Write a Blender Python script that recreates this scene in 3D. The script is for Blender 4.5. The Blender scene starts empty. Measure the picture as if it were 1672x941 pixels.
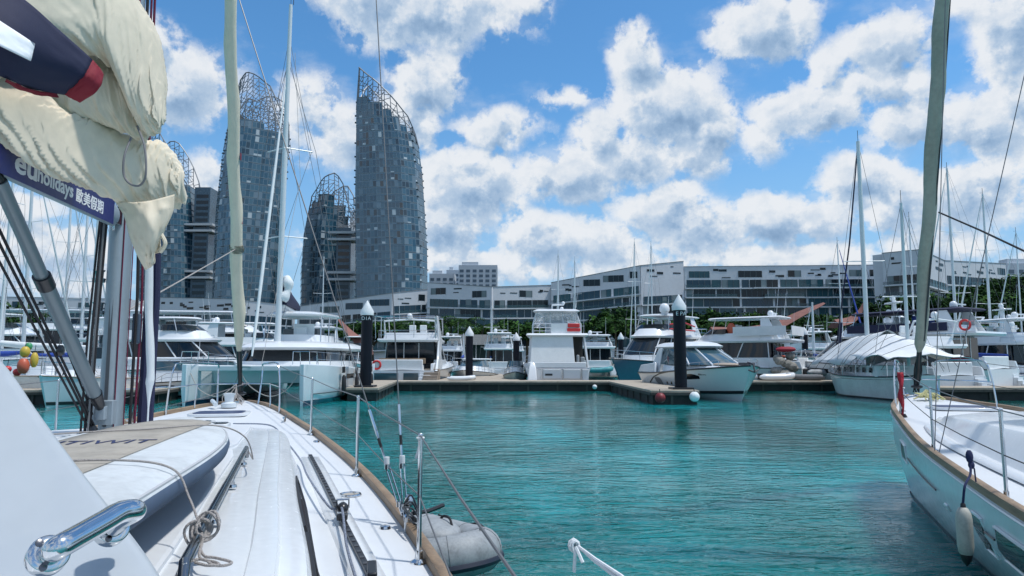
import bpy, bmesh, math, random
from math import sin, cos, pi, radians, tan, sqrt, atan2, asin
from mathutils import Vector, Matrix, noise
S = bpy.context.scene
COL = S.collection
# ------------------------------------------------------------------ camera
F, PITCH, EYE = 1130.0, radians(5.96), 2.1
cd = bpy.data.cameras.new('camera'); cam = bpy.data.objects.new('camera', cd); COL.objects.link(cam)
cd.sensor_width = 36; cd.lens = 36 * F / 1672; cd.clip_start = 0.05; cd.clip_end = 9000
cam.location = (0, 0, EYE); cam.rotation_euler = (pi / 2 + PITCH, 0, 0)
S.camera = cam
# ------------------------------------------------------------------ light, exposure
S.view_settings.view_transform = 'Standard'; S.view_settings.look = 'None'
S.view_settings.exposure = 0.10; S.view_settings.gamma = 1; S.view_settings.use_curve_mapping = False
SUN_EL, SUN_AZ = radians(67), radians(100)      # azimuth from +Y towards +X
sd = bpy.data.lights.new('sun', 'SUN'); sd.energy = 3.2; sd.angle = radians(3.0); sd.color = (1, .965, .92)
so = bpy.data.objects.new('sun', sd); COL.objects.link(so)
sv = Vector((sin(SUN_AZ) * cos(SUN_EL), cos(SUN_AZ) * cos(SUN_EL), sin(SUN_EL)))
so.rotation_euler = sv.to_track_quat('Z', 'Y').to_euler(); so.location = (0, 0, 60)
S.cycles.max_bounces = 7; S.cycles.glossy_bounces = 3; S.cycles.diffuse_bounces = 3; S.cycles.transmission_bounces = 4
S.cycles.transparent_max_bounces = 8; S.cycles.caustics_reflective = False; S.cycles.caustics_refractive = False

def pdir(px, py):
    dx, dy = (px - 836) / F, (470.5 - py) / F
    return Vector((dx, cos(PITCH) - dy * sin(PITCH), sin(PITCH) + dy * cos(PITCH)))
def at(px, py, Y):
    d = pdir(px, py); k = Y / d.y
    return Vector((d.x * k, Y, EYE + d.z * k))
def on(px, py, z):
    d = pdir(px, py); k = (z - EYE) / d.z
    return Vector((d.x * k, d.y * k, z))

# ------------------------------------------------------------------ node helper
class NT:
    def __init__(s, tree): s.t = tree; s.n = tree.nodes; s.l = tree.links
    def put(s, sock, v):
        if isinstance(v, bpy.types.NodeSocket): s.l.new(v, sock)
        elif v is not None:
            if hasattr(sock.default_value, '__len__') and not hasattr(v, '__len__'): v = [v] * len(sock.default_value)
            if hasattr(sock.default_value, '__len__') and len(sock.default_value) == 4 and len(v) == 3: v = tuple(v) + (1,)
            sock.default_value = v
    def m(s, op, a, b=None, c=None, clamp=False):
        n = s.n.new('ShaderNodeMath'); n.operation = op; n.use_clamp = clamp
        for i, v in enumerate((a, b, c)): s.put(n.inputs[i], v)
        return n.outputs[0]
    def v(s, op, a, b=None, c=None, out=0):
        n = s.n.new('ShaderNodeVectorMath'); n.operation = op
        for i, x in enumerate((a, b, c)):
            if x is not None: s.put(n.inputs[i], x)
        return n.outputs['Value'] if op in ('LENGTH', 'DOT_PRODUCT', 'DISTANCE') else n.outputs[0]
    def noise(s, vec, scale, detail=2, rough=.5, dist=0, lac=2.0, out=0):
        n = s.n.new('ShaderNodeTexNoise')
        if vec is not None: s.l.new(vec, n.inputs['Vector'])
        n.inputs['Scale'].default_value = scale; n.inputs['Detail'].default_value = detail
        n.inputs['Roughness'].default_value = rough; n.inputs['Distortion'].default_value = dist
        n.inputs['Lacunarity'].default_value = lac
        return n.outputs[out]
    def ramp(s, fac, stops, interp='LINEAR'):
        n = s.n.new('ShaderNodeValToRGB'); s.l.new(fac, n.inputs[0]); cr = n.color_ramp; cr.interpolation = interp
        while len(cr.elements) < len(stops): cr.elements.new(.5)
        for e, (p, c) in zip(cr.elements, stops):
            e.position = p; e.color = (c, c, c, 1) if not hasattr(c, '__len__') else tuple(c) + (1,)
        return n.outputs[0]
    def mix(s, fac, a, b, mode='MIX'):
        n = s.n.new('ShaderNodeMix'); n.data_type = 'RGBA'; n.blend_type = mode
        s.put(n.inputs[0], fac); s.put(n.inputs[6], a); s.put(n.inputs[7], b)
        return n.outputs[2]
    def smooth(s, x, a, b):
        n = s.n.new('ShaderNodeMapRange'); n.interpolation_type = 'SMOOTHSTEP'
        s.put(n.inputs[0], x); n.inputs[1].default_value = a; n.inputs[2].default_value = b
        return n.outputs[0]

# ------------------------------------------------------------------ world: Nishita sky + cumulus by direction
W = bpy.data.worlds.new('World'); S.world = W; W.use_nodes = True
w = NT(W.node_tree); w.n.clear()
sky = w.n.new('ShaderNodeTexSky'); sky.sky_type = 'NISHITA'; sky.sun_disc = False
sky.sun_elevation = SUN_EL; sky.sun_rotation = SUN_AZ; sky.air_density = 1.0; sky.dust_density = .6; sky.ozone_density = 2.2
tc = w.n.new('ShaderNodeTexCoord'); D = tc.outputs['Generated']
sx = w.n.new('ShaderNodeSeparateXYZ'); w.l.new(D, sx.inputs[0])
az = w.m('ARCTAN2', sx.outputs[0], sx.outputs[1]); el = w.m('ARCSINE', sx.outputs[2])
cb = w.n.new('ShaderNodeCombineXYZ'); w.l.new(az, cb.inputs[0]); w.l.new(el, cb.inputs[1]); AE = cb.outputs[0]
CLOUDS = [  # centre and radii of each cumulus, as the photo's sky shows them
 (1085,175,100,75,1),(1040,95,48,48,.95),(1150,205,60,55,.9),(975,215,42,38,.8),(930,285,95,48,1),(1030,265,80,50,.9),(1120,260,70,35,.8),
 (805,207,80,30,.85),(925,160,45,15,.55),(700,25,150,55,1),(600,-20,90,50,.9),(860,0,40,25,.6),(690,140,62,55,.95),(660,190,60,50,.8),(560,230,60,60,.9),(500,180,50,60,.6),
 (1245,35,80,52,1),(1440,75,85,50,.9),(1360,110,40,30,.6),(1290,170,70,40,.75),(1350,185,70,45,.85),(1440,140,60,40,.75),(1250,215,50,40,.5),
 (1480,205,60,48,.95),(1590,205,90,60,.95),(1650,60,70,90,.9),(1660,170,60,60,.8),(1560,20,60,30,.5),
 (770,310,92,66,1.05),(720,370,70,50,.9),(890,395,85,45,.95),(985,400,80,40,.8),(1075,350,75,45,.95),(1140,375,90,45,.9),(1250,360,95,42,.95),(1330,350,60,40,.8),
 (1400,295,75,50,1),(1460,330,60,50,.9),(1590,320,95,60,.95),(1520,400,90,40,.8),(1000,435,220,28,.7),(1280,420,200,26,.7),(760,430,120,30,.75),
 (300,140,95,75,1),(250,60,60,55,.9),(345,300,55,45,.8),(640,420,60,30,.5),(80,390,90,40,.8),(120,450,80,35,.8),(30,330,70,30,.6),(560,420,60,60,.5),
 (-150,200,160,90,1),(-120,420,180,60,.9),(1850,250,150,90,1),(1850,430,160,60,.9),(450,-130,170,60,1),(900,-150,160,60,.9),(1300,-170,170,60,1),(1750,-120,170,80,1)]
def density(vec, lo=False):
    warp = w.noise(vec, 5.0, 5, .6, out=1)
    p = w.v('MULTIPLY_ADD', w.v('SUBTRACT', warp, (.5, .5, .5)), (.085, .07, 0), vec)
    acc = None
    for (px, py, rx, ry, st) in CLOUDS:
        d = pdir(px, py).normalized(); a0, e0 = atan2(d.x, d.y), asin(d.z)
        k = 1.0 / F * (cos(atan2(abs(px - 836), F)) ** 1.3)
        q = w.v('MULTIPLY_ADD', p, (1 / (rx * k * 1.14), 1 / (ry * k * 1.14), 0), (-a0 / (rx * k * 1.14), -e0 / (ry * k * 1.14), 0))
        m = w.m('MULTIPLY_ADD', w.v('LENGTH', q), -st, st)
        acc = m if acc is None else w.m('SMOOTH_MAX', acc, m, .18)
    # clouds outside the picture: low frequency cover
    far = w.m('MULTIPLY_ADD', w.noise(vec, 2.1, 2, .5), 3.2, -1.62)
    edge = w.smooth(w.m('ABSOLUTE', az), .72, .95)
    edge = w.m('MAXIMUM', edge, w.smooth(el, .62, .8))
    acc = w.m('ADD', w.m('MULTIPLY', acc, w.m('SUBTRACT', 1, edge)), w.m('MULTIPLY', far, edge))
    fb = w.noise(vec, 13.0, 10, .64)
    bil = w.m('ABSOLUTE', w.m('MULTIPLY_ADD', w.noise(vec, 26.0, 5, .5), 2, -1))
    t = w.m('MULTIPLY_ADD', w.m('SUBTRACT', fb, .5), 1.9, acc)
    return w.m('MULTIPLY_ADD', w.m('SUBTRACT', .22, bil), .42, t), acc
d0, a0_ = density(AE)
AE2 = w.v('ADD', AE, (-.010, .020, 0)); d1, _ = density(AE2)
wisp = w.m('MULTIPLY', w.smooth(w.m('MULTIPLY_ADD', w.noise(w.v('MULTIPLY', AE, (1, 1.8, 1)), 5.5, 8, .62), 1.0, w.m('MULTIPLY', a0_, .22)), .44, .76), .50)
alpha = w.m('MAXIMUM', w.smooth(d0, -.08, .36), wisp)
thick = w.smooth(w.m('MULTIPLY_ADD', a0_, .95, w.m('MULTIPLY', d0, .22)), .20, .88)
relief = w.m('MULTIPLY_ADD', w.m('SUBTRACT', d0, d1), 1.05, .62, clamp=True)
lit = w.m('SUBTRACT', w.m('MULTIPLY_ADD', relief, 1.0, .34), w.m('MULTIPLY', thick, .50), clamp=True)
lit = w.m('MULTIPLY_ADD', w.m('SUBTRACT', w.noise(AE, 34.0, 8, .62), .5), .75, lit, clamp=True)
ccol = w.ramp(lit, [(0, (.27, .41, .60)), (.3, (.38, .53, .72)), (.6, (.58, .70, .84)), (.88, (.90, .93, .96)), (1, (1.0, 1.0, 1.0))])
hs = w.n.new('ShaderNodeHueSaturation'); w.l.new(sky.outputs[0], hs.inputs['Color'])
hs.inputs['Hue'].default_value = .493; hs.inputs['Saturation'].default_value = 1.12; hs.inputs['Value'].default_value = 1.5
skc = w.v('MULTIPLY', hs.outputs[0], (.70, 1.0, 1.18))
skc = w.mix(w.m('MULTIPLY', w.smooth(el, .40, .02), .85), skc, (3.3, 5.5, 8.1))
cl10 = w.v('MULTIPLY', ccol, (8.5, 8.8, 9.2))
res = w.mix(w.m('MULTIPLY', alpha, .97), skc, cl10)
bg = w.n.new('ShaderNodeBackground'); bg.inputs[1].default_value = .091; w.l.new(res, bg.inputs[0])
ow = w.n.new('ShaderNodeOutputWorld'); w.l.new(bg.outputs[0], ow.inputs[0])
W.cycles.sampling_method = 'MANUAL'; W.cycles.sample_map_resolution = 512

# ------------------------------------------------------------------ materials
MATS = {}
def mat(name, col, rough=.5, metal=0, spec=.5, var=0.0, vscale=4.0, bump=0.0, bscale=30.0, coat=0, trans=0, alpha=1, var2=None, ior=None, stretch=None):
    if name in MATS: return MATS[name]
    m = bpy.data.materials.new(name); m.use_nodes = True; t = NT(m.node_tree); p = t.n['Principled BSDF']
    p.inputs['Base Color'].default_value = tuple(col) + (1,); p.inputs['Roughness'].default_value = rough
    p.inputs['Metallic'].default_value = metal; p.inputs['Specular IOR Level'].default_value = spec
    p.inputs['Coat Weight'].default_value = coat; p.inputs['Coat Roughness'].default_value = .08
    p.inputs['Transmission Weight'].default_value = trans; p.inputs['Alpha'].default_value = alpha
    if ior: p.inputs['IOR'].default_value = ior
    if var or bump:
        tcx = t.n.new('ShaderNodeTexCoord'); vec = tcx.outputs['Object']
        if stretch: vec = t.v('MULTIPLY', vec, stretch)
    if var:
        f = t.noise(vec, vscale, 6, .62)
        f2 = t.noise(vec, vscale * 7.3, 4, .6)
        ff = t.m('MULTIPLY_ADD', f2, .35, t.m('MULTIPLY', f, .65))
        dk = [c * (1 - var) for c in col] if var2 is None else var2
        c = t.ramp(ff, [(.36, dk), (.56, col), (1, [min(1, x * (1 + var * .3)) for x in col])])
        t.l.new(c, p.inputs['Base Color'])
        r = t.m('MULTIPLY_ADD', f2, .25, max(0.0, rough - .12)); t.l.new(r, p.inputs['Roughness'])
    if bump:
        b = t.n.new('ShaderNodeBump'); b.inputs['Strength'].default_value = bump; b.inputs['Distance'].default_value = .02
        t.l.new(t.noise(vec, bscale, 5, .6), b.inputs['Height']); t.l.new(b.outputs[0], p.inputs['Normal'])
    MATS[name] = m; return m
GEL = mat('white_gelcoat', (.71, .74, .76), .22, var=.035, vscale=3.1, coat=.3)
GEL2 = mat('cool_gelcoat', (.64, .69, .72), .2, var=.04, vscale=2, coat=.3)
CREAMG = mat('aged_gelcoat', (.66, .68, .66), .35, var=.18, vscale=1.5)
DECKM = mat('deck_nonskid', (.61, .64, .665), .5, var=.04, vscale=3.6, bump=.02, bscale=120)
NAVY = mat('navy_hull', (.012, .02, .075), .15, coat=.6)
BLUEH = mat('steel_blue_hull', (.05, .13, .20), .18, coat=.6, var=.1)
GLS = mat('tinted_glass', (.008, .013, .018), .05, spec=.5)
GLS2 = mat('blue_tinted_glass', (.03, .07, .09), .05, spec=.9)
CLRG = mat('clear_vinyl', (.55, .62, .63), .12, trans=.6, alpha=.55, spec=.6)
CHR = mat('stainless_steel', (.62, .64, .66), .13, metal=1)
ALU = mat('anodised_aluminium', (.30, .36, .40), .42, metal=.2, var=.12, vscale=3)
ALUW = mat('white_painted_spar', (.62, .66, .68), .35, var=.06)
BLK = mat('black_rubber', (.012, .012, .014), .55)
BLKG = mat('black_plastic', (.018, .019, .022), .3)
WIRE = mat('steel_wire', (.17, .175, .18), .5, metal=.5, spec=.3)
ROPE = mat('grey_rope', (.42, .39, .37), .85, bump=.8, bscale=160)
ROPED = mat('dark_rope', (.016, .016, .020), .8, bump=.6, bscale=160)
ROPEM = mat('magenta_rope', (.16, .012, .045), .8, bump=.6, bscale=160)
ROPEN = mat('navy_rope', (.014, .018, .06), .8, bump=.5, bscale=120)
TEAK = mat('teak_wood', (.29, .205, .13), .55, var=.45, vscale=3, bump=.25, bscale=40, stretch=(1, 1, 9))
TEAKG = mat('weathered_teak', (.36, .30, .24), .7, var=.3, vscale=2)
CREAM = mat('cream_sailcloth', (.74, .66, .52), .8, var=.10, vscale=2.5, bump=.15, bscale=260, spec=.2)
GREYC = mat('grey_green_sailcloth', (.36, .36, .30), .8, var=.22, vscale=2.0, bump=.2, bscale=200)
WCAN = mat('white_canvas', (.70, .73, .74), .8, var=.1, vscale=1.5, bump=.2, bscale=60)
TARP = mat('pale_tarpaulin', (.56, .60, .62), .75, var=.14, vscale=.9, bump=.3, bscale=9)
GCAN = mat('grey_canvas', (.16, .17, .18), .85, var=.2)
NCAN = mat('navy_canvas', (.010, .014, .05), .75, var=.3)
BCAN = mat('blue_canvas', (.012, .05, .30), .7, var=.3)
RCAN = mat('red_canvas', (.26, .012, .03), .75, var=.3)
MARO = mat('maroon_panel', (.17, .02, .035), .5, var=.3)
REDP = mat('red_paint', (.55, .03, .03), .4)
ORNG = mat('orange_plastic', (.50, .10, .05), .45)
YELL = mat('yellow_plastic', (.55, .38, .05), .45)
GRNP = mat('green_plastic', (.05, .28, .12), .45)
DOCKM = mat('dock_planks', (.40, .35, .28), .8, var=.35, vscale=1.6, bump=.3, bscale=8)
DOCKS = mat('dock_side', (.020, .022, .022), .7, var=.5, vscale=2, bump=.4, bscale=6)
PILE = mat('pile_sleeve', (.004, .006, .013), .5, spec=.25, var=.3, vscale=2)
CAPM = mat('pile_cap', (.72, .74, .75), .45, var=.12)
RUBG = mat('grey_dinghy_fabric', (.30, .325, .34), .6, var=.35, vscale=5)
SUPB = mat('slate_blue_band', (.075, .11, .17), .7, var=.2, spec=.25)
SUPW = mat('board_white', (.56, .60, .62), .6, var=.22, vscale=4)
SUPT = mat('board_beige_pad', (.36, .335, .29), .8, var=.25, vscale=7)
SKIN1 = mat('steel_mast_head', (.05, .05, .06), .5)
REDRF = mat('reddish_shingle', (.24, .105, .085), .8, var=.3, vscale=1.2)

# ------------------------------------------------------------------ mesh builder
class MB:
    def __init__(s): s.v = []; s.f = []; s.mi = []; s.cur = 0
    def add(s, vs, fs):
        o = len(s.v); s.v += [Vector(p) for p in vs]; s.f += [tuple(i + o for i in f) for f in fs]; s.mi += [s.cur] * len(fs)
        return s
    def box(s, x0, x1, y0, y1, z0, z1):
        return s.add([(x0,y0,z0),(x1,y0,z0),(x1,y1,z0),(x0,y1,z0),(x0,y0,z1),(x1,y0,z1),(x1,y1,z1),(x0,y1,z1)],
                     [(0,3,2,1),(4,5,6,7),(0,1,5,4),(1,2,6,5),(2,3,7,6),(3,0,4,7)])
    def hexa(s, p):  # 8 points, bottom four then top four
        return s.add(p, [(0,3,2,1),(4,5,6,7),(0,1,5,4),(1,2,6,5),(2,3,7,6),(3,0,4,7)])
    def bar(s, a, b, wx, wz, up=(0,0,1)):
        a, b = Vector(a), Vector(b); d = (b - a).normalized(); u = Vector(up)
        if abs(d.dot(u)) > .98: u = Vector((0, 1, 0))
        r = d.cross(u).normalized() * wx / 2; q = r.cross(d).normalized() * wz / 2
        return s.hexa([a-r-q, a+r-q, a+r+q, a-r+q, b-r-q, b+r-q, b+r+q, b-r+q])
    def loft(s, rings, closed=True, cap0=True, cap1=True):
        n = len(rings[0]); vs = [p for r in rings for p in r]; fs = []
        for i in range(len(rings) - 1):
            for j in range(n if closed else n - 1):
                k = (j + 1) % n; fs.append((i*n+j, i*n+k, (i+1)*n+k, (i+1)*n+j))
        if cap0: fs.append(tuple(range(n))[::-1])
        if cap1: fs.append(tuple((len(rings)-1)*n + j for j in range(n)))
        return s.add(vs, fs)
    def tube(s, pts, r, n=8, cap=True, closed=False):
        pts = [Vector(p) for p in pts]; m = len(pts)
        rr = r if hasattr(r, '__len__') else [r] * m
        rings = []; prev = None
        for i, p in enumerate(pts):
            if closed: t = (pts[(i+1) % m] - pts[i-1]).normalized()
            else: t = (pts[min(i+1, m-1)] - pts[max(i-1, 0)]).normalized()
            if prev is None:
                u = Vector((0, 0, 1)) if abs(t.z) < .9 else Vector((0, 1, 0))
                a = t.cross(u).normalized()
            else: a = (prev - t * prev.dot(t)).normalized()
            prev = a; b = t.cross(a)
            rings.append([p + (a * cos(2*pi*k/n) + b * sin(2*pi*k/n)) * rr[i] for k in range(n)])
        if closed: rings.append(rings[0]); return s.loft(rings, True, False, False)
        return s.loft(rings, True, cap, cap)
    def lathe(s, prof, c, n=16):
        c = Vector(c)
        return s.loft([[c + Vector((r*cos(2*pi*k/n), r*sin(2*pi*k/n), z)) for k in range(n)] for r, z in prof])
    def prism(s, pts, z0, z1):
        n = len(pts)
        return s.loft([[(p[0], p[1], z0) for p in pts], [(p[0], p[1], z1) for p in pts]])
    def slab(s, pts3, off):   # a 3D outline given a thickness along off
        off = Vector(off); a = [Vector(p) for p in pts3]
        return s.loft([a, [p + off for p in a]])
    def ell(s, c, r, n=14, m=9):
        c = Vector(c); r = r if hasattr(r, '__len__') else (r, r, r)
        rings = []
        for i in range(1, m):
            a = pi * i / m
            rings.append([c + Vector((r[0]*sin(a)*cos(2*pi*k/n), r[1]*sin(a)*sin(2*pi*k/n), -r[2]*cos(a))) for k in range(n)])
        return s.loft(rings)
    def xf(s, M, start=0):
        for i in range(start, len(s.v)): s.v[i] = M @ s.v[i]
        return s
    def build(s, name, mats, parent=None, smooth=True, ang=38, bevel=0, origin=None):
        me = bpy.data.meshes.new(name)
        if origin is not None: o_ = Vector(origin); vv = [p - o_ for p in s.v]
        else: vv = s.v
        me.from_pydata([tuple(p) for p in vv], [], s.f)
        if not isinstance(mats, (list, tuple)): mats = [mats]
        for m in mats: me.materials.append(m)
        me.polygons.foreach_set('material_index', s.mi)
        bm = bmesh.new(); bm.from_mesh(me); bmesh.ops.recalc_face_normals(bm, faces=bm.faces); bm.to_mesh(me); bm.free()
        if smooth:
            me.polygons.foreach_set('use_smooth', [True] * len(me.polygons)); me.set_sharp_from_angle(angle=radians(ang))
        me.update()
        o = bpy.data.objects.new(name, me); COL.objects.link(o)
        if parent is not None: o.parent = parent
        if origin is not None and parent is None: o.location = origin
        if bevel:
            b = o.modifiers.new('bevel', 'BEVEL'); b.width = bevel; b.segments = 3; b.limit_method = 'ANGLE'; b.angle_limit = radians(40)
            b.harden_normals = False
        return o
def tag(o, label=None, cat=None, group=None, kind=None):
    if label: o['label'] = label
    if cat: o['category'] = cat
    if group: o['group'] = group
    if kind: o['kind'] = kind
    return o
def empty(name, loc, rz, label, cat, group=None):
    o = bpy.data.objects.new(name, None); COL.objects.link(o); o.location = loc; o.rotation_euler = (0, 0, rz)
    o.empty_display_size = .3
    return tag(o, label, cat, group)
KIDS = {}
def copy_tree(o, parent=None, loc=None, rz=None, label=None, group=None):
    kids = {}
    for ob in COL.objects:
        if ob.parent: kids.setdefault(ob.parent.name, []).append(ob)
    def rec(o, par):
        c = o.copy(); COL.objects.link(c)
        if par: c.parent = par
        for ch in kids.get(o.name, []): rec(ch, c)
        return c
    c = rec(o, parent)
    if loc is not None: c.location = loc
    if rz is not None: c.rotation_euler = (0, 0, rz)
    if label: c['label'] = label
    if group: c['group'] = group
    return c
def interp(tab, x):
    if x <= tab[0][0]: return tab[0][1]
    for (a, b), (c, d) in zip(tab, tab[1:]):
        if x <= c: return b + (d - b) * (x - a) / (c - a)
    return tab[-1][1]
def sinterp(tab, x):   # smooth (Catmull) version
    n = len(tab)
    if x <= tab[0][0]: return tab[0][1]
    if x >= tab[-1][0]: return tab[-1][1]
    for i in range(n - 1):
        if x <= tab[i+1][0]:
            x0, y0 = tab[i]; x1, y1 = tab[i+1]; h = x1 - x0; t = (x - x0) / h
            m0 = (y1 - tab[i-1][1]) / (x1 - tab[i-1][0]) * h if i > 0 else (y1 - y0)
            m1 = (tab[i+2][1] - y0) / (tab[i+2][0] - x0) * h if i < n - 2 else (y1 - y0)
            return (2*t**3-3*t*t+1)*y0 + (t**3-2*t*t+t)*m0 + (-2*t**3+3*t*t)*y1 + (t**3-t*t)*m1
def catmull(pts, n=8):
    P = [Vector(p) for p in pts]; out = []
    for i in range(len(P) - 1):
        p0 = P[i-1] if i else P[0] * 2 - P[1]; p3 = P[i+2] if i + 2 < len(P) else P[-1] * 2 - P[-2]
        for k in range(n):
            t = k / n; out.append(.5 * ((2*P[i]) + (-p0 + P[i+1])*t + (2*p0 - 5*P[i] + 4*P[i+1] - p3)*t*t + (-p0 + 3*P[i] - 3*P[i+1] + p3)*t**3))
    out.append(P[-1]); return out
def text_mb(body, size, origin, xd, yd, depth=.002, bold=0, shear=0, width=None):
    cu = bpy.data.curves.new('t', 'FONT'); cu.body = body; cu.size = size; cu.extrude = depth; cu.offset = bold; cu.resolution_u = 3; cu.shear = shear
    o = bpy.data.objects.new('t', cu); COL.objects.link(o); dg = bpy.context.evaluated_depsgraph_get()
    me = bpy.data.meshes.new_from_object(o.evaluated_get(dg)); bpy.data.objects.remove(o)
    xd, yd = Vector(xd).normalized(), Vector(yd).normalized(); zd = xd.cross(yd)
    k = 1
    if width:
        ex = [v.co.x for v in me.vertices]; k = width / (max(ex) - min(ex)) if ex else 1
    mb = MB(); mb.add([Vector(origin) + xd * v.co.x * k + yd * v.co.y + zd * v.co.z for v in me.vertices], [tuple(p.vertices) for p in me.polygons])
    bpy.data.meshes.remove(me); return mb

# ------------------------------------------------------------------ water and land
def water_material():
    m = bpy.data.materials.new('marina_water'); m.use_nodes = True; t = NT(m.node_tree); p = t.n['Principled BSDF']
    g = t.n.new('ShaderNodeNewGeometry').outputs['Position']
    f = t.noise(t.v('MULTIPLY', g, (.16, .07, .05)), 1.0, 4, .55)  # broad patches paint cloud shadow and reflection into the water colour
    c = t.ramp(f, [(.36, (.002, .080, .070)), (.5, (.004, .165, .168)), (.62, (.011, .30, .33))])
    t.l.new(c, p.inputs['Base Color']); p.inputs['Roughness'].default_value = .03; p.inputs['IOR'].default_value = 1.333
    p.inputs['Specular IOR Level'].default_value = .55
    p.subsurface_method = 'BURLEY'; p.inputs['Subsurface Weight'].default_value = 1.0; p.inputs['Subsurface Radius'].default_value = (.5, .9, 1.0); p.inputs['Subsurface Scale'].default_value = 1.1
    n1 = t.noise(t.v('MULTIPLY', g, (1.15, 2.5, 1)), 1.0, 3, .5, .7); n2 = t.noise(t.v('MULTIPLY', g, (3.4, 7.0, 1)), 1.0, 3, .55, .8); n3 = t.noise(g, .16, 3, .55)
    n4 = t.noise(t.v('MULTIPLY', g, (1.0, 1.9, 1)), 9.0, 2, .5)
    sy = t.n.new('ShaderNodeSeparateXYZ'); t.l.new(g, sy.inputs[0])
    amp = t.m('MULTIPLY', t.m('MULTIPLY_ADD', t.smooth(n3, .35, .62), .8, .30), t.m('MULTIPLY_ADD', t.smooth(sy.outputs[1], 8, 34), -.70, 1))
    h = t.m('ADD', t.m('MULTIPLY', n1, .75), t.m('MULTIPLY', n2, .26)); h = t.m('MULTIPLY_ADD', n4, .04, h)
    h = t.m('MULTIPLY', h, amp)
    b = t.n.new('ShaderNodeBump'); b.inputs['Strength'].default_value = .9; b.inputs['Distance'].default_value = .17
    t.l.new(h, b.inputs['Height']); t.l.new(b.outputs[0], p.inputs['Normal'])
    return m
SHORE = 128.0
mb = MB(); mb.add([(-900,-60,0),(900,-60,0),(900,SHORE+4,0),(-900,SHORE+4,0)], [(0,1,2,3)])
tag(mb.build('water', water_material(), smooth=False), 'turquoise rippled marina water between the yachts', 'water', kind='structure')
LANDM = mat('dark_soil_and_grass', (.045, .06, .03), .95, var=.5, vscale=.05)
QUAY = mat('quay_wall_stone', (.22, .21, .19), .85, var=.4, vscale=.3)
mb = MB(); mb.add([(-4000,SHORE,1.3),(4000,SHORE,1.3),(4000,8000,1.3),(-4000,8000,1.3),(-4000,SHORE,-1),(4000,SHORE,-1)], [(0,1,2,3),(0,4,5,1)])
tag(mb.build('ground', LANDM, smooth=False), 'low dark shore behind the marina', 'ground', kind='structure')
mb = MB()
NX, NY = 40, 12
vs = [];
for j in range(NY + 1):
    for i in range(NX + 1):
        x = 85 + i * 7; y = 134 + j * 12
        h = 1.3 + 26 * (1 - math.exp(-max(0, (x - 95)) / 70)) * (1 - math.exp(-(y - 134) / 30)) + 2 * noise.noise(Vector((x * .04, y * .04, 0))) * min(1, j / 3)
        vs.append((x, y, h if i > 0 and j > 0 else 1.2))
mb.add(vs, [(j*(NX+1)+i, j*(NX+1)+i+1, (j+1)*(NX+1)+i+1, (j+1)*(NX+1)+i) for j in range(NY) for i in range(NX)])
tag(mb.build('hill', mat('hill_undergrowth', (.03, .055, .018), .95, var=.6, vscale=.2)), 'green hillside rising behind the boats', 'hill', kind='structure')
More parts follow.
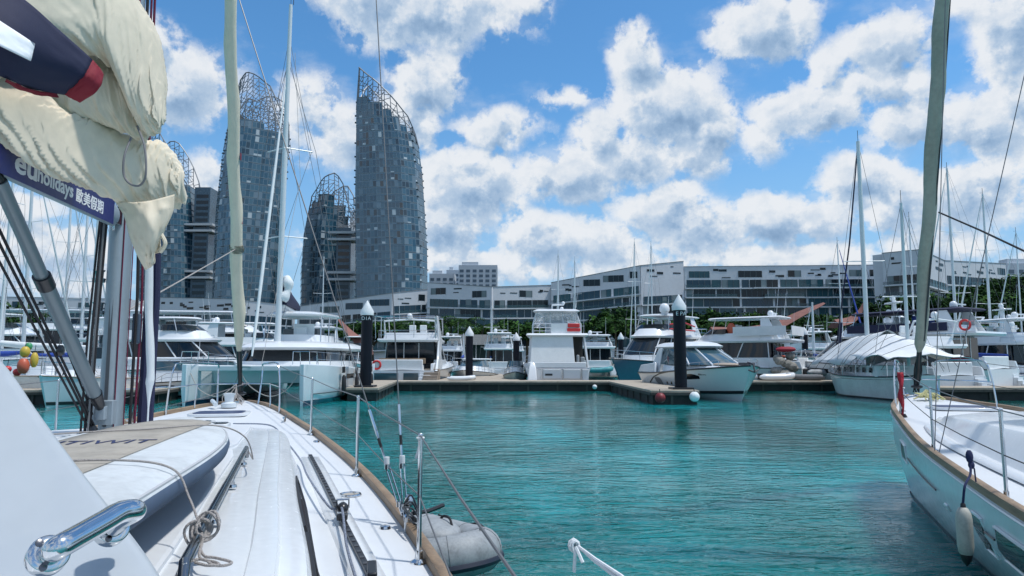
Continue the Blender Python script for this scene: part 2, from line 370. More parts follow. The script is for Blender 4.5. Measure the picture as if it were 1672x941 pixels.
# ================================================================== BUILDINGS
TG = [mat('tower_glass_deep', (.026, .082, .125), .12, spec=.8), mat('tower_glass_mid', (.045, .120, .170), .15, spec=.8),
      mat('tower_glass_dark', (.016, .036, .052), .10, spec=.9), mat('tower_panel_light', (.46, .52, .54), .45), mat('tower_glass_teal', (.07, .16, .20), .2, spec=.8),
      mat('tower_spandrel', (.15, .22, .27), .4)]
SLAB = mat('tower_slab_edge', (.15, .205, .235), .5); STEELW = mat('crown_steel', (.20, .22, .24), .5, metal=.3)
def tower(label, Y, depth, left, right, plan, solid, frame, seed, bay=1.9, fh=3.5, side=None, lightp=.095):
    R = random.Random(seed)
    zy = lambda py: at(836, py, Y).z
    L = sorted((zy(py), at(px, py, Y).x) for px, py in left); Rr = sorted((zy(py), at(px, py, Y).x) for px, py in right)
    zs = [(u, zy(py)) for u, py in solid]; zf = [(u, zy(py)) for u, py in frame]
    cx0 = (L[0][1] + Rr[0][1]) / 2
    root = empty('tower', (cx0, Y, 1.3), 0, label, 'skyscraper'); o = Vector((cx0, Y, 1.3))
    def P(u, wd, z):
        a, b = interp(L, z), interp(Rr, z)
        return Vector((a + (b - a) * (u + 1) / 2, Y + wd * depth, z)) - o
    ref = [P(u, wd, zy(400)) for u, wd in plan]; smp = []
    for i in range(len(plan)):
        j = (i + 1) % len(plan); n = max(1, round((ref[j] - ref[i]).length / bay))
        for k in range(n):
            t = k / n; smp.append((plan[i][0] * (1-t) + plan[j][0] * t, plan[i][1] * (1-t) + plan[j][1] * t))
    N = len(smp); lerp = lambda a, b, t: (a[0]+(b[0]-a[0])*t, a[1]+(b[1]-a[1])*t); g = MB(); sl = MB(); fl = MB()
    tops = []
    colr = [R.random() for _ in range(N)]
    for j in range(N):
        a, b = smp[j], smp[(j+1) % N]; um = (a[0] + b[0]) / 2
        nf = int((interp(zs, um) - 1.3) / fh + .3); tops.append(nf)
        for k in range(nf):
            z0, z1 = 1.3 + k * fh, 1.3 + (k + 1) * fh; zm = z1 - .55
            b_ = b; a = lerp(smp[j], b_, .11); g.cur = 5; g.add([P(*smp[j], z0), P(*a, z0), P(*a, z1), P(*smp[j], z1)], [(0,1,2,3)])
            r = R.random(); c = colr[j]
            cl = noise.noise(Vector((j * .33, k * .22, seed)))
            lp = lightp * (1.0 + 2.2 * max(0, cl)) 
            idx = 3 if r < lp * .55 else 5 if r < lp * 1.6 else 2 if r < lp * 1.6 + .08 + .30 * max(0, -cl) else 1 if cl + R.uniform(-.12,.12) > .02 else 0
            if c < .05: idx = 2 if r < .8 else 5
            elif c < .10: idx = 3 if r < .2 else 5 if r < .7 else idx
            if idx == 3 and R.random() < .75:      # a low light panel, glass above it
                zq = z0 + R.choice((.8, 1.3)); g.cur = 3; g.add([P(*a, z0), P(*b, z0), P(*b, zq), P(*a, zq)], [(0,1,2,3)]); g.cur = R.choice((0, 1)); g.add([P(*a, zq), P(*b, zq), P(*b, zm), P(*a, zm)], [(0,1,2,3)])
            else: g.cur = idx; g.add([P(*a, z0), P(*b, z0), P(*b, zm), P(*a, zm)], [(0,1,2,3)])
            g.cur = 5 if R.random() > .12 else 0
            g.add([P(*a, zm), P(*b_, zm), P(*b_, z1), P(*a, z1)], [(0,1,2,3)])
    g.cur = 2; ctr = P(0, .5, 1.3 + (sum(tops) / N) * fh)
    for j in range(N):
        z = 1.3 + tops[j] * fh; g.add([P(*smp[j], z), P(*smp[(j+1) % N], z), ctr], [(0,1,2)])
        if tops[j] != tops[j-1]:
            za, zb = 1.3 + tops[j-1] * fh, z
            g.add([P(*smp[j], za), P(*smp[j], zb), ctr], [(0,1,2)])
    g.build('curtain_wall', TG, root, smooth=False)
    # floor edges stand proud of the glass
    for k in range(1, max(tops) + 1):
        z = 1.3 + k * fh
        for j in range(N):
            if k > tops[j] or R.random() < .12: continue
            a, b = smp[j], smp[(j+1) % N]; d = .10 if not (colr[j] < .10 and R.random() < .7) else .8
            A, B = P(*a, z), P(*b, z); nrm = Vector((B.y - A.y, A.x - B.x, 0)).normalized()
            if nrm.dot((A + B) / 2 - P(0, .5, z)) < 0: nrm = -nrm
            sl.hexa([A, B, B + nrm*d, A + nrm*d, A + Vector((0,0,.32)), B + Vector((0,0,.32)), B + nrm*d + Vector((0,0,.32)), A + nrm*d + Vector((0,0,.32))])
    sl.build('slab_edge', SLAB, root, smooth=False)
    # open steel crown carrying on the wall's surface
    step = 3; rows = 5.0
    js = list(range(0, N, 2)) if N % 2 == 0 else list(range(0, N - 1, 2))
    for a_, j in enumerate(js):
        u, wd = smp[j]; z0 = 1.3 + tops[j] * fh; z1 = interp(zf, u); n = max(1, int((z1 - z0) / rows))
        pts = [P(u, wd, z0 - 6 + (z1 - z0 + 6) * k / n) for k in range(n + 1)]
        if z1 > z0 + 1: fl.tube(pts, .20, 4)
        u2, w2 = smp[js[(a_ + 1) % len(js)]]; z1b = interp(zf, u2)
        z0b = 1.3 + tops[js[(a_+1) % len(js)]] * fh
        if z1 > z0 + 1 or z1b > z0b + 1: fl.tube([P(u, wd, z1), P(u2, w2, z1b)], .34, 4)
        z = z0 + R.uniform(0, 2)
        while z < max(z1, z1b):
            q = z + R.uniform(-1.6, 1.6)
            if z < z1 and q < z1b: fl.tube([P(u, wd, z), P(u2, w2, q)], .17, 4)
            if R.random() < .8 and z + 5 < min(z1, z1b): fl.tube([P(u, wd, z), P(u2, w2, z + 4.5)], .16, 4)
            z += R.uniform(2.0, 2.9)
    fl.build('steel_crown', STEELW, root, smooth=False)
    return root, o
tower('tallest curved glass tower, its open steel crown sloping down to the right', 330, 26,
      [(570,560),(569,300),(572,180),(579,100)], [(695,560),(693,400),(689,335),(685,275),(677,215),(668,180),(660,100)],
      [(-1,.55),(-.80,0),(-.2,-.12),(.5,-.1),(.86,.06),(1,.4),(.8,1),(-.8,1)],
      [(-1,168),(-.8,157),(0,172),(.6,196),(1,225)], [(-1,150),(-.86,108),(-.5,122),(0,140),(.5,163),(.92,188),(1,232)], 4)
tower('curved glass tower with rounded lattice crown, behind the furled cream headsail', 335, 28,
      [(322,560),(326,480),(332,340),(343,245),(356,180),(372,140),(382,122)], [(424,560),(436,480),(444,380),(452,285),(458,215),(457,180),(448,150),(440,118)],
      [(-1,.5),(-.6,.05),(-.1,-.15),(.1,-.12),(.95,.25),(1,.5),(.7,1),(-.7,1)],
      [(-1,205),(-.3,190),(0,196),(1,212)], [(-1,190),(-.85,135),(-.3,123),(.3,124),(.8,136),(1,190)], 9)
r3, o3 = tower('short glass tower with a pointed lattice crown, left of the tallest tower', 375, 24,
      [(478,560),(480,440),(485,380),(494,340),(505,300)], [(572,560),(571,380),(570,320),(566,280)],
      [(-1,.5),(-.75,.05),(0,-.2),(.5,-.05),(.55,.1),(1,.1),(.9,1),(-.8,1)],
      [(-1,360),(-.7,335),(-.1,316),(.4,318),(.5,365),(1,370)], [(-1,350),(-.8,322),(-.3,296),(.45,283),(.8,305),(1,345)], 21)
r1, o1 = tower('glass tower half hidden behind the cream boom cover', 390, 24,
      [(205,560),(208,400),(216,300),(226,200)], [(310,560),(309,400),(306,330),(303,290),(300,200)],
      [(-1,.5),(-.6,0),(.3,-.2),(.8,-.1),(1,.2),(.9,1),(-.8,1)],
      [(-1,290),(0,290),(1,303)], [(-1,230),(-.4,207),(0,215),(.5,245),(.8,280),(1,306)], 31)
def side_block(root, o, px0, px1, ytop, Y, bridges):
    m = MB(); a = at(px0, 520, Y).x - o.x; b = at(px1, 520, Y).x - o.x; zt = at(836, ytop, Y).z - o.z
    m.box(a, b, Y - o.y, Y - o.y + 14, 0, zt); m.build('stair_core', mat('core_cladding', (.06, .11, .15), .25, var=.5, vscale=.12), root, smooth=False)
    k = MB(); R = random.Random(3)
    z = 3
    while z < zt - 4:
        k = MB(); k.box(a + (b-a)*.12, a + (b-a)*.9, Y - o.y - .06, Y - o.y + .2, z, z + 2.0); k.build('window_strip', GLS, root, smooth=False)
        z += 3.5
    for yb in bridges:
        zb = at(836, yb, Y).z - o.z; q = MB()
        for d in (0, 3.6): q.box(a - 4, b + 3, Y - o.y - 2.5, Y - o.y + 8, zb - d - 1.2, zb - d)
        q.build('sky_bridge', mat('bridge_white', (.5, .52, .53), .5), root, smooth=False)
side_block(r1, o1, 308, 334, 306, 392, (366, 442)); side_block(r3, o3, 546, 570, 372, 360, (379, 444))

BW = mat('white_render_facade', (.60, .63, .66), .65, var=.12, vscale=.12)
BW2 = mat('pale_render_facade', (.64, .66, .69), .65, var=.12, vscale=.12)
WG = [mat('window_glass_teal', (.022, .075, .092), .12, spec=.4), mat('window_glass_dark', (.008, .016, .022), .1, spec=.35),
      mat('window_glass_curtain', (.15, .20, .21), .4), mat('window_glass_blue', (.014, .048, .075), .12, spec=.4)]
MUL = mat('window_mullion', (.10, .13, .14), .5)
RAILG = mat('balcony_glass', (.05, .12, .14), .1, alpha=.35, spec=.5)
def terrace(label, P0, P1, zt0, zt1, seed, fh=3.3, depth=14, top_h=4.4, low=6.0, balc=.55, wm=None):
    """Low white apartment block: sloping parapet, slab bands, separate windows."""
    R = random.Random(seed); P0, P1 = Vector(P0), Vector(P1); d = P1 - P0; Lf = d.length
    rz = atan2(d.y, d.x)
    root = empty('apartment_block', (P0.x, P0.y, 1.3), rz, label, 'apartment block'); z0 = 1.3
    ht0, ht1 = zt0 - z0, zt1 - z0; zt = lambda u: ht0 + (ht1 - ht0) * u / Lf
    m = MB(); m.loft([[(0,0,0),(Lf,0,0),(Lf,depth,0),(0,depth,0)], [(0,0,ht0),(Lf,0,ht1),(Lf,depth,ht1),(0,depth,ht0)]])
    m.build('facade_wall', wm or BW, root, smooth=False)
    rails = MB(); sl = MB(); n = 0
    # cap and roof clutter
    cp = MB(); cp.hexa([(-.1,-.12,ht0),(Lf+.1,-.12,ht1),(Lf+.1,.3,ht1),(-.1,.3,ht0),(-.1,-.12,ht0+.18),(Lf+.1,-.12,ht1+.18),(Lf+.1,.3,ht1+.18),(-.1,.3,ht0+.18)])
    cp.build('parapet_cap', mat('cap_grey', (.25,.27,.28), .6), root, smooth=False)
    def window(u0, u1, za, zb, k0, k1, mi):
        nonlocal n
        g = MB(); g.cur = 0; y = -.03
        g.add([(u0,y,za+k0),(u1,y,za+k1),(u1,y,zb+k1),(u0,y,zb+k0)], [(0,1,2,3)])
        g.cur = 1; q = max(1, int((u1 - u0) / 1.7))
        for i in range(q + 1):
            u = u0 + (u1 - u0) * i / q; kk = k0 + (k1 - k0) * i / q
            g.box(u - .06, u + .06, y - .10, y, za + kk, zb + kk)
        if R.random() < .35 and q > 1:      # a curtain drawn behind one leaf
            i = R.randrange(q); a = u0 + (u1 - u0) * i / q; b = u0 + (u1 - u0) * (i + 1) / q; g.cur = 2
            g.add([(a+.05,y-.012,za+k0),(b-.05,y-.012,za+k0),(b-.05,y-.012,zb+k0),(a+.05,y-.012,zb+k0)], [(0,1,2,3)])
        g.build('window', [WG[mi], MUL, WG[2]], root, smooth=False); n += 1
    # top storey: slots and a few loggias
    u = R.uniform(1, 3)
    slots = MB()
    while u < Lf - 3:
        if R.random() < .42:
            wv = R.uniform(3.5, 9); wv = min(wv, Lf - 1 - u); k = zt(u + wv / 2); window(u, u + wv, k - 3.9, k - 1.6, 0, 0, R.choice((0,1,1,3))); u += wv + R.uniform(1, 3)
        else:
            for q in range(R.randint(2, 5)):
                a = u + R.uniform(0, 5); b = a + R.uniform(.8, 3.2); zz = zt(a) - R.choice((1.5, 2.2, 2.8, 3.5, 3.9)) - R.uniform(0, .3); hgt = R.choice((.3, .45, .8))
                if b < Lf - .6: slots = MB(); slots.box(a, b, -.06 - .005 * q, .1, zz, zz + hgt); slots.build('slot_window', WG[1], root, smooth=False)
            u += R.uniform(6, 9)
    zt_ref = min(ht0, ht1) - top_h; sk = (ht1 - ht0) * .55
    nfl = int((zt_ref - low) / fh)
    for f in range(nfl + 1):
        za = zt_ref - (f + 1) * fh + .45; zb = za + fh - .70
        k = lambda u: (sk * (1 - f / (nfl + 4))) * (u / Lf if sk > 0 else u / Lf) + (max(0, -sk) * (1 - f/(nfl+4)) if sk < 0 else 0)
        # slab band in runs of different depth
        u = 0
        while u < Lf:
            run = min(R.uniform(7, 20), Lf - u); run = run if Lf - u - run > 4 else Lf - u
            dd = R.choice((.35, .9, 1.5)); ka, kb = k(u), k(u + run)
            z = za - .62
            sl.hexa([(u,-dd,z+ka),(u+run,-dd,z+kb),(u+run,.1,z+kb),(u,.1,z+ka),(u,-dd,z+.42+ka),(u+run,-dd,z+.42+kb),(u+run,.1,z+.42+kb),(u,.1,z+.42+ka)])
            if dd > .5 and R.random() < .8:
                rails.hexa([(u+.2,-dd+.05,z+.42+ka),(u+run-.2,-dd+.05,z+.42+kb),(u+run-.2,-dd+.09,z+.42+kb),(u+.2,-dd+.09,z+.42+ka),
                            (u+.2,-dd+.05,z+1.45+ka),(u+run-.2,-dd+.05,z+1.45+kb),(u+run-.2,-dd+.09,z+1.45+kb),(u+.2,-dd+.09,z+1.45+ka)])
            u += run
        u = R.uniform(.5, 1.2)
        while u < Lf - 1.5:
            wv = R.choice((2.2, 3.5, 6, 8.5, 10)) * R.uniform(.9, 1.1); wv = min(wv, Lf - .6 - u)
            window(u, u + wv, za - .15, zb, k(u), k(u + wv), R.choice((0,0,1,3,3,1)))
            u += wv + R.choice((.35, .5, .9))
    sl.build('balcony_slab', mat('slab_white', (.60,.63,.66), .6), root, smooth=False)
    if rails.v: rails.build('balcony_rail', RAILG, root, smooth=False)
    return root
def T(label, px0, y0, Y0, px1, y1, Y1, seed, **k):
    a, b = at(px0, y0, Y0), at(px1, y1, Y1)
    return terrace(label, (a.x, a.y, 0), (b.x, b.y, 0), a.z, b.z, seed, **k)
T('long white apartment block at the far left behind the moored boats', -60, 484, 262, 214, 489, 270, 1)
T('white apartment block with ribbon windows below the two left glass towers', 252, 486, 262, 392, 489, 252, 2)
T('white apartment block between the catamaran mast and the furled headsail', 392, 490, 253, 480, 500, 258, 12)
T('low white apartment block under the tallest tower, behind the catamaran', 486, 501, 256, 640, 479, 246, 3)
T('narrow white apartment block at the foot of the tallest tower', 640, 479, 246, 698, 473, 252, 13)
T('white apartment block with slotted parapet right of the towers', 698, 462, 246, 803, 469, 238, 4, wm=BW2)
T('white apartment block with long dark balconies, in the middle of the row', 804, 469, 239, 900, 466, 246, 5)
T('white apartment block whose roof climbs to the right towards the blank corner wall', 900, 462, 244, 1045, 434, 236, 6, wm=BW2)
T('tall pale corner block with a blank parapet wall, above the dark pile with white cone', 1046, 434, 236, 1116, 427, 240, 17, top_h=10.5, wm=BW2)
T('longest white apartment block with three balcony bands, centre right', 1117, 436, 240, 1440, 433, 240, 7)
T('white apartment block with planted balconies behind the grey furled sail', 1440, 414, 212, 1502, 408, 205, 8, top_h=7)
T('white apartment block stepping down behind the wooded slope', 1503, 408, 205, 1542, 426, 216, 18, top_h=7)
T('last white apartment block of the row, above the hillside trees', 1543, 426, 216, 1642, 431, 238, 19)
def grid_tower(label, px0, px1, yt, Y, seed, d=16):
    R = random.Random(seed); a = at(px0, yt, Y); b = at(px1, yt, Y); root = empty('tower_block', (a.x, Y, 1.3), 0, label, 'apartment tower')
    wv = b.x - a.x; h = a.z - 1.3; m = MB(); m.box(0, wv, 0, d, 0, h); m.box(2, wv * .5, 2, 8, h, h + 2.4)
    m.build('facade_wall', mat('distant_white_wall', (.52, .56, .60), .7), root, smooth=False)
    m = MB(); m.cur = 0; nb = max(3, int(wv / 4)); z = h - 5
    while z > h - 62:
        for i in range(nb):
            x = wv * (i + .18) / nb; m.box(x, x + wv * .6 / nb, -.08, .1, z, z + 1.9)
        z -= 3.4
    o = m.build('window_grid', mat('distant_window', (.10, .14, .18), .4), root, smooth=False); o['kind'] = 'stuff'
grid_tower('far pale tower block with gridded windows, tallest of the three', 749, 812, 433, 470, 1, 22)
grid_tower('far pale tower block, leftmost and lowest of the three', 701, 742, 447, 480, 2)
grid_tower('narrow far tower block squeezed between two wider ones', 729, 750, 441, 520, 3)
grid_tower('brownish far apartment block above the trees at the right edge', 1643, 1720, 430, 330, 5)

# ================================================================== TREES
LEAF = [mat('leaf_dark', (.011, .036, .011), .8, spec=.12, var=.4, vscale=.8), mat('leaf_mid', (.024, .068, .016), .8, spec=.12, var=.4, vscale=.8), mat('leaf_light', (.052, .125, .022), .8, spec=.12, var=.3, vscale=.8)]
BARK = mat('bark', (.10, .075, .05), .9, var=.3)
def crown_mesh(seed, rx, rz, n=1500, sz=.55):
    R = random.Random(seed); m = MB(); cl = []
    for i in range(17):
        a = R.uniform(0, 2*pi); q = R.uniform(.15, .78); cl.append((Vector((cos(a)*q*rx, sin(a)*q*rx, R.uniform(-.45, .62)*rz)), R.uniform(.18, .36), R.random()))
    for i in range(n):
        c, r, br = R.choice(cl); u = Vector((R.gauss(0,1), R.gauss(0,1), R.gauss(0,1))).normalized() * (R.random() ** .35)
        p = c + Vector((u.x*r*rx, u.y*r*rx, u.z*r*rz*.9)); s = sz * R.uniform(.6, 1.3)
        nn = (u + Vector((R.uniform(-.8,.8), R.uniform(-.8,.8), R.uniform(-.2,1)))).normalized()
        a = nn.orthogonal().normalized(); b = nn.cross(a)
        m.cur = 2 if (R.random() < .08 + .3 * (br > .75)) else (0 if R.random() < .5 else 1)
        m.add([p - a*s*.5, p + b*s*.38, p + a*s*.6, p - b*s*.42], [(0,1,2,3)])
    return m
protos = []
def make_tree(seed, h, rx, rz, label):
    root = empty('tree', (0, -500, 0), 0, label, 'tree')
    t = MB(); t.tube([(0,0,-.5),(.15,0,h*.3),(.1,.1,h*.62)], [.32,.24,.15], 7)
    R = random.Random(seed)
    for k in range(5):
        a = R.uniform(0, 2*pi); t.tube([(.1,.05,h*R.uniform(.3,.5)),(cos(a)*rx*.3,sin(a)*rx*.3,h*.62),(cos(a)*rx*.6,sin(a)*rx*.6,h*.8)], [.13,.09,.04], 5)
    t.build('trunk', BARK, root)
    c = crown_mesh(seed, rx, rz); c.xf(Matrix.Translation((0,0,h-rz*.72))); c.build('crown', LEAF, root, smooth=False)
    return root
def make_palm(seed, h, label):
    R = random.Random(seed); root = empty('palm_tree', (0, -500, 0), 0, label, 'palm tree')
    t = MB(); t.tube([(0,0,-.5),(.2,.1,h*.5),(.1,0,h)], [.22,.15,.13], 7); t.build('trunk', BARK, root)
    m = MB()
    for i in range(20):
        a = 2*pi*i/20 + R.uniform(-.2,.2); e = R.uniform(-.1, 1.0); L = R.uniform(2.6, 3.6)
        pts = [Vector((cos(a)*L*s*cos(e*(1-s*.5)), sin(a)*L*s*cos(e*(1-s*.5)), h + L*s*sin(e) - 2.0*s*s*(1.1))) for s in [0,.2,.4,.6,.8,1]]
        sd_ = Vector((-sin(a), cos(a), 0))
        for q in range(5):
            for k in range(3):
                t0 = (k + R.random()) / 3; p = pts[q].lerp(pts[q+1], t0); d = (pts[q+1]-pts[q]).normalized()
                for sg in (1, -1):
                    ll = .95 * (1 - abs(q - 2) * .18); e1 = p + (sd_*sg*ll + d*.35 + Vector((0,0,-.35)))
                    m.cur = R.choice((0,1,1,2)); m.add([p, p + d*.17, e1], [(0,1,2)])
    m.build('crown', LEAF, root, smooth=False)
    return root
tr = [make_tree(1, 11, 4.6, 4.2, 'x'), make_tree(2, 9, 4.0, 3.4, 'x'), make_tree(3, 13, 5.4, 4.8, 'x')]
pm = [make_palm(4, 8.5, 'x'), make_palm(5, 7, 'x')]
R = random.Random(77); placed = 0
def put_tree(kind, px, ytop, Y, label, base=1.3, group=None):
    global placed
    src = (tr + pm)[kind]; H = {0: 11.4, 1: 9.5, 2: 13.6, 3: 9.3, 4: 7.8}[kind]
    p = at(px, ytop, Y); sc = (p.z - base) / H
    if 'used' not in src: c = src; src['used'] = 1
    else: c = copy_tree(src)
    c.location = (p.x, Y, base); c.rotation_euler = (0, 0, R.uniform(0, 6)); c.scale = (sc * R.uniform(.95, 1.3), sc * 1.1, sc)
    c['label'] = label; c['category'] = 'palm tree' if kind > 2 else 'tree'
    if group: c['group'] = group
SH = [  # trees along the shore: kind, px, top, distance
 (4,655,516,150),(3,690,522,140),(3,716,517,146),(4,738,520,150),(3,762,519,144),(4,788,528,150),(1,830,516,165),(1,860,522,160),(0,640,524,168),(1,675,528,168),(0,700,532,172),
 (1,812,524,158),(0,880,520,170),(1,990,508,165),(0,1012,500,168),(1,1030,512,160),(3,1003,520,150),(1,1130,506,168),(0,1152,504,165),(1,1175,512,172),(0,1200,508,165),
 (4,1168,520,150),(1,1225,505,170),(0,1245,508,165),(2,1268,512,172),(0,1320,512,165),(1,1345,508,160),(0,1372,512,165),(1,1395,505,168),(4,1355,522,150),
 (0,1418,500,160),(2,1440,488,158),(2,1468,478,150),(0,1492,482,150),(1,1515,500,160),(1,945,520,166),(1,915,524,164),(0,1080,516,170),(1,1105,512,166),(1,30,486,190),(1,18,500,185),
 (0,1290,516,160),(1,560,522,170),(0,585,528,165),(1,610,520,168),(1,770,532,162),(1,745,534,166),(0,1060,522,160)]
WH = ['palm', 'bushy tree', 'dark tree']
lm = [(640,'behind the white flybridge yacht at the left finger'),(700,'below the tallest tower'),(800,'behind the small cruiser'),(900,'left of the white stern-on flybridge yacht'),(1000,'behind the white stern-on flybridge yacht'),
      (1060,'behind the far stern-on yacht'),(1140,'around the dark pile with white cone'),(1210,'behind the bow of the sports cruiser'),(1300,'behind the flybridge trawler'),(1400,'behind the sailboat under the tarpaulin'),(1530,'behind the grey furled sail')]
cnt = {}
for k, px, yt, Y in SH:
    wh = next((t for x, t in lm if px <= x), 'at the right') if px > 100 else 'above the block at the far left'
    nm = ['broad dark tree', 'bushy dark green tree', 'tall tree', 'palm with long green fronds', 'short palm'][k]
    key = (nm, wh); cnt[key] = cnt.get(key, 0) + 1
    side_ = ['', ', second there', ', third there', ', fourth there', ', fifth there'][cnt[key] - 1]
    put_tree(k, px, yt, Y, f'{nm} {wh}{side_}', group='trees along the marina shore')
HT = [(1535,500,150),(1548,470,165),(1560,486,150),(1578,468,165),(1592,480,150),(1600,462,172),(1622,458,165),(1636,474,150),(1640,450,178),(1662,448,170),(1680,440,176),
      (1655,470,152),(1614,492,142),(1572,505,142),(1642,500,142),(1672,486,145),(1700,455,160),(1700,480,148),(1720,440,172),(1590,515,138),(1625,520,138),(1665,520,138),(1548,525,138)]
for i, (px, yt, Y) in enumerate(HT):
    p = at(px, yt, Y); base = max(1.3, p.z - 12.5)
    row = 'lower' if yt > 495 else 'middle' if yt > 465 else 'upper'
    rank = sum(1 for q in HT if ('lower' if q[1] > 495 else 'middle' if q[1] > 465 else 'upper') == row and q[0] + q[2]*.001 < px + Y*.001)
    put_tree(i % 3, px, yt, Y, f'leafy tree on the wooded slope, {["leftmost","second from the left","third from the left","fourth from the left","fifth from the left","sixth from the left","seventh from the left","eighth from the left","rightmost"][min(rank,8)]} of its {row} row', base=base, group='trees on the wooded slope')
for q in tr + pm:
    if 'used' in q: del q['used']
    elif 'x' == q['label']: q.location = (-160, 300, 1.3)
# red-brown swept roof pavilions on the shore
def pavilion(label, pts, Y, dY, w_):
    top = catmull([at(px, py, Y) for px, py in pts], 6); o = Vector((top[len(top)//2].x, Y, 1.3)); root = empty('pavilion', o, 0, label, 'pavilion')
    m = MB(); rings = []
    for i, p in enumerate(top):
        t = i / (len(top) - 1); h = w_ * (1 - t) ** .7 + .25; p = p - o
        rings.append([p + Vector((0,-dY*.5*(1-t*.8),-h)), p + Vector((0,0,0)), p + Vector((0,dY*.5*(1-t*.8),-h)), p + Vector((0,0,-h-.3))])
    m.loft(rings); m.build('swept_roof', REDRF, root)
    b = MB(); xs = [top[0].x - o.x + (top[-1].x - top[0].x) * k for k in (.05, .3, .55)]
    for x in xs:
        for yy in (-dY*.3, dY*.3):
            zt_ = min(q.z for q in top) - o.z - .5; b.tube([(x, yy, -.2), (x, yy, zt_)], .16, 6)
    b.build('post', BARK, root)
pavilion('long reddish swept-up roof behind the flybridge trawler', [(1160,534),(1215,534),(1262,526),(1305,508),(1344,494)], 132, 10, 2.0)
pavilion('small reddish upturned roof tip behind the bare masts', [(1362,522),(1385,518),(1400,508),(1410,494)], 135, 6, 1.2)
pavilion('small copper coloured roof point beside the left dark pile', [(605,556),(590,550),(575,540),(553,519)], 95, 5, 1.6)
mb = MB(); a = at(722, 556, 120); b = at(840, 556, 120)
root = empty('beach_bar', ((a.x+b.x)/2, 131, 1.3), 0, 'low dark grey roofed waterfront bar behind the small cruiser', 'building')
hw = (b.x - a.x) / 2; mb.loft([[(-hw,-5,3.6),(hw,-5,3.6),(hw,5,3.6),(-hw,5,3.6)], [(-hw*.85,-.6,5.6),(hw*.85,-.6,5.6),(hw*.85,.6,5.6),(-hw*.85,.6,5.6)]]); mb.build('roof', mat('grey_thatch', (.12,.13,.13), .9, var=.4), root)
mb = MB(); mb.box(-hw+.8, hw-.8, -3.5, 4, 0, 3.6); mb.build('wall', mat('dim_interior_wall', (.03,.035,.03), .9), root)
# ================================================================== DOCKS AND PILES
def dock(label, poly, zt=.68, name='floating_dock'):
    """poly: plan outline (counter-clockwise) in world metres"""
    c = sum((Vector((x, y, 0)) for x, y in poly), Vector()) / len(poly)
    root = empty(name, (c.x, c.y, 0), 0, label, 'dock', 'floating docks of the marina')
    P = [(x - c.x, y - c.y) for x, y in poly]
    m = MB(); m.prism(P, zt - .12, zt); m.build('deck_planks', DOCKM, root, smooth=False, bevel=.015)
    def shr(k): return [(x - math.copysign(min(abs(x), k), x), y - math.copysign(min(abs(y), k), y)) for x, y in P]
    m = MB(); m.prism(shr(.10), -.12, zt - .12); m.build('float', DOCKS, root, smooth=False)
    w_ = MB(); n = len(P)
    for i in range(n):
        a, b = Vector((*P[i], 0)), Vector((*P[(i+1) % n], 0)); d = (b - a); L = d.length
        if L < 1: continue
        nn = Vector((d.y, -d.x, 0)).normalized(); d.normalize()
        w_.bar(a + nn*.02 + Vector((0,0,zt-.17)), b + nn*.02 + Vector((0,0,zt-.17)), .05, .13)
        k = 1.0
        while k < L - .5:
            q = a + d * k - nn * .06; w_.bar(q + Vector((0,0,.02)), q + Vector((0,0,zt-.25)), .12, .04, up=nn); k += 2.0
    w_.build('fender_strip', mat('weathered_rubbing_strip', (.06,.058,.052), .8, var=.5), root, smooth=False)
    return root
dock('long dock running across the basin in front of the stern-on yachts', [(-9.9,47.5),(28,47.5),(28,50.2),(-9.9,50.2)])
dock('finger dock reaching towards us on the right, ending at the big dark pile', [(6.6,33.2),(8.9,33.2),(8.9,47.45),(6.6,47.45)])
dock('short finger dock on the left beside the catamaran, with the dark pile', [(-8.6,36),(-6.9,36),(-7.9,47.45),(-9.9,47.45)])
dock('narrow dock going back between the stern-on yachts', [(-5.4,50.25),(.6,50.25),(-1.2,74),(-5.2,74)])
dock('weathered dock at the left, between the mast and the catamaran', [(-26,33.5),(-17.2,33.5),(-18,38),(-26,38)])
dock('left-hand dock far behind the boom support strut', [(-48,40),(-27,40),(-27,42),(-48,42)])
dock('dock at the right behind the neighbouring yacht bow', [(22,36.5),(36,36.5),(36,39),(22,39)])
dock('far dock behind the second row of boats', [(-60,86),(60,86),(60,88.5),(-60,88.5)])
def pile(label, px, ytop, Y, r=.27, mark=None):
    p = at(px, ytop, Y); root = empty('mooring_pile', (p.x, Y, 0), 0, label, 'mooring pile', 'dark mooring piles with white cone caps')
    h = p.z; m = MB(); m.lathe([(r,-1),(r,h-1.0*r*2.6)], (0,0,0), 20); m.build('shaft', PILE, root)
    m = MB(); z0 = h - r*2.6; m.lathe([(r*1.16,z0-.02),(r*1.2,z0+.22*r*3),(0.02,h)], (0,0,0), 20); m.build('cone_cap', CAPM, root)
    m = MB(); m.box(-r*1.7, r*1.7, -r*1.7, r*1.7, .55, .78); m.build('pile_guide', BLKG, root, smooth=False)
    if mark:
        t = text_mb(mark, r*.9, (-r*.8, -r-.012, h - r*2.6 - r*.95), (1,0,0), (0,0,1), .004); t.build('marking', CAPM, root, smooth=False)
    return root
pile('dark pile with white cone cap in front of the catamaran stern', 600, 491, 37.2, .30, 'D1A')
pile('biggest dark pile with white cone cap, at the end of the right finger dock', 1108, 481, 34.4, .30, 'E PA')
pile('dark pile with white cone cap in front of the small cruiser', 766.5, 533, 52.5, .28)
pile('dark pile with white cone cap left of the stern-on flybridge yacht', 843, 543, 60, .27)
pile('far dark pile with white cone, between the far yacht and the blue hulled yacht', 1013.5, 543, 72, .27)
pile('far dark pile with white cone right of the flybridge trawler', 1313, 534, 66, .28)
pile('thin far dark pile beside the flybridge yacht under the tallest tower', 709, 560, 74, .22)
pile('short dark pile left of the catamaran', 346, 560, 46, .23)

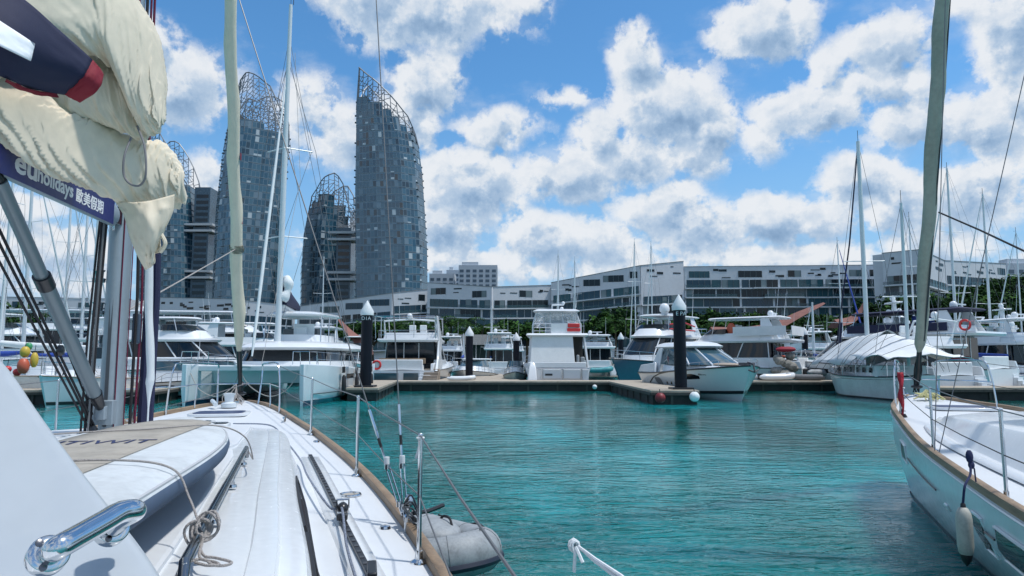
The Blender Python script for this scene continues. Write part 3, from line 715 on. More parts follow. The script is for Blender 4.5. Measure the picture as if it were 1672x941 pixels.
# ================================================================== BOAT TOOLKIT (local: x towards the bow, y to port, z up from the water)
class Hull:
    def __init__(s, L, B, fs, fb, rake=1.2, tr=.9, full=2.3, mid=.45, chine=.12, flare=.82, sag=0):
        s.L, s.B, s.fs, s.fb, s.rake, s.tr, s.full, s.mid, s.chine, s.flare, s.sag = L, B, fs, fb, rake, tr, full, mid, chine, flare, sag
    def hb(s, t):
        a = s.tr + (1 - s.tr) * min(1, t / s.mid) if t < s.mid else 1 - max(0, (t - s.mid) / (1 - s.mid)) ** s.full * .97
        return s.B / 2 * a
    def sheer(s, t): return s.fs + (s.fb - s.fs) * t ** 1.7 - s.sag * 4 * t * (1 - t)
    def pt(s, t, v, side=1):      # v 0 = keel, 1 = sheer
        hb, sh = s.hb(t), s.sheer(t); cz = s.chine + .35 * max(0, t - .55)
        fl = s.flare * (1 - .45 * max(0, (t - .5) / .5) ** 1.5); xr = s.rake * max(0, (t - .5) / .5) ** 2
        if v < .3: k = v / .3; y = hb * fl * .96 * k ** .8; z = -.45 + (cz + .45) * k ** 1.4
        else: k = (v - .3) / .7; y = hb * (fl * .96 + (1 - fl * .96) * k ** .85); z = cz + (sh - cz) * k
        zz = (z + .45) / (sh + .45)
        return Vector((s.L * t - xr * (1 - max(0, min(1, zz))), side * y, z))
    def build(s, root, mt, deck=GEL, rail=BLKG, stripe=None, boot=True, n=26, railr=.035):
        vs = [0, .1, .2, .3, .32, .45, .6, .75, .9, 1]; rings = []
        for i in range(n + 1):
            t = (i / n) ** .85; rings.append([s.pt(t, v, 1) for v in reversed(vs)] + [s.pt(t, v, -1) for v in vs[1:]])
        m = MB(); m.loft(rings, closed=False, cap0=True, cap1=True); m.build('hull', mt, root, ang=28)
        d = MB(); rows = [[s.pt((i / n) ** .85, 1, 1) - Vector((0,.02,.03)), Vector((s.L*(i/n)**.85, 0, s.sheer((i/n)**.85) + .06)), s.pt((i / n) ** .85, 1, -1) + Vector((0,.02,-.03))] for i in range(n + 1)]
        d.loft(rows, closed=False, cap0=False, cap1=False); d.build('deck', deck, root)
        if rail:
            r = MB()
            for sd in (1, -1): r.tube([s.pt((i/n)**.85, .985, sd) + Vector((0, sd*.012, 0)) for i in range(n+1)], railr, 6)
            r.build('rub_rail', rail, root)
        if stripe:
            r = MB()
            for sd in (1, -1): r.tube([s.pt((i/n)**.85, stripe[1], sd) for i in range(n+1)], .022, 5)
            r.build('stripe', stripe[0], root)
        if boot:
            r = MB()
            for sd in (1, -1):
                pts = []
                for i in range(n+1):
                    t = (i/n)**.85; k = .3
                    lo, hi = s.pt(t, .30, sd), s.pt(t, .36, sd); pts.append([lo + Vector((0,sd*.006,-.06)), hi + Vector((0,sd*.006,-.02))])
                r.loft(pts, closed=False, cap0=False, cap1=False)
            r.build('boot_stripe', BLKG, root)
    def window(s, root, t0, t1, v0, v1, side, mt=GLS, taper=.25, n=6, name='hull_window'):
        m = MB(); rows = []
        for i in range(n + 1):
            k = i / n; t = t0 + (t1 - t0) * k; e = taper * (v1 - v0)
            va = v0 + e * (1 - min(1, k * 4)) + 0; vb = v1 - e * max(0, k * 4 - 3) * .8
            o = Vector((0, side * .012, 0)); rows.append([s.pt(t, va, side) + o, s.pt(t, (va+vb)/2, side) + o, s.pt(t, vb, side) + o])
        m.loft(rows, closed=False, cap0=False, cap1=False); m.build(name, mt, root)
def plan(x0, x1, w0, w1, z, n=7, nose=.35, rc=.25, dz=0):
    """rounded superstructure outline from the aft edge x0 to the nose x1; w0, w1 half-widths aft and at the shoulder"""
    xs = x1 - (x1 - x0) * nose; P = []
    P.append((x0, w0 - rc)); P.append((x0 + rc*.3, w0 - rc*.3)); P.append((x0 + rc, w0))
    P.append(((x0 + xs) / 2, (w0 + w1) / 2 + .02)); P.append((xs, w1))
    for i in range(1, n): a = pi/2 * i / n; P.append((xs + (x1 - xs) * sin(a) ** .9, w1 * cos(a) ** .75))
    P.append((x1, 0))
    full = P + [(x, -y) for x, y in reversed(P[:-1])]
    return [Vector((x, y, z + dz * (x - x0))) for x, y in full]
def band(root, name, mt, levels, cap0=True, cap1=True, ang=40, bevel=0):
    m = MB(); m.loft([plan(*l[:5], **(l[5] if len(l) > 5 else {})) for l in levels], cap0=cap0, cap1=cap1); return m.build(name, mt, root, ang=ang, bevel=bevel)
def mullions(root, lo, hi, idx, r=.035, mt=GEL, name='window_post'):
    a, b = plan(*lo[:5], **(lo[5] if len(lo) > 5 else {})), plan(*hi[:5], **(hi[5] if len(hi) > 5 else {}))
    n = len(a)
    for i in idx:
        m = MB(); m.tube([a[i % n] * 1.004, b[i % n] * 1.004], r, 6); m.build(name, mt, root)
def bow_rail(root, H, t0, t1, h=.6, n=6, mid=True, r=.018, name='bow_rail'):
    m = MB(); ts = [t0 + (t1 - t0) * i / 14 for i in range(15)]
    for sd in (1, -1):
        top = [H.pt(t, 1, sd) * 1 + Vector((0, -sd*.10, h * min(1, (t - t0) / max(.01,(t1-t0)) * 5 + .35))) for t in ts]; m.tube(top, r, 6)
        if mid: m.tube([H.pt(t, 1, sd) + Vector((0, -sd*.10, h*.5 * min(1, (t - t0) / (t1-t0) * 5 + .35))) for t in ts], r*.55, 5)
        for k in range(n):
            t = t0 + (t1 - t0) * (k + .4) / n; b = H.pt(t, 1, sd) + Vector((0, -sd*.10, 0)); m.tube([b, b + Vector((0,0,h*min(1,(t-t0)/(t1-t0)*5+.35)))], r, 6)
    a, b = H.pt(t1, 1, 1) + Vector((0,-.1,h)), H.pt(t1, 1, -1) + Vector((0,.1,h)); m.tube([a, (a+b)/2 + Vector((.15,0,0)), b], r, 6)
    m.build(name, CHR, root)
def dome(root, p, r, name='radar_dome'):
    m = MB(); m.lathe([(r*.5,0),(r*.6,r*.3),(r*.95,r*.6),(r,r*1.1),(r*.8,r*1.75),(r*.4,r*2.05),(.01,r*2.1)], p, 14); m.build(name, GEL, root)
def whip(root, p, h, lean=(0,0), r=.014, name='antenna', mt=GEL):
    m = MB(); p = Vector(p); m.tube([p, p + Vector((lean[0]*h, lean[1]*h, h))], [r*1.4, r*.6], 5); m.build(name, mt, root)
def radar_bar(root, p, w_=1.1):
    m = MB(); x, y, z = p; m.lathe([(.10,0),(.13,.1),(.1,.22)], p, 10); m.bar((x, y - w_/2, z+.29), (x, y + w_/2, z+.29), .12, .09); m.build('radar_scanner', GEL, root)
def fender(label, p, r=.13, h=.6, mt=None, group='fenders hanging off the moored boats'):
    p = Vector(p); root = empty('fender', p, 0, label, 'fender', group)
    m = MB(); m.lathe([(.02,0),(r*.55,.04),(r,.04+r*.8),(r,h-r*.8),(r*.55,h-.04),(.03,h),(.03,h+.06)], (0,0,0), 12); m.build('body', mt or WCAN, root)
    m = MB(); m.tube([(0,0,h+.04),(.0,.0,h+.75)], .012, 5); m.build('lanyard', ROPED, root)
    return root
def lifering(root, p, axis='x', r=.33, mt=None):
    m = MB(); p = Vector(p); pts = []
    for k in range(16):
        a = 2*pi*k/16; pts.append(p + (Vector((0, r*cos(a), r*sin(a))) if axis == 'x' else Vector((r*cos(a), 0, r*sin(a)))))
    m.tube(pts, .075, 8, closed=True); m.build('lifebuoy', mt or ORNG, root)

def flybridge_yacht(label, loc, rz, L=13.5, B=4.2, hullm=GEL, fs=1.15, fb=2.0, house=(.14,.74), fh=2.3, hardtop=True, canopy=GEL, arch=True, seed=0, name='motor_yacht',
                    group='motor yachts moored in the marina', cockpit=True, fly_mt=GEL, dingy=False, rail=BLKG, top_z=1.75, hw=GLS, extra=True):
    R = random.Random(seed); root = empty(name, loc, rz, label, 'motor yacht', group)
    H = Hull(L, B, fs, fb, rake=L*.12); H.build(root, hullm, rail=rail); hb = B/2
    for sd in (1, -1):
        H.window(root, .42, .60, .62, .80, sd, hw); H.window(root, .64, .76, .68, .82, sd, hw)
        for k in range(2): 
            m = MB(); c = H.pt(.80 + .05*k, .72, sd); m.ell(c, (.13,.03,.08), 10, 6); m.build('porthole', GLS, root)
    x0, x1 = L*house[0], L*house[1]; dz = fs - .05; w0, w1 = hb*.80, hb*.74
    zr = dz + fh
    band(root, 'cabin_side', GEL, [(x0, x1, w0, w1, dz), (x0, x1-.1, w0*.99, w1*.99, dz+.85)])
    band(root, 'saloon_window', hw, [(x0+.02, x1-.12, w0*.975, w1*.965, dz+.84), (x0+.1, x1-L*.115, w0*.93, w1*.86, zr-.12)], cap0=False, cap1=False)
    mullions(root, (x0+.02, x1-.12, w0*.975, w1*.965, dz+.84), (x0+.1, x1-L*.115, w0*.93, w1*.86, zr-.12), (2, 3, 4, 7, -3, -4, -5, -8), .045)
    # flybridge deck overhangs the cockpit
    xo = max(.25, x0 - L*.10)
    band(root, 'flybridge_deck', fly_mt, [(xo, x1-L*.10, hb*.82, hb*.72, zr-.14), (xo-.05, x1-L*.09, hb*.88, hb*.76, zr), (xo, x1-L*.12, hb*.88, hb*.74, zr+.12)])
    band(root, 'flybridge_coaming', fly_mt, [(xo+L*.09, x1-L*.13, hb*.84, hb*.70, zr+.1), (xo+L*.10, x1-L*.17, hb*.80, hb*.64, zr+.62)])
    band(root, 'windscreen', hw, [(x1-L*.32, x1-L*.175, hb*.70, hb*.60, zr+.6), (x1-L*.32, x1-L*.215, hb*.66, hb*.52, zr+.98)], cap0=False, cap1=False)
    m = MB(); xs = (xo + x1) / 2
    for sd in (.45, -.45): m.box(xs-.35, xs+.25, sd-.28, sd+.28, zr+.6, zr+.95); m.box(xs-.45, xs-.3, sd-.28, sd+.28, zr+.9, zr+1.35)
    m.build('helm_seat', WCAN, root, bevel=.05)
    if hardtop:
        zt = zr + top_z; a, b = xo + L*.06, x1 - L*.20
        band(root, 'hardtop', canopy, [(a, b, hb*.68, hb*.62, zt), (a-.1, b+.1, hb*.74, hb*.66, zt+.07), (a, b, hb*.66, hb*.58, zt+.16)])
        for sd in (1, -1):
            m = MB(); m.hexa([(a+.1, sd*hb*.78, zr+.1), (a+1.5, sd*hb*.78, zr+.1), (a+1.5, sd*(hb*.78-.08), zr+.1), (a+.1, sd*(hb*.78-.08), zr+.1),
                              (a+.9, sd*hb*.66, zt+.02), (a+1.5, sd*hb*.66, zt+.02), (a+1.5, sd*(hb*.66-.08), zt+.02), (a+.9, sd*(hb*.66-.08), zt+.02)]); m.build('arch_leg', fly_mt, root, bevel=.03)
            m = MB(); m.tube([(b-.6, sd*hb*.62, zr+.5), (b-.9, sd*hb*.58, zt+.03)], .03, 6); m.build('hardtop_post', CHR, root)
        dome(root, (a+1.0, .45, zt+.14), .24); radar_bar(root, (a+.9, -.35, zt+.16)); whip(root, (a+.4, hb*.5, zt+.1), 2.6, (-.12,0)); whip(root, (a+.4, -hb*.5, zt+.1), 2.0, (-.12,0))
    else:
        for sd in (1, -1): 
            m = MB(); m.tube([(xo+L*.12, sd*hb*.8, zr+.3), (xo+L*.06, sd*hb*.74, zr+1.5), (xo+L*.06, 0, zr+1.65)], .07, 8); m.build('radar_arch', fly_mt, root)
        dome(root, (xo+L*.06, 0, zr+1.65), .22); whip(root, (xo+L*.06, .8, zr+1.6), 2.4, (-.15,0))
    # fly rail aft
    m = MB(); q = [(xo+L*.16, hb*.84, zr+.75), (xo+.1, hb*.82, zr+.75), (xo+.02, hb*.6, zr+.75), (xo+.02, -hb*.6, zr+.75), (xo+.1, -hb*.82, zr+.75), (xo+L*.16, -hb*.84, zr+.75)]
    m.tube(q, .02, 6)
    for p in q[:3] + q[3:]: m.tube([p, (p[0], p[1], zr+.1)], .017, 5)
    m.tube([(p[0], p[1], zr+.42) for p in q], .010, 5); m.build('flybridge_rail', CHR, root)
    if cockpit:
        m = MB(); m.box(x0-.03, x0+.02, -w0*.85, w0*.85, dz+.1, zr-.2); m.build('saloon_door', hw, root, smooth=False)
        for yy in (-w0*.3, w0*.25):
            m = MB(); m.box(x0-.07, x0-.03, yy-.03, yy+.03, dz+.1, zr-.2); m.build('door_frame', GEL, root, smooth=False)
        m = MB(); m.box(.35, .75, -hb*.55, hb*.8, dz, dz+.45); m.box(.22, .38, -hb*.55, hb*.8, dz, dz+.85); m.build('cockpit_seat', WCAN, root, bevel=.06)
        for sd in (1, -1):
            m = MB(); m.loft([[(-.02, sd*hb*.86, dz), (x0+.2, sd*hb*.93, dz), (x0+.2, sd*hb*.85, dz), (-.02, sd*hb*.78, dz)], [(.12, sd*hb*.86, dz+.55), (x0+.2, sd*hb*.90, dz+.75), (x0+.2, sd*hb*.83, dz+.75), (.12, sd*hb*.78, dz+.55)]]); m.build('bulwark', GEL, root, bevel=.03)
    m = MB(); m.prism([(-1.05,-hb*.72),(-1.05,hb*.72),(-.85,hb*.84),(.1,hb*.84),(.1,-hb*.84),(-.85,-hb*.84)], .28, .42); m.build('swim_platform', TEAKG, root, bevel=.03)
    for k in range(4):
        m = MB(); m.box(-.75+.24*k, -.4+.24*k, -hb*.80, -hb*.48, .42, .42+.2*(k+1)); m.build('transom_step', GEL, root, bevel=.02)
    bow_rail(root, H, .48, .985, .62)
    m = MB(); m.bar((L-.5,0,fb+.05), (L+.25,0,fb+.0), .22, .1); m.tube([(L+.15,0,fb-.02),(L+.1,0,fb-.4),(L-.05,.18,fb-.5)], .03, 6); m.build('anchor', CHR, root)
    if dingy: lifering(root, (x0-.2, hb*.7, dz+.9))
    return root, H

def small_cruiser(label, loc, rz, L=8, B=2.8, hullm=GEL2, seed=0, top=True, group='motor yachts moored in the marina', canvas=None):
    root = empty('motor_cruiser', loc, rz, label, 'motor cruiser', group); hb = B/2
    H = Hull(L, B, .75, 1.25, rake=L*.13, flare=.78); H.build(root, hullm, rail=BLKG)
    band(root, 'cabin', GEL, [(L*.34, L*.80, hb*.78, hb*.6, .85), (L*.36, L*.72, hb*.7, hb*.5, 1.55)])
    band(root, 'windscreen', GLS2, [(L*.36, L*.68, hb*.72, hb*.55, 1.54), (L*.36, L*.58, hb*.62, hb*.45, 2.05)], cap0=False)
    if top:
        band(root, 'hardtop', canvas or GEL, [(L*.2, L*.60, hb*.70, hb*.5, 2.12), (L*.19, L*.61, hb*.76, hb*.52, 2.2), (L*.2, L*.58, hb*.7, hb*.5, 2.27)])
        for sd in (1,-1): m = MB(); m.tube([(L*.18, sd*hb*.85, 1.0), (L*.26, sd*hb*.66, 2.15)], .04, 6); m.build('hardtop_post', GEL, root)
        whip(root, (L*.3, 0, 2.25), 1.6)
    m = MB(); m.box(.5, .9, -hb*.7, hb*.7, .8, 1.25); m.build('cockpit_seat', WCAN, root, bevel=.05)
    for sd in (1,-1): H.window(root, .45, .62, .66, .84, sd)
    bow_rail(root, H, .5, .98, .45, 5)
    return root, H

def sail_yacht(label, loc, rz, L=11, B=3.5, mast=14, hullm=GEL, rake=.02, boomcover=BCAN, furl=WCAN, seed=0, fs=1.0, fb=1.35, group='sailing yachts with bare masts', mm=ALUW, bimini=None, mx=.55, mr=.085):
    R = random.Random(seed); root = empty('sailing_yacht', loc, rz, label, 'sailing yacht', group); hb = B/2
    H = Hull(L, B, fs, fb, rake=L*.09, tr=.75, full=1.9, mid=.42, chine=.02, flare=.93, sag=.06); H.build(root, hullm, rail=TEAK, railr=.025)
    band(root, 'coachroof', GEL, [(L*.28, L*.74, hb*.62, hb*.42, fs-.05), (L*.29, L*.70, hb*.55, hb*.36, fs+.45)])
    for sd in (1,-1):
        for k in range(3):
            m = MB(); x = L*(.36+.1*k); y = sd*(hb*(.60-.035*k)+.0); m.hexa([(x,y,fs+.12),(x+.55,y*.96,fs+.12),(x+.55,y*.96+sd*.03,fs+.12),(x,y+sd*.03,fs+.12),(x,y*.95,fs+.3),(x+.55,y*.91,fs+.3),(x+.55,y*.91+sd*.03,fs+.3),(x,y*.95+sd*.03,fs+.3)]); m.build('cabin_window', GLS, root, smooth=False)
    X = L*mx; top = Vector((X - mast*rake, 0, mast)); f = lambda z: Vector((X - (z)*rake, 0, z))
    m = MB(); m.tube([f(fs+.3), f(mast*.6), top], [mr, mr*.9, mr*.62], 10); m.build('mast', mm, root)
    w_ = MB(); cp = [Vector((X-.25, sd*hb*.93, fs)) for sd in (1,-1)]
    for hgt in (.42, .70):
        m = MB(); p = f(mast*hgt); sp = hb*(.75 if hgt < .5 else .55)
        m.tube([p + Vector((-.15,sp,.05)), p, p + Vector((-.15,-sp,.05))], .022, 5); m.build('spreader', mm, root)
        for i, sd in enumerate((1,-1)):
            q = p + Vector((-.15, sd*sp, .05)); w_.tube([cp[i], q, top if hgt > .5 else f(mast*.72)], .009, 4)
    for i in (0,1): w_.tube([cp[i], f(mast*.42)], .008, 4)
    bowp = Vector((L-.15, 0, fb+.05)); sternp = Vector((.1, 0, fs))
    w_.tube([bowp, top], .010, 4); w_.tube([sternp, top], .009, 4); w_.build('standing_rigging', WIRE, root)
    if furl: m = MB(); m.tube([bowp.lerp(top, k) for k in (.05,.1,.5,.93)], [.05,.085,.07,.03], 8); m.build('furled_headsail', furl, root)
    if boomcover:
        m = MB(); b0, b1 = f(fs+1.3) + Vector((-.1,0,0)), Vector((X - L*.40, 0, fs+1.35)); m.tube([b0, b1], .06, 8); m.build('boom', mm, root)
        m = MB(); m.tube([b0+Vector((0,0,.35)), b0.lerp(b1,.3)+Vector((0,0,.2)), b1+Vector((0,0,.1))], [.16,.19,.10], 10); m.build('sail_cover', boomcover, root)
    m = MB(); m.box(-.015+top.x, top.x+.015, -.01, .01, mast, mast+.5); m.tube([top+Vector((0,0,.1)), top+Vector((.35,0,.15))], .01, 4); m.build('masthead_vane', BLK, root, smooth=False)
    bow_rail(root, H, .72, .985, .6, 3)
    m = MB()
    for sd in (1,-1):
        for k in range(6):
            t = .1 + .12*k; b = H.pt(t,1,sd) + Vector((0,-sd*.08,0)); m.tube([b, b+Vector((0,0,.6))], .012, 5)
        for h in (.3,.6): m.tube([H.pt(.05+.1*k,1,sd) + Vector((0,-sd*.08,h)) for k in range(8)], .006, 4)
    m.build('lifelines', CHR, root)
    if bimini:
        m = MB(); rows = [[Vector((x, y, fs+1.85 - .25*(abs(y)/hb/.8)**2 - .06*(x-L*.15)**2)) for y in (-hb*.8,-hb*.4,0,hb*.4,hb*.8)] for x in (L*.04,L*.1,L*.17,L*.24)]
        m.loft(rows, closed=False, cap0=False, cap1=False); o = m.build('bimini', bimini, root); sm = o.modifiers.new('s','SOLIDIFY'); sm.thickness = .02
        m = MB()
        for x in (L*.05, L*.23): m.tube([(x,hb*.82,fs),(x,hb*.8,fs+1.6),(x,0,fs+1.83),(x,-hb*.8,fs+1.6),(x,-hb*.82,fs)], .014, 5)
        m.build('bimini_frame', CHR, root)
    return root, H
def X(px, Y): return at(px, 588, Y).x
# ================================================================== THE MOORED BOATS
D2 = radians
# ---- catamaran, bows towards us: local x forward = towards the camera
def catamaran():
    root = empty('catamaran', (-12.35, 45.2, 0), -pi/2, 'white sailing catamaran, twin bows towards us, dark sail bag over its flybridge', 'catamaran')
    L = 13.2
    for sd in (1, -1):
        m = MB(); rings = []
        for i in range(22):
            t = i / 21; x = L * t; hw = .82 * (1 - max(0, (t - .55) / .45) ** 2.4 * .86) * (.8 + .2*min(1, t*4)); sh = 1.45 + .48 * t ** .8; r = .35 * (max(0, t - .8) / .2) ** 2
            yc = sd * 2.70; out = hw; inn = hw * .92
            rings.append([Vector((x, yc + sd*out, sh)), Vector((x, yc + sd*out*1.0, .75)), Vector((x - r*.2, yc + sd*out*.82, .30)), Vector((x - r*.3, yc + sd*out*.55, -.1)), Vector((x - r*.3, yc, -.45)),
                          Vector((x - r*.3, yc - sd*inn*.55, -.1)), Vector((x, yc - sd*inn*.85, .5)), Vector((x, yc - sd*inn, sh))])
        m.loft(rings, closed=True); m.build('hull', GEL2, root, ang=50, bevel=.04)
        for s2 in (1,-1):
            m = MB(); rw = []
            for i in range(22):
                t = i/21; hw = .82*(1-max(0,(t-.55)/.45)**2.4*.86)*(.8+.2*min(1,t*4)); r = .35*(max(0,t-.8)/.2)**2
                f = (lambda k: hw*(1.0 if s2 == sd else .92)*(.67+.17*k)); rw.append([Vector((L*t-r*.28+.012, sd*2.70+s2*(f(0)+.012), .02)), Vector((L*t-r*.25+.012, sd*2.70+s2*(f(.9)+.012), .24))])
            m.loft(rw, closed=False, cap0=False, cap1=False); m.build('boot_stripe', NAVY, root)
        # hull side window and knuckle line
        m = MB(); m.box(L*.30, L*.44, 0, .03, 1.12, 1.36); m.box(L*.48, L*.60, 0, .03, 1.14, 1.38); m.xf(Matrix.Translation((0, sd*(2.70+.80) + (0 if sd > 0 else -.03), 0))); m.build('hull_window', GLS, root, smooth=False)
        m = MB(); m.tube([(L*k, sd*(2.70 + .825*(1 - max(0,(k-.55)/.45)**2.4*.86)), .52) for k in (.05,.3,.5,.7,.85,.95)], .02, 5); m.build('knuckle_stripe', BLKG, root)
        m = MB()
        for k in range(7):
            x = L*(.12 + .13*k); y = sd*3.35 if k < 5 else sd*(3.2 - .2*(k-5)); m.tube([(x,y,1.6),(x,y,2.35)], .014, 5)
        m.tube([(L*.12, sd*3.35, 2.35),(L*.64, sd*3.35, 2.42),(L*.9, sd*3.0, 2.5)], .006, 4); m.tube([(L*.12, sd*3.35, 2.0),(L*.64, sd*3.35, 2.08),(L*.9, sd*3.0, 2.15)], .006, 4); m.build('lifelines', CHR, root)
        m = MB(); m.tube([(L-.2,sd*2.2,1.9),(L-.25,sd*2.2,2.5),(L-1.3,sd*2.2,2.5),(L-1.4,sd*2.2,1.9)], .018, 6); m.tube([(L-.2,sd*3.0,1.9),(L-.25,sd*2.95,2.5),(L-1.3,sd*3.0,2.5),(L-1.4,sd*3.05,1.9)], .018, 6); m.tube([(L-.25,sd*2.2,2.5),(L-.25,sd*2.95,2.5)], .018, 6); m.build('pulpit', CHR, root)
    m = MB(); m.loft([[(.9,-2.2,.75),(L*.84,-2.2,.98),(L*.84,2.2,.98),(.9,2.2,.75)], [(.9,-2.9,1.6),(L*.86,-2.6,1.86),(L*.86,2.6,1.86),(.9,2.9,1.6)]]); m.build('bridge_deck', GEL2, root, smooth=False, bevel=.05)
    m = MB(); m.bar((L-.9,-2.6,1.72), (L-.9,2.6,1.72), .22, .26); m.build('forward_crossbeam', ALUW, root, bevel=.04)
    m = MB()
    for k in range(25): y = -2.1 + 4.2*k/24; m.tube([(L*.85,y,1.80),(L-1.0,y,1.78)], .014, 4)
    for k in range(14): x = L*.86 + (L*.14-1.0)*k/13; m.tube([(x,-2.1,1.79),(x,2.1,1.79)], .014, 4)
    m.build('trampoline', GREYC, root)
    m = MB(); m.tube([(L*.68,0,1.75),(L+.9,0,1.85)], .07, 8); m.build('bowsprit', ALUW, root)
    m = MB(); m.tube(catmull([(L-.2,-2.5,1.5),(L-.1,-2.0,.75),(L-.1,-1.2,.45),(L+.1,-.4,.9),(L+.4,0,1.6)],6), .022, 6); m.tube(catmull([(L-.2,2.5,1.5),(L-.1,2.0,.75),(L-.1,1.2,.45),(L+.1,.4,.9),(L+.4,0,1.6)],6), .022, 6); m.build('mooring_bridle', ROPE, root)
    hbk = 2.75
    band(root, 'cabin_side', GEL, [(2.6, L*.69, hbk, hbk*.9, 1.62, dict(nose=.3)), (2.6, L*.68, hbk*.97, hbk*.87, 2.05, dict(nose=.3))])
    band(root, 'saloon_window', GLS, [(2.65, L*.675, hbk*.96, hbk*.86, 2.04, dict(nose=.3)), (2.7, L*.64, hbk*.92, hbk*.8, 2.66, dict(nose=.3))], cap0=False, cap1=False)
    mullions(root, (2.65, L*.675, hbk*.96, hbk*.86, 2.04, dict(nose=.3)), (2.7, L*.64, hbk*.92, hbk*.8, 2.66, dict(nose=.3)), (3,5,8,-4,-6,-9), .03, BLKG)
    band(root, 'coach_roof', GEL, [(1.6, L*.67, hbk*1.0, hbk*.86, 2.64, dict(nose=.3)), (1.4, L*.69, hbk*1.08, hbk*.92, 2.78, dict(nose=.3)), (1.5, L*.66, hbk*1.05, hbk*.86, 2.98, dict(nose=.3)), (1.9, L*.60, hbk*.9, hbk*.7, 3.12, dict(nose=.3))])
    band(root, 'flybridge_coaming', GEL, [(2.6, 6.2, 1.5, 1.4, 3.1), (2.6, 6.0, 1.45, 1.3, 3.55)])
    m = MB(); m.box(3.2, 4.6, -1.1, 1.0, 3.3, 3.95); m.build('helm_seat', GCAN, root, bevel=.08)
    m = MB(); m.box(5.0, 5.1, -.3, .9, 3.4, 4.2); m.box(4.9, 5.3, -.1, .5, 3.3, 4.0); m.build('helm_console', GEL, root, bevel=.04)
    band(root, 'bimini_top', GEL2, [(2.2, 6.6, 1.7, 1.5, 4.62, dict(nose=.3)), (2.1, 6.7, 1.85, 1.6, 4.70, dict(nose=.3)), (2.3, 6.4, 1.6, 1.4, 4.84, dict(nose=.3))])
    m = MB()
    for x in (2.5, 4.3, 6.0):
        for sd in (1,-1): m.tube([(x+.25, sd*1.6, 3.05), (x, sd*1.55, 4.65)], .035, 6)
    m.build('bimini_frame', CHR, root)
    MXc = 7.6; MT = 22.4
    m = MB(); m.tube([(MXc,-.35,3.0),(MXc-.1,-.35,12),(MXc-.25,-.35,MT)], [.16,.15,.10], 12); m.build('mast', ALUW, root)
    m = MB(); m.tube([(MXc-.25,-.35,MT),(MXc-.25,-.35,MT+.9)], .012, 4); m.tube([(MXc-.25,-.2,MT),(MXc-.25,-.2,MT+.5)], .02, 4); m.build('masthead_antenna', BLK, root)
    w_ = MB()
    for z, sp in ((8.9, 1.1), (13.9, 1.25)):
        m = MB(); m.tube([(MXc-.9,sp*1.05-.35,z+.02),(MXc,-.35,z),(MXc-.9,-sp-.35,z+.02)], .035, 6); m.build('spreader', ALUW, root)
        for sd in (1,-1): w_.tube([(MXc-.9, sd*sp-.35, z), (MXc-.2,-.35, min(MT-1, z+6.5))], .012, 4); w_.tube([(MXc-.9, sd*sp-.35, z), (MXc-.2,-.35, z-5)], .012, 4)
    for sd in (1,-1): w_.tube([(MXc-2.2, sd*3.3, 1.6), (MXc-.9, sd*1.5-.35, 13.9), (MXc-.2,-.35,19)], .014, 4); w_.tube([(MXc-2.2, sd*3.3, 1.6), (MXc-.2,-.35,19.5)], .012, 4)
    w_.build('standing_rigging', WIRE, root)
    top = Vector((MXc-.15,-.35,19.0)); bw = Vector((L+.7,0,1.95)); fb = Vector((L-.95,0,1.95))
    m = MB(); m.tube([fb.lerp(top,k) for k in (.02,.06,.3,.6,.9)], [.04,.07,.085,.07,.035], 10); m.build('furled_headsail', WCAN, root)
    m = MB(); m.tube([fb+Vector((0,.5,0)), Vector((MXc,.6,12)), Vector((MXc-.2,0,19.5))], .012, 5); m.build('topping_lift', ROPE, root)
    # boom and lazy bag: dark bag with white sail bulging out
    m = MB(); m.tube([(MXc-.3,-.3,5.15),(2.0,-1.1,5.0)], .12, 8); m.build('boom', ALUW, root)
    m = MB(); m.loft([[Vector((MXc-.3-(MXc-2.3)*k, -.3-.8*k + dy*(.34-.12*k), 5.2+dz*(1.25-.75*k))) for dy, dz in ((-.8,-.05),(-1,.35),(-.45,.85),(0,.95),(.45,.85),(1,.35),(.8,-.05))] for k in (0,.12,.4,.7,1)]); o = m.build('sail_bag', NCAN, root, ang=60)
    m = MB(); rr = random.Random(5); pts = [(MXc-.2,-.25,5.35),(MXc-.35,.0,6.0),(MXc-.5,-.1,6.6),(MXc-1.5,-.45,6.35),(MXc-3,-.7,6.0)]; m.tube(catmull(pts,5), [.24+.06*sin(i*1.1) if i < 18 else .1 for i in range(21)], 10); m.build('stowed_sail', WCAN, root)
    m = MB(); m.box(.1, .5, -3.3, -2.2, .5, .9); m.box(.4, .9, -3.3, -2.2, .9, 1.3); m.box(.1,.5,2.2,3.3,.5,.9); m.build('stern_step', GEL, root, bevel=.04)
    return root
catamaran()
# dark fenders hanging on the catamaran's outer side
def flat_fender(label, p):
    root = empty('fender', p, 0, label, 'fender', 'dark fenders on the catamaran'); m = MB(); m.lathe([(.04,-.1),(.11,.05),(.12,.4),(.10,.85),(.04,.95)], (0,0,0), 12); m.build('body', BLK, root)
    m = MB(); m.box(-.06,.02,-.22,.22,1.05,1.38); m.build('fender_board', BLK, root, bevel=.03); m = MB(); m.tube([(0,0,1.4),(-.1,0,1.75)], .012, 5); m.build('lanyard', ROPED, root); return root
for i, (yy, dz, t) in enumerate(((36.0,.40,'nearest the bow'),(39.0,.30,'second from the bow'),(40.6,.42,'third from the bow'),(43.0,.35,'nearest the stern'))):
    flat_fender(f'black fender on the catamaran side, {t}', (-12.35+3.68, yy, dz))
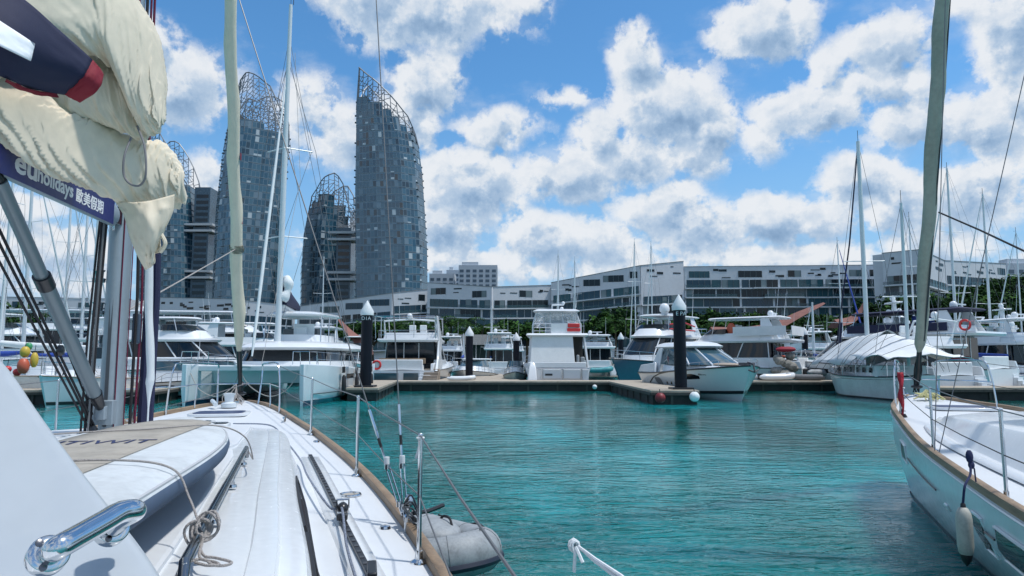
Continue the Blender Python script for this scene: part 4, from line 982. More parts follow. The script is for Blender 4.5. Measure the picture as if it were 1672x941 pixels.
# ---- stern-on flybridge yacht at the left finger (behind the pile)
Y = 51.2
ry, H = flybridge_yacht('white flybridge yacht moored stern-on behind the left pile, teak steps at its right corner', (X(655,Y), Y+.6, 0), pi/2 - .06, L=15, B=5.4, fs=1.35, fb=2.2, house=(.20,.72), fh=2.35, hardtop=False, seed=1)
m = MB(); zz = 3.66
for px in (0,): 
    for sd in (1,-1): m.tube([(.9,sd*2.3,zz+.1),(.7,sd*2.3,zz+1.75),(4.6,sd*2.2,zz+1.85),(5.2,sd*2.2,zz+.3)], .035, 6)
    for x in (.7, 2.6, 4.6): m.tube([(x,-2.3,zz+1.78),(x,2.3,zz+1.78)], .03, 6)
    m.tube([(2.6,2.3,zz+1.8),(2.6,2.3,zz+.2)], .03, 6); m.tube([(2.6,-.3,zz+1.8),(2.6,-.3,zz+.2)], .03, 6)
m.build('bimini_frame', CHR, ry)
m = MB(); m.loft([[(-.1,-2.65,1.3),(1.4,-2.65,1.3),(1.4,-2.45,1.3),(-.1,-2.45,1.3)], [(1.2,-2.5,2.2),(2.4,-2.5,2.2),(2.4,-2.35,2.2),(1.2,-2.35,2.2)], [(1.9,-2.45,3.6),(3.3,-2.45,3.6),(3.3,-2.3,3.6),(1.9,-2.3,3.6)], [(1.5,-2.35,5.5),(1.9,-2.35,5.5),(1.9,-2.22,5.5),(1.5,-2.22,5.5)]]); m.build('wing_arch', GEL, ry, bevel=.05)
m = MB(); m.box(-.06,-.01,-1.2,-.1,.55,1.15); m.box(-.06,-.01,.3,2.1,.55,1.15); m.build('transom_window', GLS2, ry, smooth=False)
m = MB(); m.box(.5,.8,-1.6,1.9,1.85,2.25); m.build('aft_table', TEAK, ry, bevel=.03)
lifering(ry, (.2, 2.0, 1.75), r=.3, mt=REDP)
for k in range(4):
    m = MB(); m.box(-.9+.32*k, -.35+.32*k, -2.75, -1.65, .42, .50+.24*(k+1)); m.build('teak_stair', TEAKG, ry, bevel=.02)
# upturned tender on the dock
def dinghy(name, label, loc, rz, L=2.6, B=1.4, r=.2, mt=RUBG, floor=True, cat='dinghy'):
    root = empty(name, loc, rz, label, cat); m = MB()
    pts = [(-L*.5, B/2-r, r*1.1),(-L*.2,B/2-r,r),(L*.15,B/2-r,r*1.05),(L*.38,B*.32,r*1.3),(L*.5,0,r*1.6),(L*.38,-B*.32,r*1.3),(L*.15,-(B/2-r),r*1.05),(-L*.2,-(B/2-r),r),(-L*.5,-(B/2-r),r*1.1)]
    cp = catmull(pts, 4); n = len(cp); m.tube(cp, [r*.35 if i in (0,n-1) else r*.8 if i in (1,n-2) else r for i in range(n)], 12); m.build('inflated_tube', mt, root)
    m = MB(); m.prism([(-L*.42,-B*.3),(L*.3,-B*.25),(L*.3,B*.25),(-L*.42,B*.3)], r*.3, r*.45); m.box(-L*.43,-L*.40,-B*.33,B*.33,r*.2,r*2.1); m.build('floor', BLKG, root)
    m = MB(); m.box(-L*.1,L*.02,-B*.35,B*.35,r*1.5,r*1.68); m.build('thwart', GEL, root, bevel=.01)
    return root
dinghy('dinghy', 'small white tender lying on the dock beside the teak steps', (X(756,51.8), 49.6, .69), .2, 1.9, .95, .14, GEL)
# ---- small cruiser in front of the beach bar
small_cruiser('small white cruiser with pale green hull behind the pile, bow towards us', (X(778,62), 70, 0), -pi/2 - .12, L=9, B=4.0, hullm=GEL2, seed=3)
# ---- stern-on flybridge yacht with the enclosed aft deck
Y = 51.3; rt = empty('motor_yacht', (X(911,Y), Y, 0), pi/2, 'white stern-on flybridge yacht with canvas-closed aft deck and glazed upper helm', 'motor yacht', 'motor yachts moored in the marina')
H = Hull(14, 4.9, 1.55, 2.2, rake=1.6, tr=.98); H.build(rt, GEL); hb = 2.45
m = MB(); m.box(-.10,0,-1.65,-.4,.75,1.42); m.box(-.10,0,-.2,1.1,.75,1.42); m.box(-.10,0,-2.25,-1.8,.62,1.42); m.build('transom_door', GEL2, rt, bevel=.02)
m = MB(); m.tube([(-.14,-.33,1.46),(-.14,-.33,.7)], .03, 6); m.tube([(-.14,1.2,1.46),(-.14,1.2,.7)], .03, 6); m.tube([(-.14,-1.7,1.46),(-.14,-1.7,.7)], .03, 6); m.tube([(-.14,2.2,1.50),(-.14,-2.3,1.50)], .03, 6); m.build('transom_rail', CHR, rt)
m = MB(); m.box(-.13,-.1,.42,.95,.98,1.12); m.build('name_plate', BLKG, rt, smooth=False)
m = MB(); m.loft([[Vector((-.75,1.55,.5)),Vector((-.05,1.55,.5)),Vector((-.05,2.3,.5)),Vector((-.75,2.3,.5))],[Vector((-.45,1.62,1.5)),Vector((0,1.62,1.6)),Vector((0,2.15,1.6)),Vector((-.45,2.15,1.5))],[Vector((-.15,1.75,1.95)),Vector((.1,1.75,1.95)),Vector((.1,2.05,1.95)),Vector((-.15,2.05,1.95))]]); m.build('side_fairing', GEL, rt, ang=60, bevel=.08)
m = MB(); m.prism([(-1.0,-2.2),(-1.0,2.2),(0,2.3),(0,-2.3)], .3, .46); m.build('swim_platform', TEAKG, rt)
# aft deck enclosure: canvas walls
A, Bt = 1.95, 3.95
m = MB(); m.loft([[(.05,-1.25,A),(.05,2.05,A),(4.6,2.1,A),(4.6,-1.25,A)], [(.45,-1.15,Bt-.05),(.45,1.90,Bt-.05),(4.6,1.95,Bt-.05),(4.6,-1.15,Bt-.05)]]); m.build('aft_deck_canvas', WCAN, rt, smooth=False, bevel=.05)
m = MB(); m.box(0,.1,-2.1,2.2,1.55,1.96); m.build('aft_coaming', GEL, rt, bevel=.04)
m = MB(); m.box(1.6,4.8,-2.0,-1.2,1.6,3.9); m.build('side_deck_shadow_box', mat('side_deck_shade', (.05,.045,.04), .8), rt, smooth=False);  # dark solid box stands in for the shade along the side deck
m = MB(); m.hexa([(.3,-2.35,1.5),(.9,-2.35,1.5),(.9,-2.2,1.5),(.3,-2.2,1.5),(.7,-2.1,3.88),(1.3,-2.1,3.88),(1.3,-1.95,3.88),(.7,-1.95,3.88)]); m.build('wing_door', GEL, rt, bevel=.03)
m = MB(); m.box(.1,.9,-2.0,-1.7,1.55,2.35); m.box(.1,.5,-1.6,-1.4,1.55,2.5); m.build('cockpit_locker', RUBG, rt, bevel=.08)
band(rt, 'flybridge_deck', GEL, [(.35, 10.2, 2.22, 1.9, 3.86), (.2, 10.4, 2.34, 2.0, 3.97), (.35, 10.2, 2.28, 1.95, 4.10)])
m = MB(); m.box(.75,.82,-1.3,.45,4.1,4.85); m.box(.78,.84,-1.85,-.0,4.1,4.85); m.build('flybridge_weathercloth', WCAN, rt, smooth=False)
m = MB()
for z in (4.3,4.55,4.85): m.tube([(.8,1.75,z),(.8,.4,z)], .02, 5)
for y in (1.75,1.3,.85,.4): m.tube([(.8,y,4.1),(.8,y,4.9)], .02, 5)
m.build('flybridge_rail', CHR, rt)
m = MB(); m.box(.66,.78,-1.75,-.75,4.25,4.5); m.box(.66,.78,-1.7,-.8,4.56,4.85); m.build('life_jacket_pack', REDP, rt, bevel=.05)
band(rt, 'helm_glazing', CLRG, [(1.2, 6.0, 1.85, 1.5, 4.75), (1.6, 5.2, 1.55, 1.3, 5.75)], cap0=False, cap1=False)
m = MB()
for y0, y1 in ((1.83,1.53),(.5,.45),(-.5,-.45),(-1.83,-1.53)): m.tube([(1.18,y0,4.05),(1.2,y0,4.75),(1.6,y1,5.78)], .04, 6)
m.tube([(1.2,1.6,4.88),(1.2,-1.6,4.88)], .03, 6); m.tube([(1.58,1.53,5.76),(1.58,-1.53,5.76)], .04, 6); m.build('helm_frame', GEL, rt)
m = MB(); m.box(2.6,3.4,-.8,.8,4.2,5.2); m.build('helm_console', GEL2, rt, bevel=.05)
band(rt, 'hardtop', GEL, [(1.1, 6.0, 1.65, 1.4, 5.74), (.9, 6.2, 1.82, 1.5, 5.82), (1.2, 5.8, 1.5, 1.3, 5.97)])
m = MB(); m.tube([(1.9,.3,5.9),(1.7,.3,6.3),(1.7,-.6,6.35)], .07, 8); m.build('radar_mast', GEL, rt); dome(rt, (1.7,-.55,6.32), .13); dome(rt, (2.6,-.5,5.95), .14)
band(rt, 'saloon', GEL, [(4.6, 11, 2.0, 1.7, 1.9), (4.6, 9.6, 1.9, 1.5, 3.95)])
whip(rt, (1.4,-1.5,6.1), 1.8, (-.1,-.1))
bow_rail(rt, H, .5, .98)
# green-grey covered tender bow sticking out at its left
m_, _ = small_cruiser('tender with pale green cover, its bow just left of the canvas-closed yacht', (X(845,57)-.2, 58.5, 0), -pi/2, L=6, B=1.9, hullm=mat('pale_green_cover', (.33,.45,.43), .5, var=.3), top=False, group='tenders')
# ---- far stern-on yacht
flybridge_yacht('far white flybridge yacht seen stern-on with a teal tender on its platform', (X(980,74), 76, 0), pi/2, L=16, B=5.0, fs=1.3, fb=2.4, house=(.18,.72), fh=2.3, seed=5, top_z=1.3)
dinghy('dinghy', 'teal and white tender on the swim platform of the far stern-on yacht', (X(980,74), 75.2, .75), 0, 2.6, 1.5, .28, mat('teal_tender', (.06,.30,.33), .5, var=.3))
# ---- blue hulled flybridge yacht behind the cruiser, bow to the left
ryb, Hb = flybridge_yacht('flybridge yacht with steel-blue hull pointing left behind the sports cruiser', (16.4, 62.0, 0), pi + .87, L=14, B=4.6, hullm=BLUEH, fs=1.7, fb=2.25, house=(.22,.80), fh=2.35, hardtop=True, seed=6, top_z=1.6, canopy=GEL)
m = MB(); m.tube([(4.5,2.1,4.85),(6.5,2.15,5.1),(8.5,1.9,4.9)], .06, 6); m.tube([(4.5,2.1,4.5),(8.5,1.9,4.55)], .06, 6); m.build('red_guard_rail', REDP, ryb)
dome(ryb, (7.6, 1.0, 5.78), .42)
# ---- sports cruiser, bow towards us on the right
def cruiser():
    ax = Vector((X(1218,35)-X(1085,47), 35-47.2, 0)); rz = atan2(ax.y, ax.x); root = empty('motor_yacht', (X(1092,47), 47.0, 0), rz, 'white sports cruiser with raked windscreen, its bow towards us behind the biggest pile', 'motor yacht', 'motor yachts moored in the marina')
    L, B = 12.2, 4.5; hb = B/2
    H = Hull(L, B, 1.30, 1.86, rake=1.7, tr=.95, full=2.6, chine=.28, flare=.80); H.build(root, GEL, rail=BLKG, stripe=(BLKG, .30), railr=.045, n=36)
    for sd in (1,-1):
        H.window(root, .60, .76, .70, .86, sd, GLS, .6); H.window(root, .26, .36, .50, .80, sd, GCAN, .5)
        for t in (.43,.49): m = MB(); m.ell(H.pt(t,.62,sd), (.10,.03,.13), 10, 6); m.build('porthole', GLS, root)
        m = MB(); m.tube([H.pt(t, v, sd) + Vector((0,sd*.01,0)) for t, v in ((.10,.35),(.16,.62),(.25,.82),(.36,.93),(.5,.975))], .035, 6); m.build('hull_accent', BLKG, root)
        t = text_mb('SPORT 46' if False else 'PRESTANCE', .16, H.pt(.80,.80,sd) + Vector((0,sd*.02,0)), (H.pt(.7,.8,sd)-H.pt(.8,.8,sd)) * (1 if sd > 0 else -1), (0,0,1), .003) if False else None
    # deckhouse
    zd = 1.45
    band(root, 'foredeck_moulding', GEL, [(3.6, 10.6, 1.80, 1.35, zd-.05, dict(nose=.5)), (3.6, 10.0, 1.74, 1.2, zd+.30, dict(nose=.5)), (3.6, 9.4, 1.6, 1.0, zd+.42, dict(nose=.5))])
    lo = (2.6, 9.3, 1.70, 1.44, zd+.40, dict(nose=.40)); hi = (2.9, 6.3, 1.44, 1.16, zd+1.36, dict(nose=.30))
    band(root, 'windscreen', GLS2, [lo, (2.75, 7.85, 1.59, 1.32, zd+.90, dict(nose=.36)), hi], cap0=False, cap1=False)
    mullions(root, lo, hi, (2,5,9,-3,-6,-10), .05)
    band(root, 'roof', GEL, [(1.9, 6.7, 1.50, 1.26, zd+1.38, dict(nose=.28)), (1.7, 6.8, 1.60, 1.32, zd+1.48, dict(nose=.28)), (1.9, 6.3, 1.42, 1.12, zd+1.66, dict(nose=.3)), (2.2, 5.6, 1.1, .85, zd+1.76, dict(nose=.3))], ang=60)
    for sd in (1,-1):
        m = MB(); m.hexa([(1.6,sd*1.9,zd-.1),(3.2,sd*1.85,zd-.1),(3.2,sd*1.75,zd-.1),(1.6,sd*1.8,zd-.1),(2.6,sd*1.56,zd+1.42),(3.2,sd*1.56,zd+1.42),(3.2,sd*1.46,zd+1.42),(2.6,sd*1.46,zd+1.42)]); m.build('roof_support', GEL, root, bevel=.03)
        m = MB(); m.loft([[(0,sd*2.15,zd-.1),(3.4,sd*2.15,zd-.1),(3.4,sd*2.0,zd-.1),(0,sd*2.0,zd-.1)],[(.4,sd*2.08,zd+.35),(3.2,sd*2.05,zd+.5),(3.2,sd*1.92,zd+.5),(.4,sd*1.95,zd+.35)]]); m.build('bulwark', GEL, root, bevel=.04)
        m = MB(); m.tube([(5.9,sd*.5,zd+1.0),(6.9,sd*.5+.3,zd+1.02)], .012, 4); m.tube([(7.8,sd*.2,zd+.62),(6.9,sd*.62,zd+1.05)], .016, 4); m.build('wiper', BLK, root)
    m = MB(); m.ell((8.9,0,zd+.42), (1.15,.75,.10), 16, 8); m.build('sunpad', TEAKG, root)
    m = MB(); m.box(.6,1.3,-1.5,1.5,zd-.1,zd+.45); m.build('cockpit_seat', WCAN, root, bevel=.06)
    m = MB(); m.prism([(-1.1,-1.7),(-1.1,1.7),(.05,2.05),(.05,-2.05)], .30, .45); m.build('swim_platform', TEAKG, root)
    m = MB(); m.box(L-1.0,L-.3,-.28,.28,1.84,1.98); m.tube([(L-.5,0,2.0),(L+.1,0,1.9),(L+.22,0,1.55)], .05, 6); m.tube([(L+.05,-.25,1.62),(L+.22,0,1.5),(L+.05,.25,1.62)], .045, 6); m.build('anchor', SKIN1, root, bevel=.01)
    bow_rail(root, H, .52, .93, .34, 4, mid=False, r=.014)
    t = text_mb('PRETTY ONE', .17, (0,0,0), (-1,0,0), (0,0,1), .003) if False else None
    return root, H
cr, Hc = cruiser()
for sd in (-1,):
    p = Hc.pt(.86, .80, sd); q = Hc.pt(.76, .80, sd)
    t = text_mb('P00518Q', .15, q + Vector((0, sd*.035, 0)) , (p - q), (0, -.2, 1), .004); t.build('registration_mark', BLKG, cr, smooth=False)
# ---- flybridge trawler
rtw, Ht = flybridge_yacht('white flybridge trawler with long side windows, stern to the right behind the cruiser bow', (X(1330,52), 53.2, 0), pi - .62, L=15, B=4.6, fs=1.5, fb=2.2, house=(.14,.70), fh=2.15, seed=8, top_z=1.75)
m = MB(); m.box(1.0,5.0,2.02,2.06,4.0,4.7); m.box(.6,.65,-1.8,1.9,4.0,4.7); m.build('flybridge_weathercloth', WCAN, rtw, smooth=False)
p0, p1 = Ht.pt(.02,.80,1), Ht.pt(.16,.80,1)
t = text_mb('OUR SPLENDEUR', .23, p1 + Vector((0,.04,0)), p0 - p1, (0,0,1), .004); t.build('name_lettering', BCAN, rtw, smooth=False)
lifering(rtw, (1.2, 2.3, 2.1), axis='y', r=.3); m = MB(); m.ell((5.4,1.2,4.6), (.35,.2,.5), 10, 8); m.build('rolled_cover', ORNG, rtw)
dinghy('dinghy', 'inflatable dinghy hauled up beside the trawler stern', (X(1325,53), 52.4, .95), .5, 3.0, 1.5, .24, RUBG)
dinghy('dinghy', 'grey inflatable dinghy lying on the dock left of the tarpaulin-covered sailboat', (X(1318,49), 49.4, .70), 2.9, 2.4, 1.3, .2, GCAN)
dinghy('dinghy', 'white rigid tender tilted on the dock behind the sports cruiser bow', (X(1262,49.5), 49.3, .70), .1, 2.6, 1.3, .22, GEL)
m = MB(); o = Vector((X(1286,50), 50.5, .69)); root = empty('covered_tender', o, 0, 'netted grey bundle of gear stacked on the dock by the trawler stern', 'gear pile')
rr = random.Random(4)
for k in range(9): m.ell((rr.uniform(-.7,.7), rr.uniform(-.3,.3), .3+.22*k*.8), (.55-.03*k,.45,.32), 9, 6)
m.build('bundle', mat('net_grey', (.28,.27,.24), .9, var=.5, vscale=6, bump=.8, bscale=25), root)
m = MB(); m.ell((.1,0,2.2),(.75,.5,.22),12,6); m.build('cover', RCAN, root)
# ---- ketch under a tarpaulin
def ketch():
    a, b = Vector((X(1360,48), 48, 0)), Vector((X(1512,34.8), 34.8, 0)); d = a - b; L = 13.2; rz = atan2(d.y, d.x); root = empty('sailing_yacht', b, rz, 'old white ketch sheltered under pale grey tarpaulins, with small square cabin windows', 'sailing yacht', 'sailing yachts with bare masts')
    H = Hull(L, 4.0, 1.35, 1.75, rake=1.3, tr=.30, full=2.0, mid=.45, chine=.0, flare=.94, sag=.22); H.build(root, CREAMG, rail=BLKG, stripe=(CHR,.9), railr=.04)
    hb = 2.0
    band(root, 'cabin_trunk', GEL2, [(2.6, 10.2, 1.35, 1.05, 1.2), (2.6, 10.1, 1.3, 1.0, 1.82)], bevel=.03)
    for sd in (1,-1):
        for k in range(6):
            m = MB(); x = 3.3+1.05*k; y = sd*(1.335-.03*k*1.2); m.box(x,x+.36,min(y,y+sd*.02),max(y,y+sd*.02),1.42,1.70); m.build('cabin_window', GLS, root, bevel=.02, smooth=False)
        for k in range(9):
            m = MB(); bpt = H.pt(.06+.1*k,1,sd) - Vector((0,sd*.08,0)); m.tube([bpt, bpt+Vector((0,0,.7))], .02, 5); m.build('stanchion', CHR, root)
        m = MB()
        for h in (.35,.7): m.tube([H.pt(.04+.1*k,1,sd)+Vector((0,-sd*.08,h)) for k in range(10)], .008, 4)
        m.build('lifeline', WIRE, root)
    # two tarps: ridge over the booms, sides to the lifelines
    def tarp(x0, x1, zr, ze, w_, name, mt, sagk=.16, seed=1):
        m = MB(); nx, ny = 22, 16; rows = []
        for i in range(nx+1):
            k = i/nx; x = x0+(x1-x0)*k; row = []
            for j in range(ny+1):
                s = -1+2*j/ny; a_ = abs(s); zridge = zr - .25*sin(pi*k)*1.0 - .35*abs(k-.4)**2
                zridge -= (1.3*(1-k)**2.5 if x0 < 0 else .8*k**6); z = zridge - (zridge-ze)*(a_**1.6) - sagk*sin(pi*a_)*(1+.6*sin(k*pi*4)); z += .05*noise.noise(Vector((x*1.3, s*5, seed)))
                zl = ze + .14*sin(k*pi*3+seed) if a_ > .99 else None
                if zl: z = zl
                row.append(Vector((x, s*w_*(1-.05*sin(k*9)), z)))
            rows.append(row)
        m.loft(rows, closed=False, cap0=False, cap1=False); o = m.build(name, mt, root, ang=70); q = o.modifiers.new('s','SOLIDIFY'); q.thickness = .015
        m = MB(); 
        for k in (0,6,11,16,22):
            for sd in (0,ny): m.tube([rows[k][sd], rows[k][sd] + Vector((0, .35 if sd else -.35, -.5))], .012, 4)
            m.tube([p + Vector((0,0,.01)) for p in rows[k]], .009, 5)
        m.build('tarpaulin_rope', ROPED, root)
    tarp(4.2, 11.8, 3.85, 1.95, 2.0, 'main_tarpaulin', TARP, seed=2); tarp(-.6, 4.6, 3.75, 2.25, 2.05, 'aft_tarpaulin', WCAN, .1, seed=5)
    for X_, mt_, r, nm in ((7.2, 15.6, .13, 'mast'), (1.9, 10.5, .09, 'mizzen_mast')):
        m = MB(); m.tube([(X_,0,1.8),(X_-.1,0,mt_*.6),(X_-.2,0,mt_)], [r,r,r*.8], 10); m.build(nm, ALUW, root)
        m = MB(); z = mt_*.52; m.tube([(X_-.15,1.2,z),(X_-.1,0,z),(X_-.15,-1.2,z)], .03, 5); m.build('spreader', ALUW, root)
        w_ = MB()
        for sd in (1,-1): w_.tube([(X_-.2,sd*1.9,1.5),(X_-.15,sd*1.2,z),(X_-.2,0,mt_)], .012, 4); w_.tube([(X_+.4,sd*1.9,1.5),(X_-.1,0,z)], .012, 4)
        w_.build('shroud', WIRE, root)
        m = MB(); m.tube([(X_-.2,0,mt_),(X_-.2,0,mt_+.7)], .015, 4); m.build('masthead_vane', BLK, root)
    m = MB(); m.tube([(L-.1,0,1.8),(9.2,0,9.6),(7.05,0,15.4)], [.04,.05,.04], 6); m.tube([(L-.9,0,1.9),(L-1.8,0,4.6)], .11, 8); m.build('forestay', NCAN, root)
    m = MB(); m.tube([(L-1.2,0,1.8),(L+1.4,0,2.15)], .09, 8); m.build('bowsprit', TEAK, root)
    m = MB(); m.tube([(0,0,1.4),(1.7,0,10.4)], .01, 4); m.build('backstay', WIRE, root)
    return root
ketch()
# ---- navy-topped flybridge yacht at the right
Y = 47.5
rn, Hn = flybridge_yacht('large white yacht with navy flybridge canopy and maroon side cloths at the right', (X(1650,44)-.6, 43.8, 0), pi - 1.0, L=16.5, B=4.9, fs=1.55, fb=2.3, house=(.13,.78), fh=2.3, seed=10, canopy=NCAN, top_z=1.55)
m = MB(); m.box(.9,4.4,2.33,2.37,1.75,2.35); m.box(5.2,7.2,2.38,2.42,1.4,2.0); m.build('side_cloth', MARO, rn, smooth=False)
m = MB(); m.box(2.2,9,2.08,2.12,4.0,4.55); m.build('flybridge_windcloth', NCAN, rn, smooth=False)
m = MB(); m.box(4.2,5.2,-.6,.6,4.6,5.15); m.build('helm_cover', BCAN, rn, bevel=.1)
lifering(rn, (1.0, 2.4, 4.3), axis='y', r=.3, mt=REDP)
# another yacht nearer behind the sail, only its stern and hull show
rq, Hq = flybridge_yacht('white yacht with teal lower hull partly hidden by the grey furled sail', (X(1555,41), 40.4, 0), pi/2 + .10, L=11, B=3.7, fs=1.2, fb=1.8, house=(.2,.70), fh=1.8, seed=11, hardtop=False, hullm=GEL2)
# radar-laden yacht behind the ketch's aft tarp
def mast_yacht(label, px, Y, L, seed):
    r_, H_ = flybridge_yacht(label, (X(px,Y)+L*.45, Y, 0), pi - .1, L=L, B=5.4, fs=1.7, fb=2.6, house=(.12,.76), fh=2.4, seed=seed, hardtop=False, hullm=GEL)
    m = MB(); x = L*.42; z = 4.0
    m.tube([(x,0,z),(x-.1,0,z+3.2)], [.35,.16], 8)
    for k, (zz, ww) in enumerate(((1.0,1.9),(1.9,1.5),(2.9,1.0))): m.box(x-.4,x+.3,-ww,ww,z+zz,z+zz+.12)
    m.build('radar_mast', GEL, r_, bevel=.04)
    for (y, zz, r) in ((1.3,1.1,.34),(-1.3,1.1,.34),(1.1,2.0,.2),(-.9,2.0,.22),(0,3.1,.22)): dome(r_, (x,y,z+zz), r)
    m = MB(); m.box(x-2.2,x+2.6,-2.45,2.45,3.95,4.05); m.build('boat_deck', GEL, r_, bevel=.03); lifering(r_, (x-1.5,2.5,4.3), axis='y', mt=REDP)
    m = MB(); m.box(x-1.9,x-.9,2.3,2.5,4.05,4.6); m.build('liferaft_canister', REDP, r_, bevel=.08)
    return r_
mast_yacht('big white yacht with a stack of radar domes on its mast, behind the aft tarpaulin', 1460, 58, 18, 12)
mast_yacht('white yacht crowned with radar domes, right of the navy canopy', 1640, 66, 16, 13)
# ---- sailing yachts whose masts rise above everything else: mast pixel, top pixel, distance
def mast_at(label, px, pt, Y, L=11, rz=pi/2, **k):
    top = at(px, pt, Y); kx = k.get('mx', .55)
    dx, dy = cos(rz)*L*kx, sin(rz)*L*kx
    return sail_yacht(label, (top.x - dx, Y - dy, 0), rz, L=L, mast=top.z, **k)
mast_at('sailing yacht whose bare mast stands just right of the ketch mast', 1543, 276, 56, 13, pi*.52, boomcover=BCAN, seed=1, rake=.012, mr=.12)
mast_at('sailing yacht with a dark headed mast above the navy canopy yacht', 1601, 318, 58, 13, pi*.5, boomcover=NCAN, seed=2, rake=.015, mr=.11)
mast_at('sailing yacht with a stubby mast right of the ketch, behind the block with plants', 1481, 356, 62, 11, pi*.5, seed=3, furl=None)
mast_at('sailing yacht with a blue furled headsail left of the ketch mast', 1369, 395, 66, 12, -pi*.5, furl=BCAN, seed=4)
mast_at('sailing yacht with white mast between the trawler and the ketch', 1325, 494, 70, 9, pi*.5, seed=5, mr=.14)
mast_at('distant sailing yacht mast above the right shoulder of the corner block', 1035, 396, 90, 12, pi*.5, seed=6)
mast_at('distant sailing yacht with a tall mast right of the corner block line', 1062, 400, 92, 12, pi*.5, seed=7)
mast_at('distant sailing yacht whose mast tops the block behind the stern-on yacht', 911, 415, 95, 12, pi*.5, seed=8, mr=.1)
mast_at('distant sailing yacht with mast near the middle of the low blocks', 938, 425, 98, 12, pi*.5, seed=9, mr=.1)
mast_at('distant sailing yacht whose mast stands before the palms', 803, 500, 84, 10, pi*.5, seed=10, mr=.1)
mast_at('sailing yacht with a tall thin mast right of the boom support strut', 122, 300, 58, 12, pi*.5, seed=11, mr=.12)
mast_at('sailing yacht with a white mast left of the boom support strut', 62, 250, 47, 13, pi*.48, seed=12, mr=.13)
mast_at('sailing yacht at the far left edge with leaning white mast', 22, 330, 50, 12, pi*.5, seed=13, mr=.12, rake=.02)
mast_at('sailing yacht with a mast just left of our own mast', 148, 330, 54, 12, pi*.5, seed=14, mr=.13)
mast_at('distant sailing yacht with mast behind the stern-on yacht frame', 530, 420, 70, 11, pi*.5, seed=15, mr=.07, boomcover=None, furl=None)
mast_at('sailing yacht with slim mast close to the right edge', 1655, 380, 70, 12, pi*.5, seed=16, mr=.08)
mast_at('far sailing yacht with slim mast between tower block and palms', 757, 545, 90, 9, pi*.5, seed=17)
# white hull of the sailing yacht seen under the boom strut
rl, _ = sail_yacht('white sailing yacht hull with folded spray hood, seen under the boom support strut', (X(185,37), 37.5, 0), pi + .12, L=11, B=3.6, mast=15.2, fs=1.35, fb=1.6, seed=20, boomcover=WCAN, hullm=CREAMG, rake=.01)
# ---- the left cluster
flybridge_yacht('large white motor yacht with blue-grey tinted windows, left of the cream headsail', (X(262,60)-5, 61, 0), .12, L=19, B=5.4, fs=1.9, fb=2.8, house=(.08,.80), fh=2.7, seed=30, top_z=1.7)
flybridge_yacht('white express yacht with swept arch and flying bridge, behind the left dock', (X(215,47)-3.5, 47.5, 0), -.12, L=14.5, B=4.4, fs=1.4, fb=2.0, house=(.12,.76), fh=2.1, seed=31, hardtop=True, top_z=1.35, rail=BLKG)
small_cruiser('small white cruiser with round portholes alongside the left dock', (X(195,40)-1, 40.5, 0), -.25, L=9.5, B=3.2, hullm=GEL, seed=32)
small_cruiser('dark blue hulled cruiser tied up between the left dock and the catamaran', (X(262,44), 44.5, 0), -.15, L=8, B=2.8, hullm=NAVY, seed=33)
flybridge_yacht('long white superyacht filling the gap behind the boom support strut', (X(40,72)-9, 72, 0), .05, L=27, B=6.2, fs=2.4, fb=3.4, house=(.10,.80), fh=2.9, seed=34, top_z=1.9)
flybridge_yacht('second long white yacht at the far left behind the sailing yachts', (X(-40,58)-7, 58, 0), .1, L=17, B=5, fs=1.8, fb=2.6, house=(.10,.78), fh=2.5, seed=35, top_z=1.6)
sail_yacht('sailing yacht with blue-striped hull at the far left edge, bow towards us', (X(45,30)-1.6, 41, 0), -pi*.44, L=11, B=3.4, mast=14.5, seed=36, fs=1.2, fb=1.45, hullm=GEL2, boomcover=None, furl=None, bimini=None, mr=.09)
flybridge_yacht('white motor yacht with red trimmed flybridge glimpsed between the catamaran and the headsail', (X(372,56)-4, 57, 0), .2, L=13, B=4.2, seed=37, fs=1.3, fb=1.9, fh=2.1, top_z=1.7)
# colourful floats and flags hung on the far left yacht's rail
for i, (px, py, mt, r, sh, t) in enumerate(((38,598,ORNG,.24,1.5,'orange float hanging on the rail at the far left'),(41,575,YELL,.2,1.3,'yellow float hanging above the orange one'),(56,588,YELL,.16,2.2,'long yellow float beside the round yellow one'),(47,566,GRNP,.15,1.2,'small green float at the top of the bunch'),(28,608,REDP,.17,1.0,'red float low in the bunch'),(12,603,REDP,.17,.9,'leftmost red float, at the very edge of the bunch'))):
    p = at(px, py, 30.5 + .12*i); root = empty('float', p, 0, t, 'float', 'bright floats tied to the rail'); m = MB(); m.ell((0,0,0), (r,r,r*sh), 12, 8); m.build('body', mt, root); m = MB(); m.tube([(0,0,r*sh),(0.03,0,r*sh+.3)], .014, 4); m.build('lanyard', ROPED, root)
# background fleet filling the rows behind
R = random.Random(8)
BG = [(520,66,'behind the catamaran flybridge'),(560,88,'behind the catamaran, at its stern'),(640,80,'below the tallest tower'),(705,80,'behind the teak-stepped yacht'),(735,92,'left of the small cruiser, far away'),
      (815,80,'between small cruiser and canvas-closed yacht'),(835,95,'far behind the dark pile'),(1025,90,'behind the blue hulled yacht'),(1150,84,'behind the sports cruiser roof'),(1240,84,'behind the trawler'),
      (1300,84,'behind the trawler stern'),(1340,76,'left of the tarpaulins'),(1352,60,'just left of the ketch, stern-on'),(1380,84,'behind the tarpaulin ridge'),(1430,86,'right of the tarpaulin ridge'),(1505,84,'behind the furled grey sail'),(1670,52,'at the right edge, stern-on'),(1690,60,'beyond the right edge'),
      (280,84,'above the left dock, far away'),(330,80,'left of the headsail, far away'),(420,80,'right of the headsail, far away'),(180,80,'behind our mast'),(120,84,'behind the strut, far away'),(20,84,'far left, second row')]
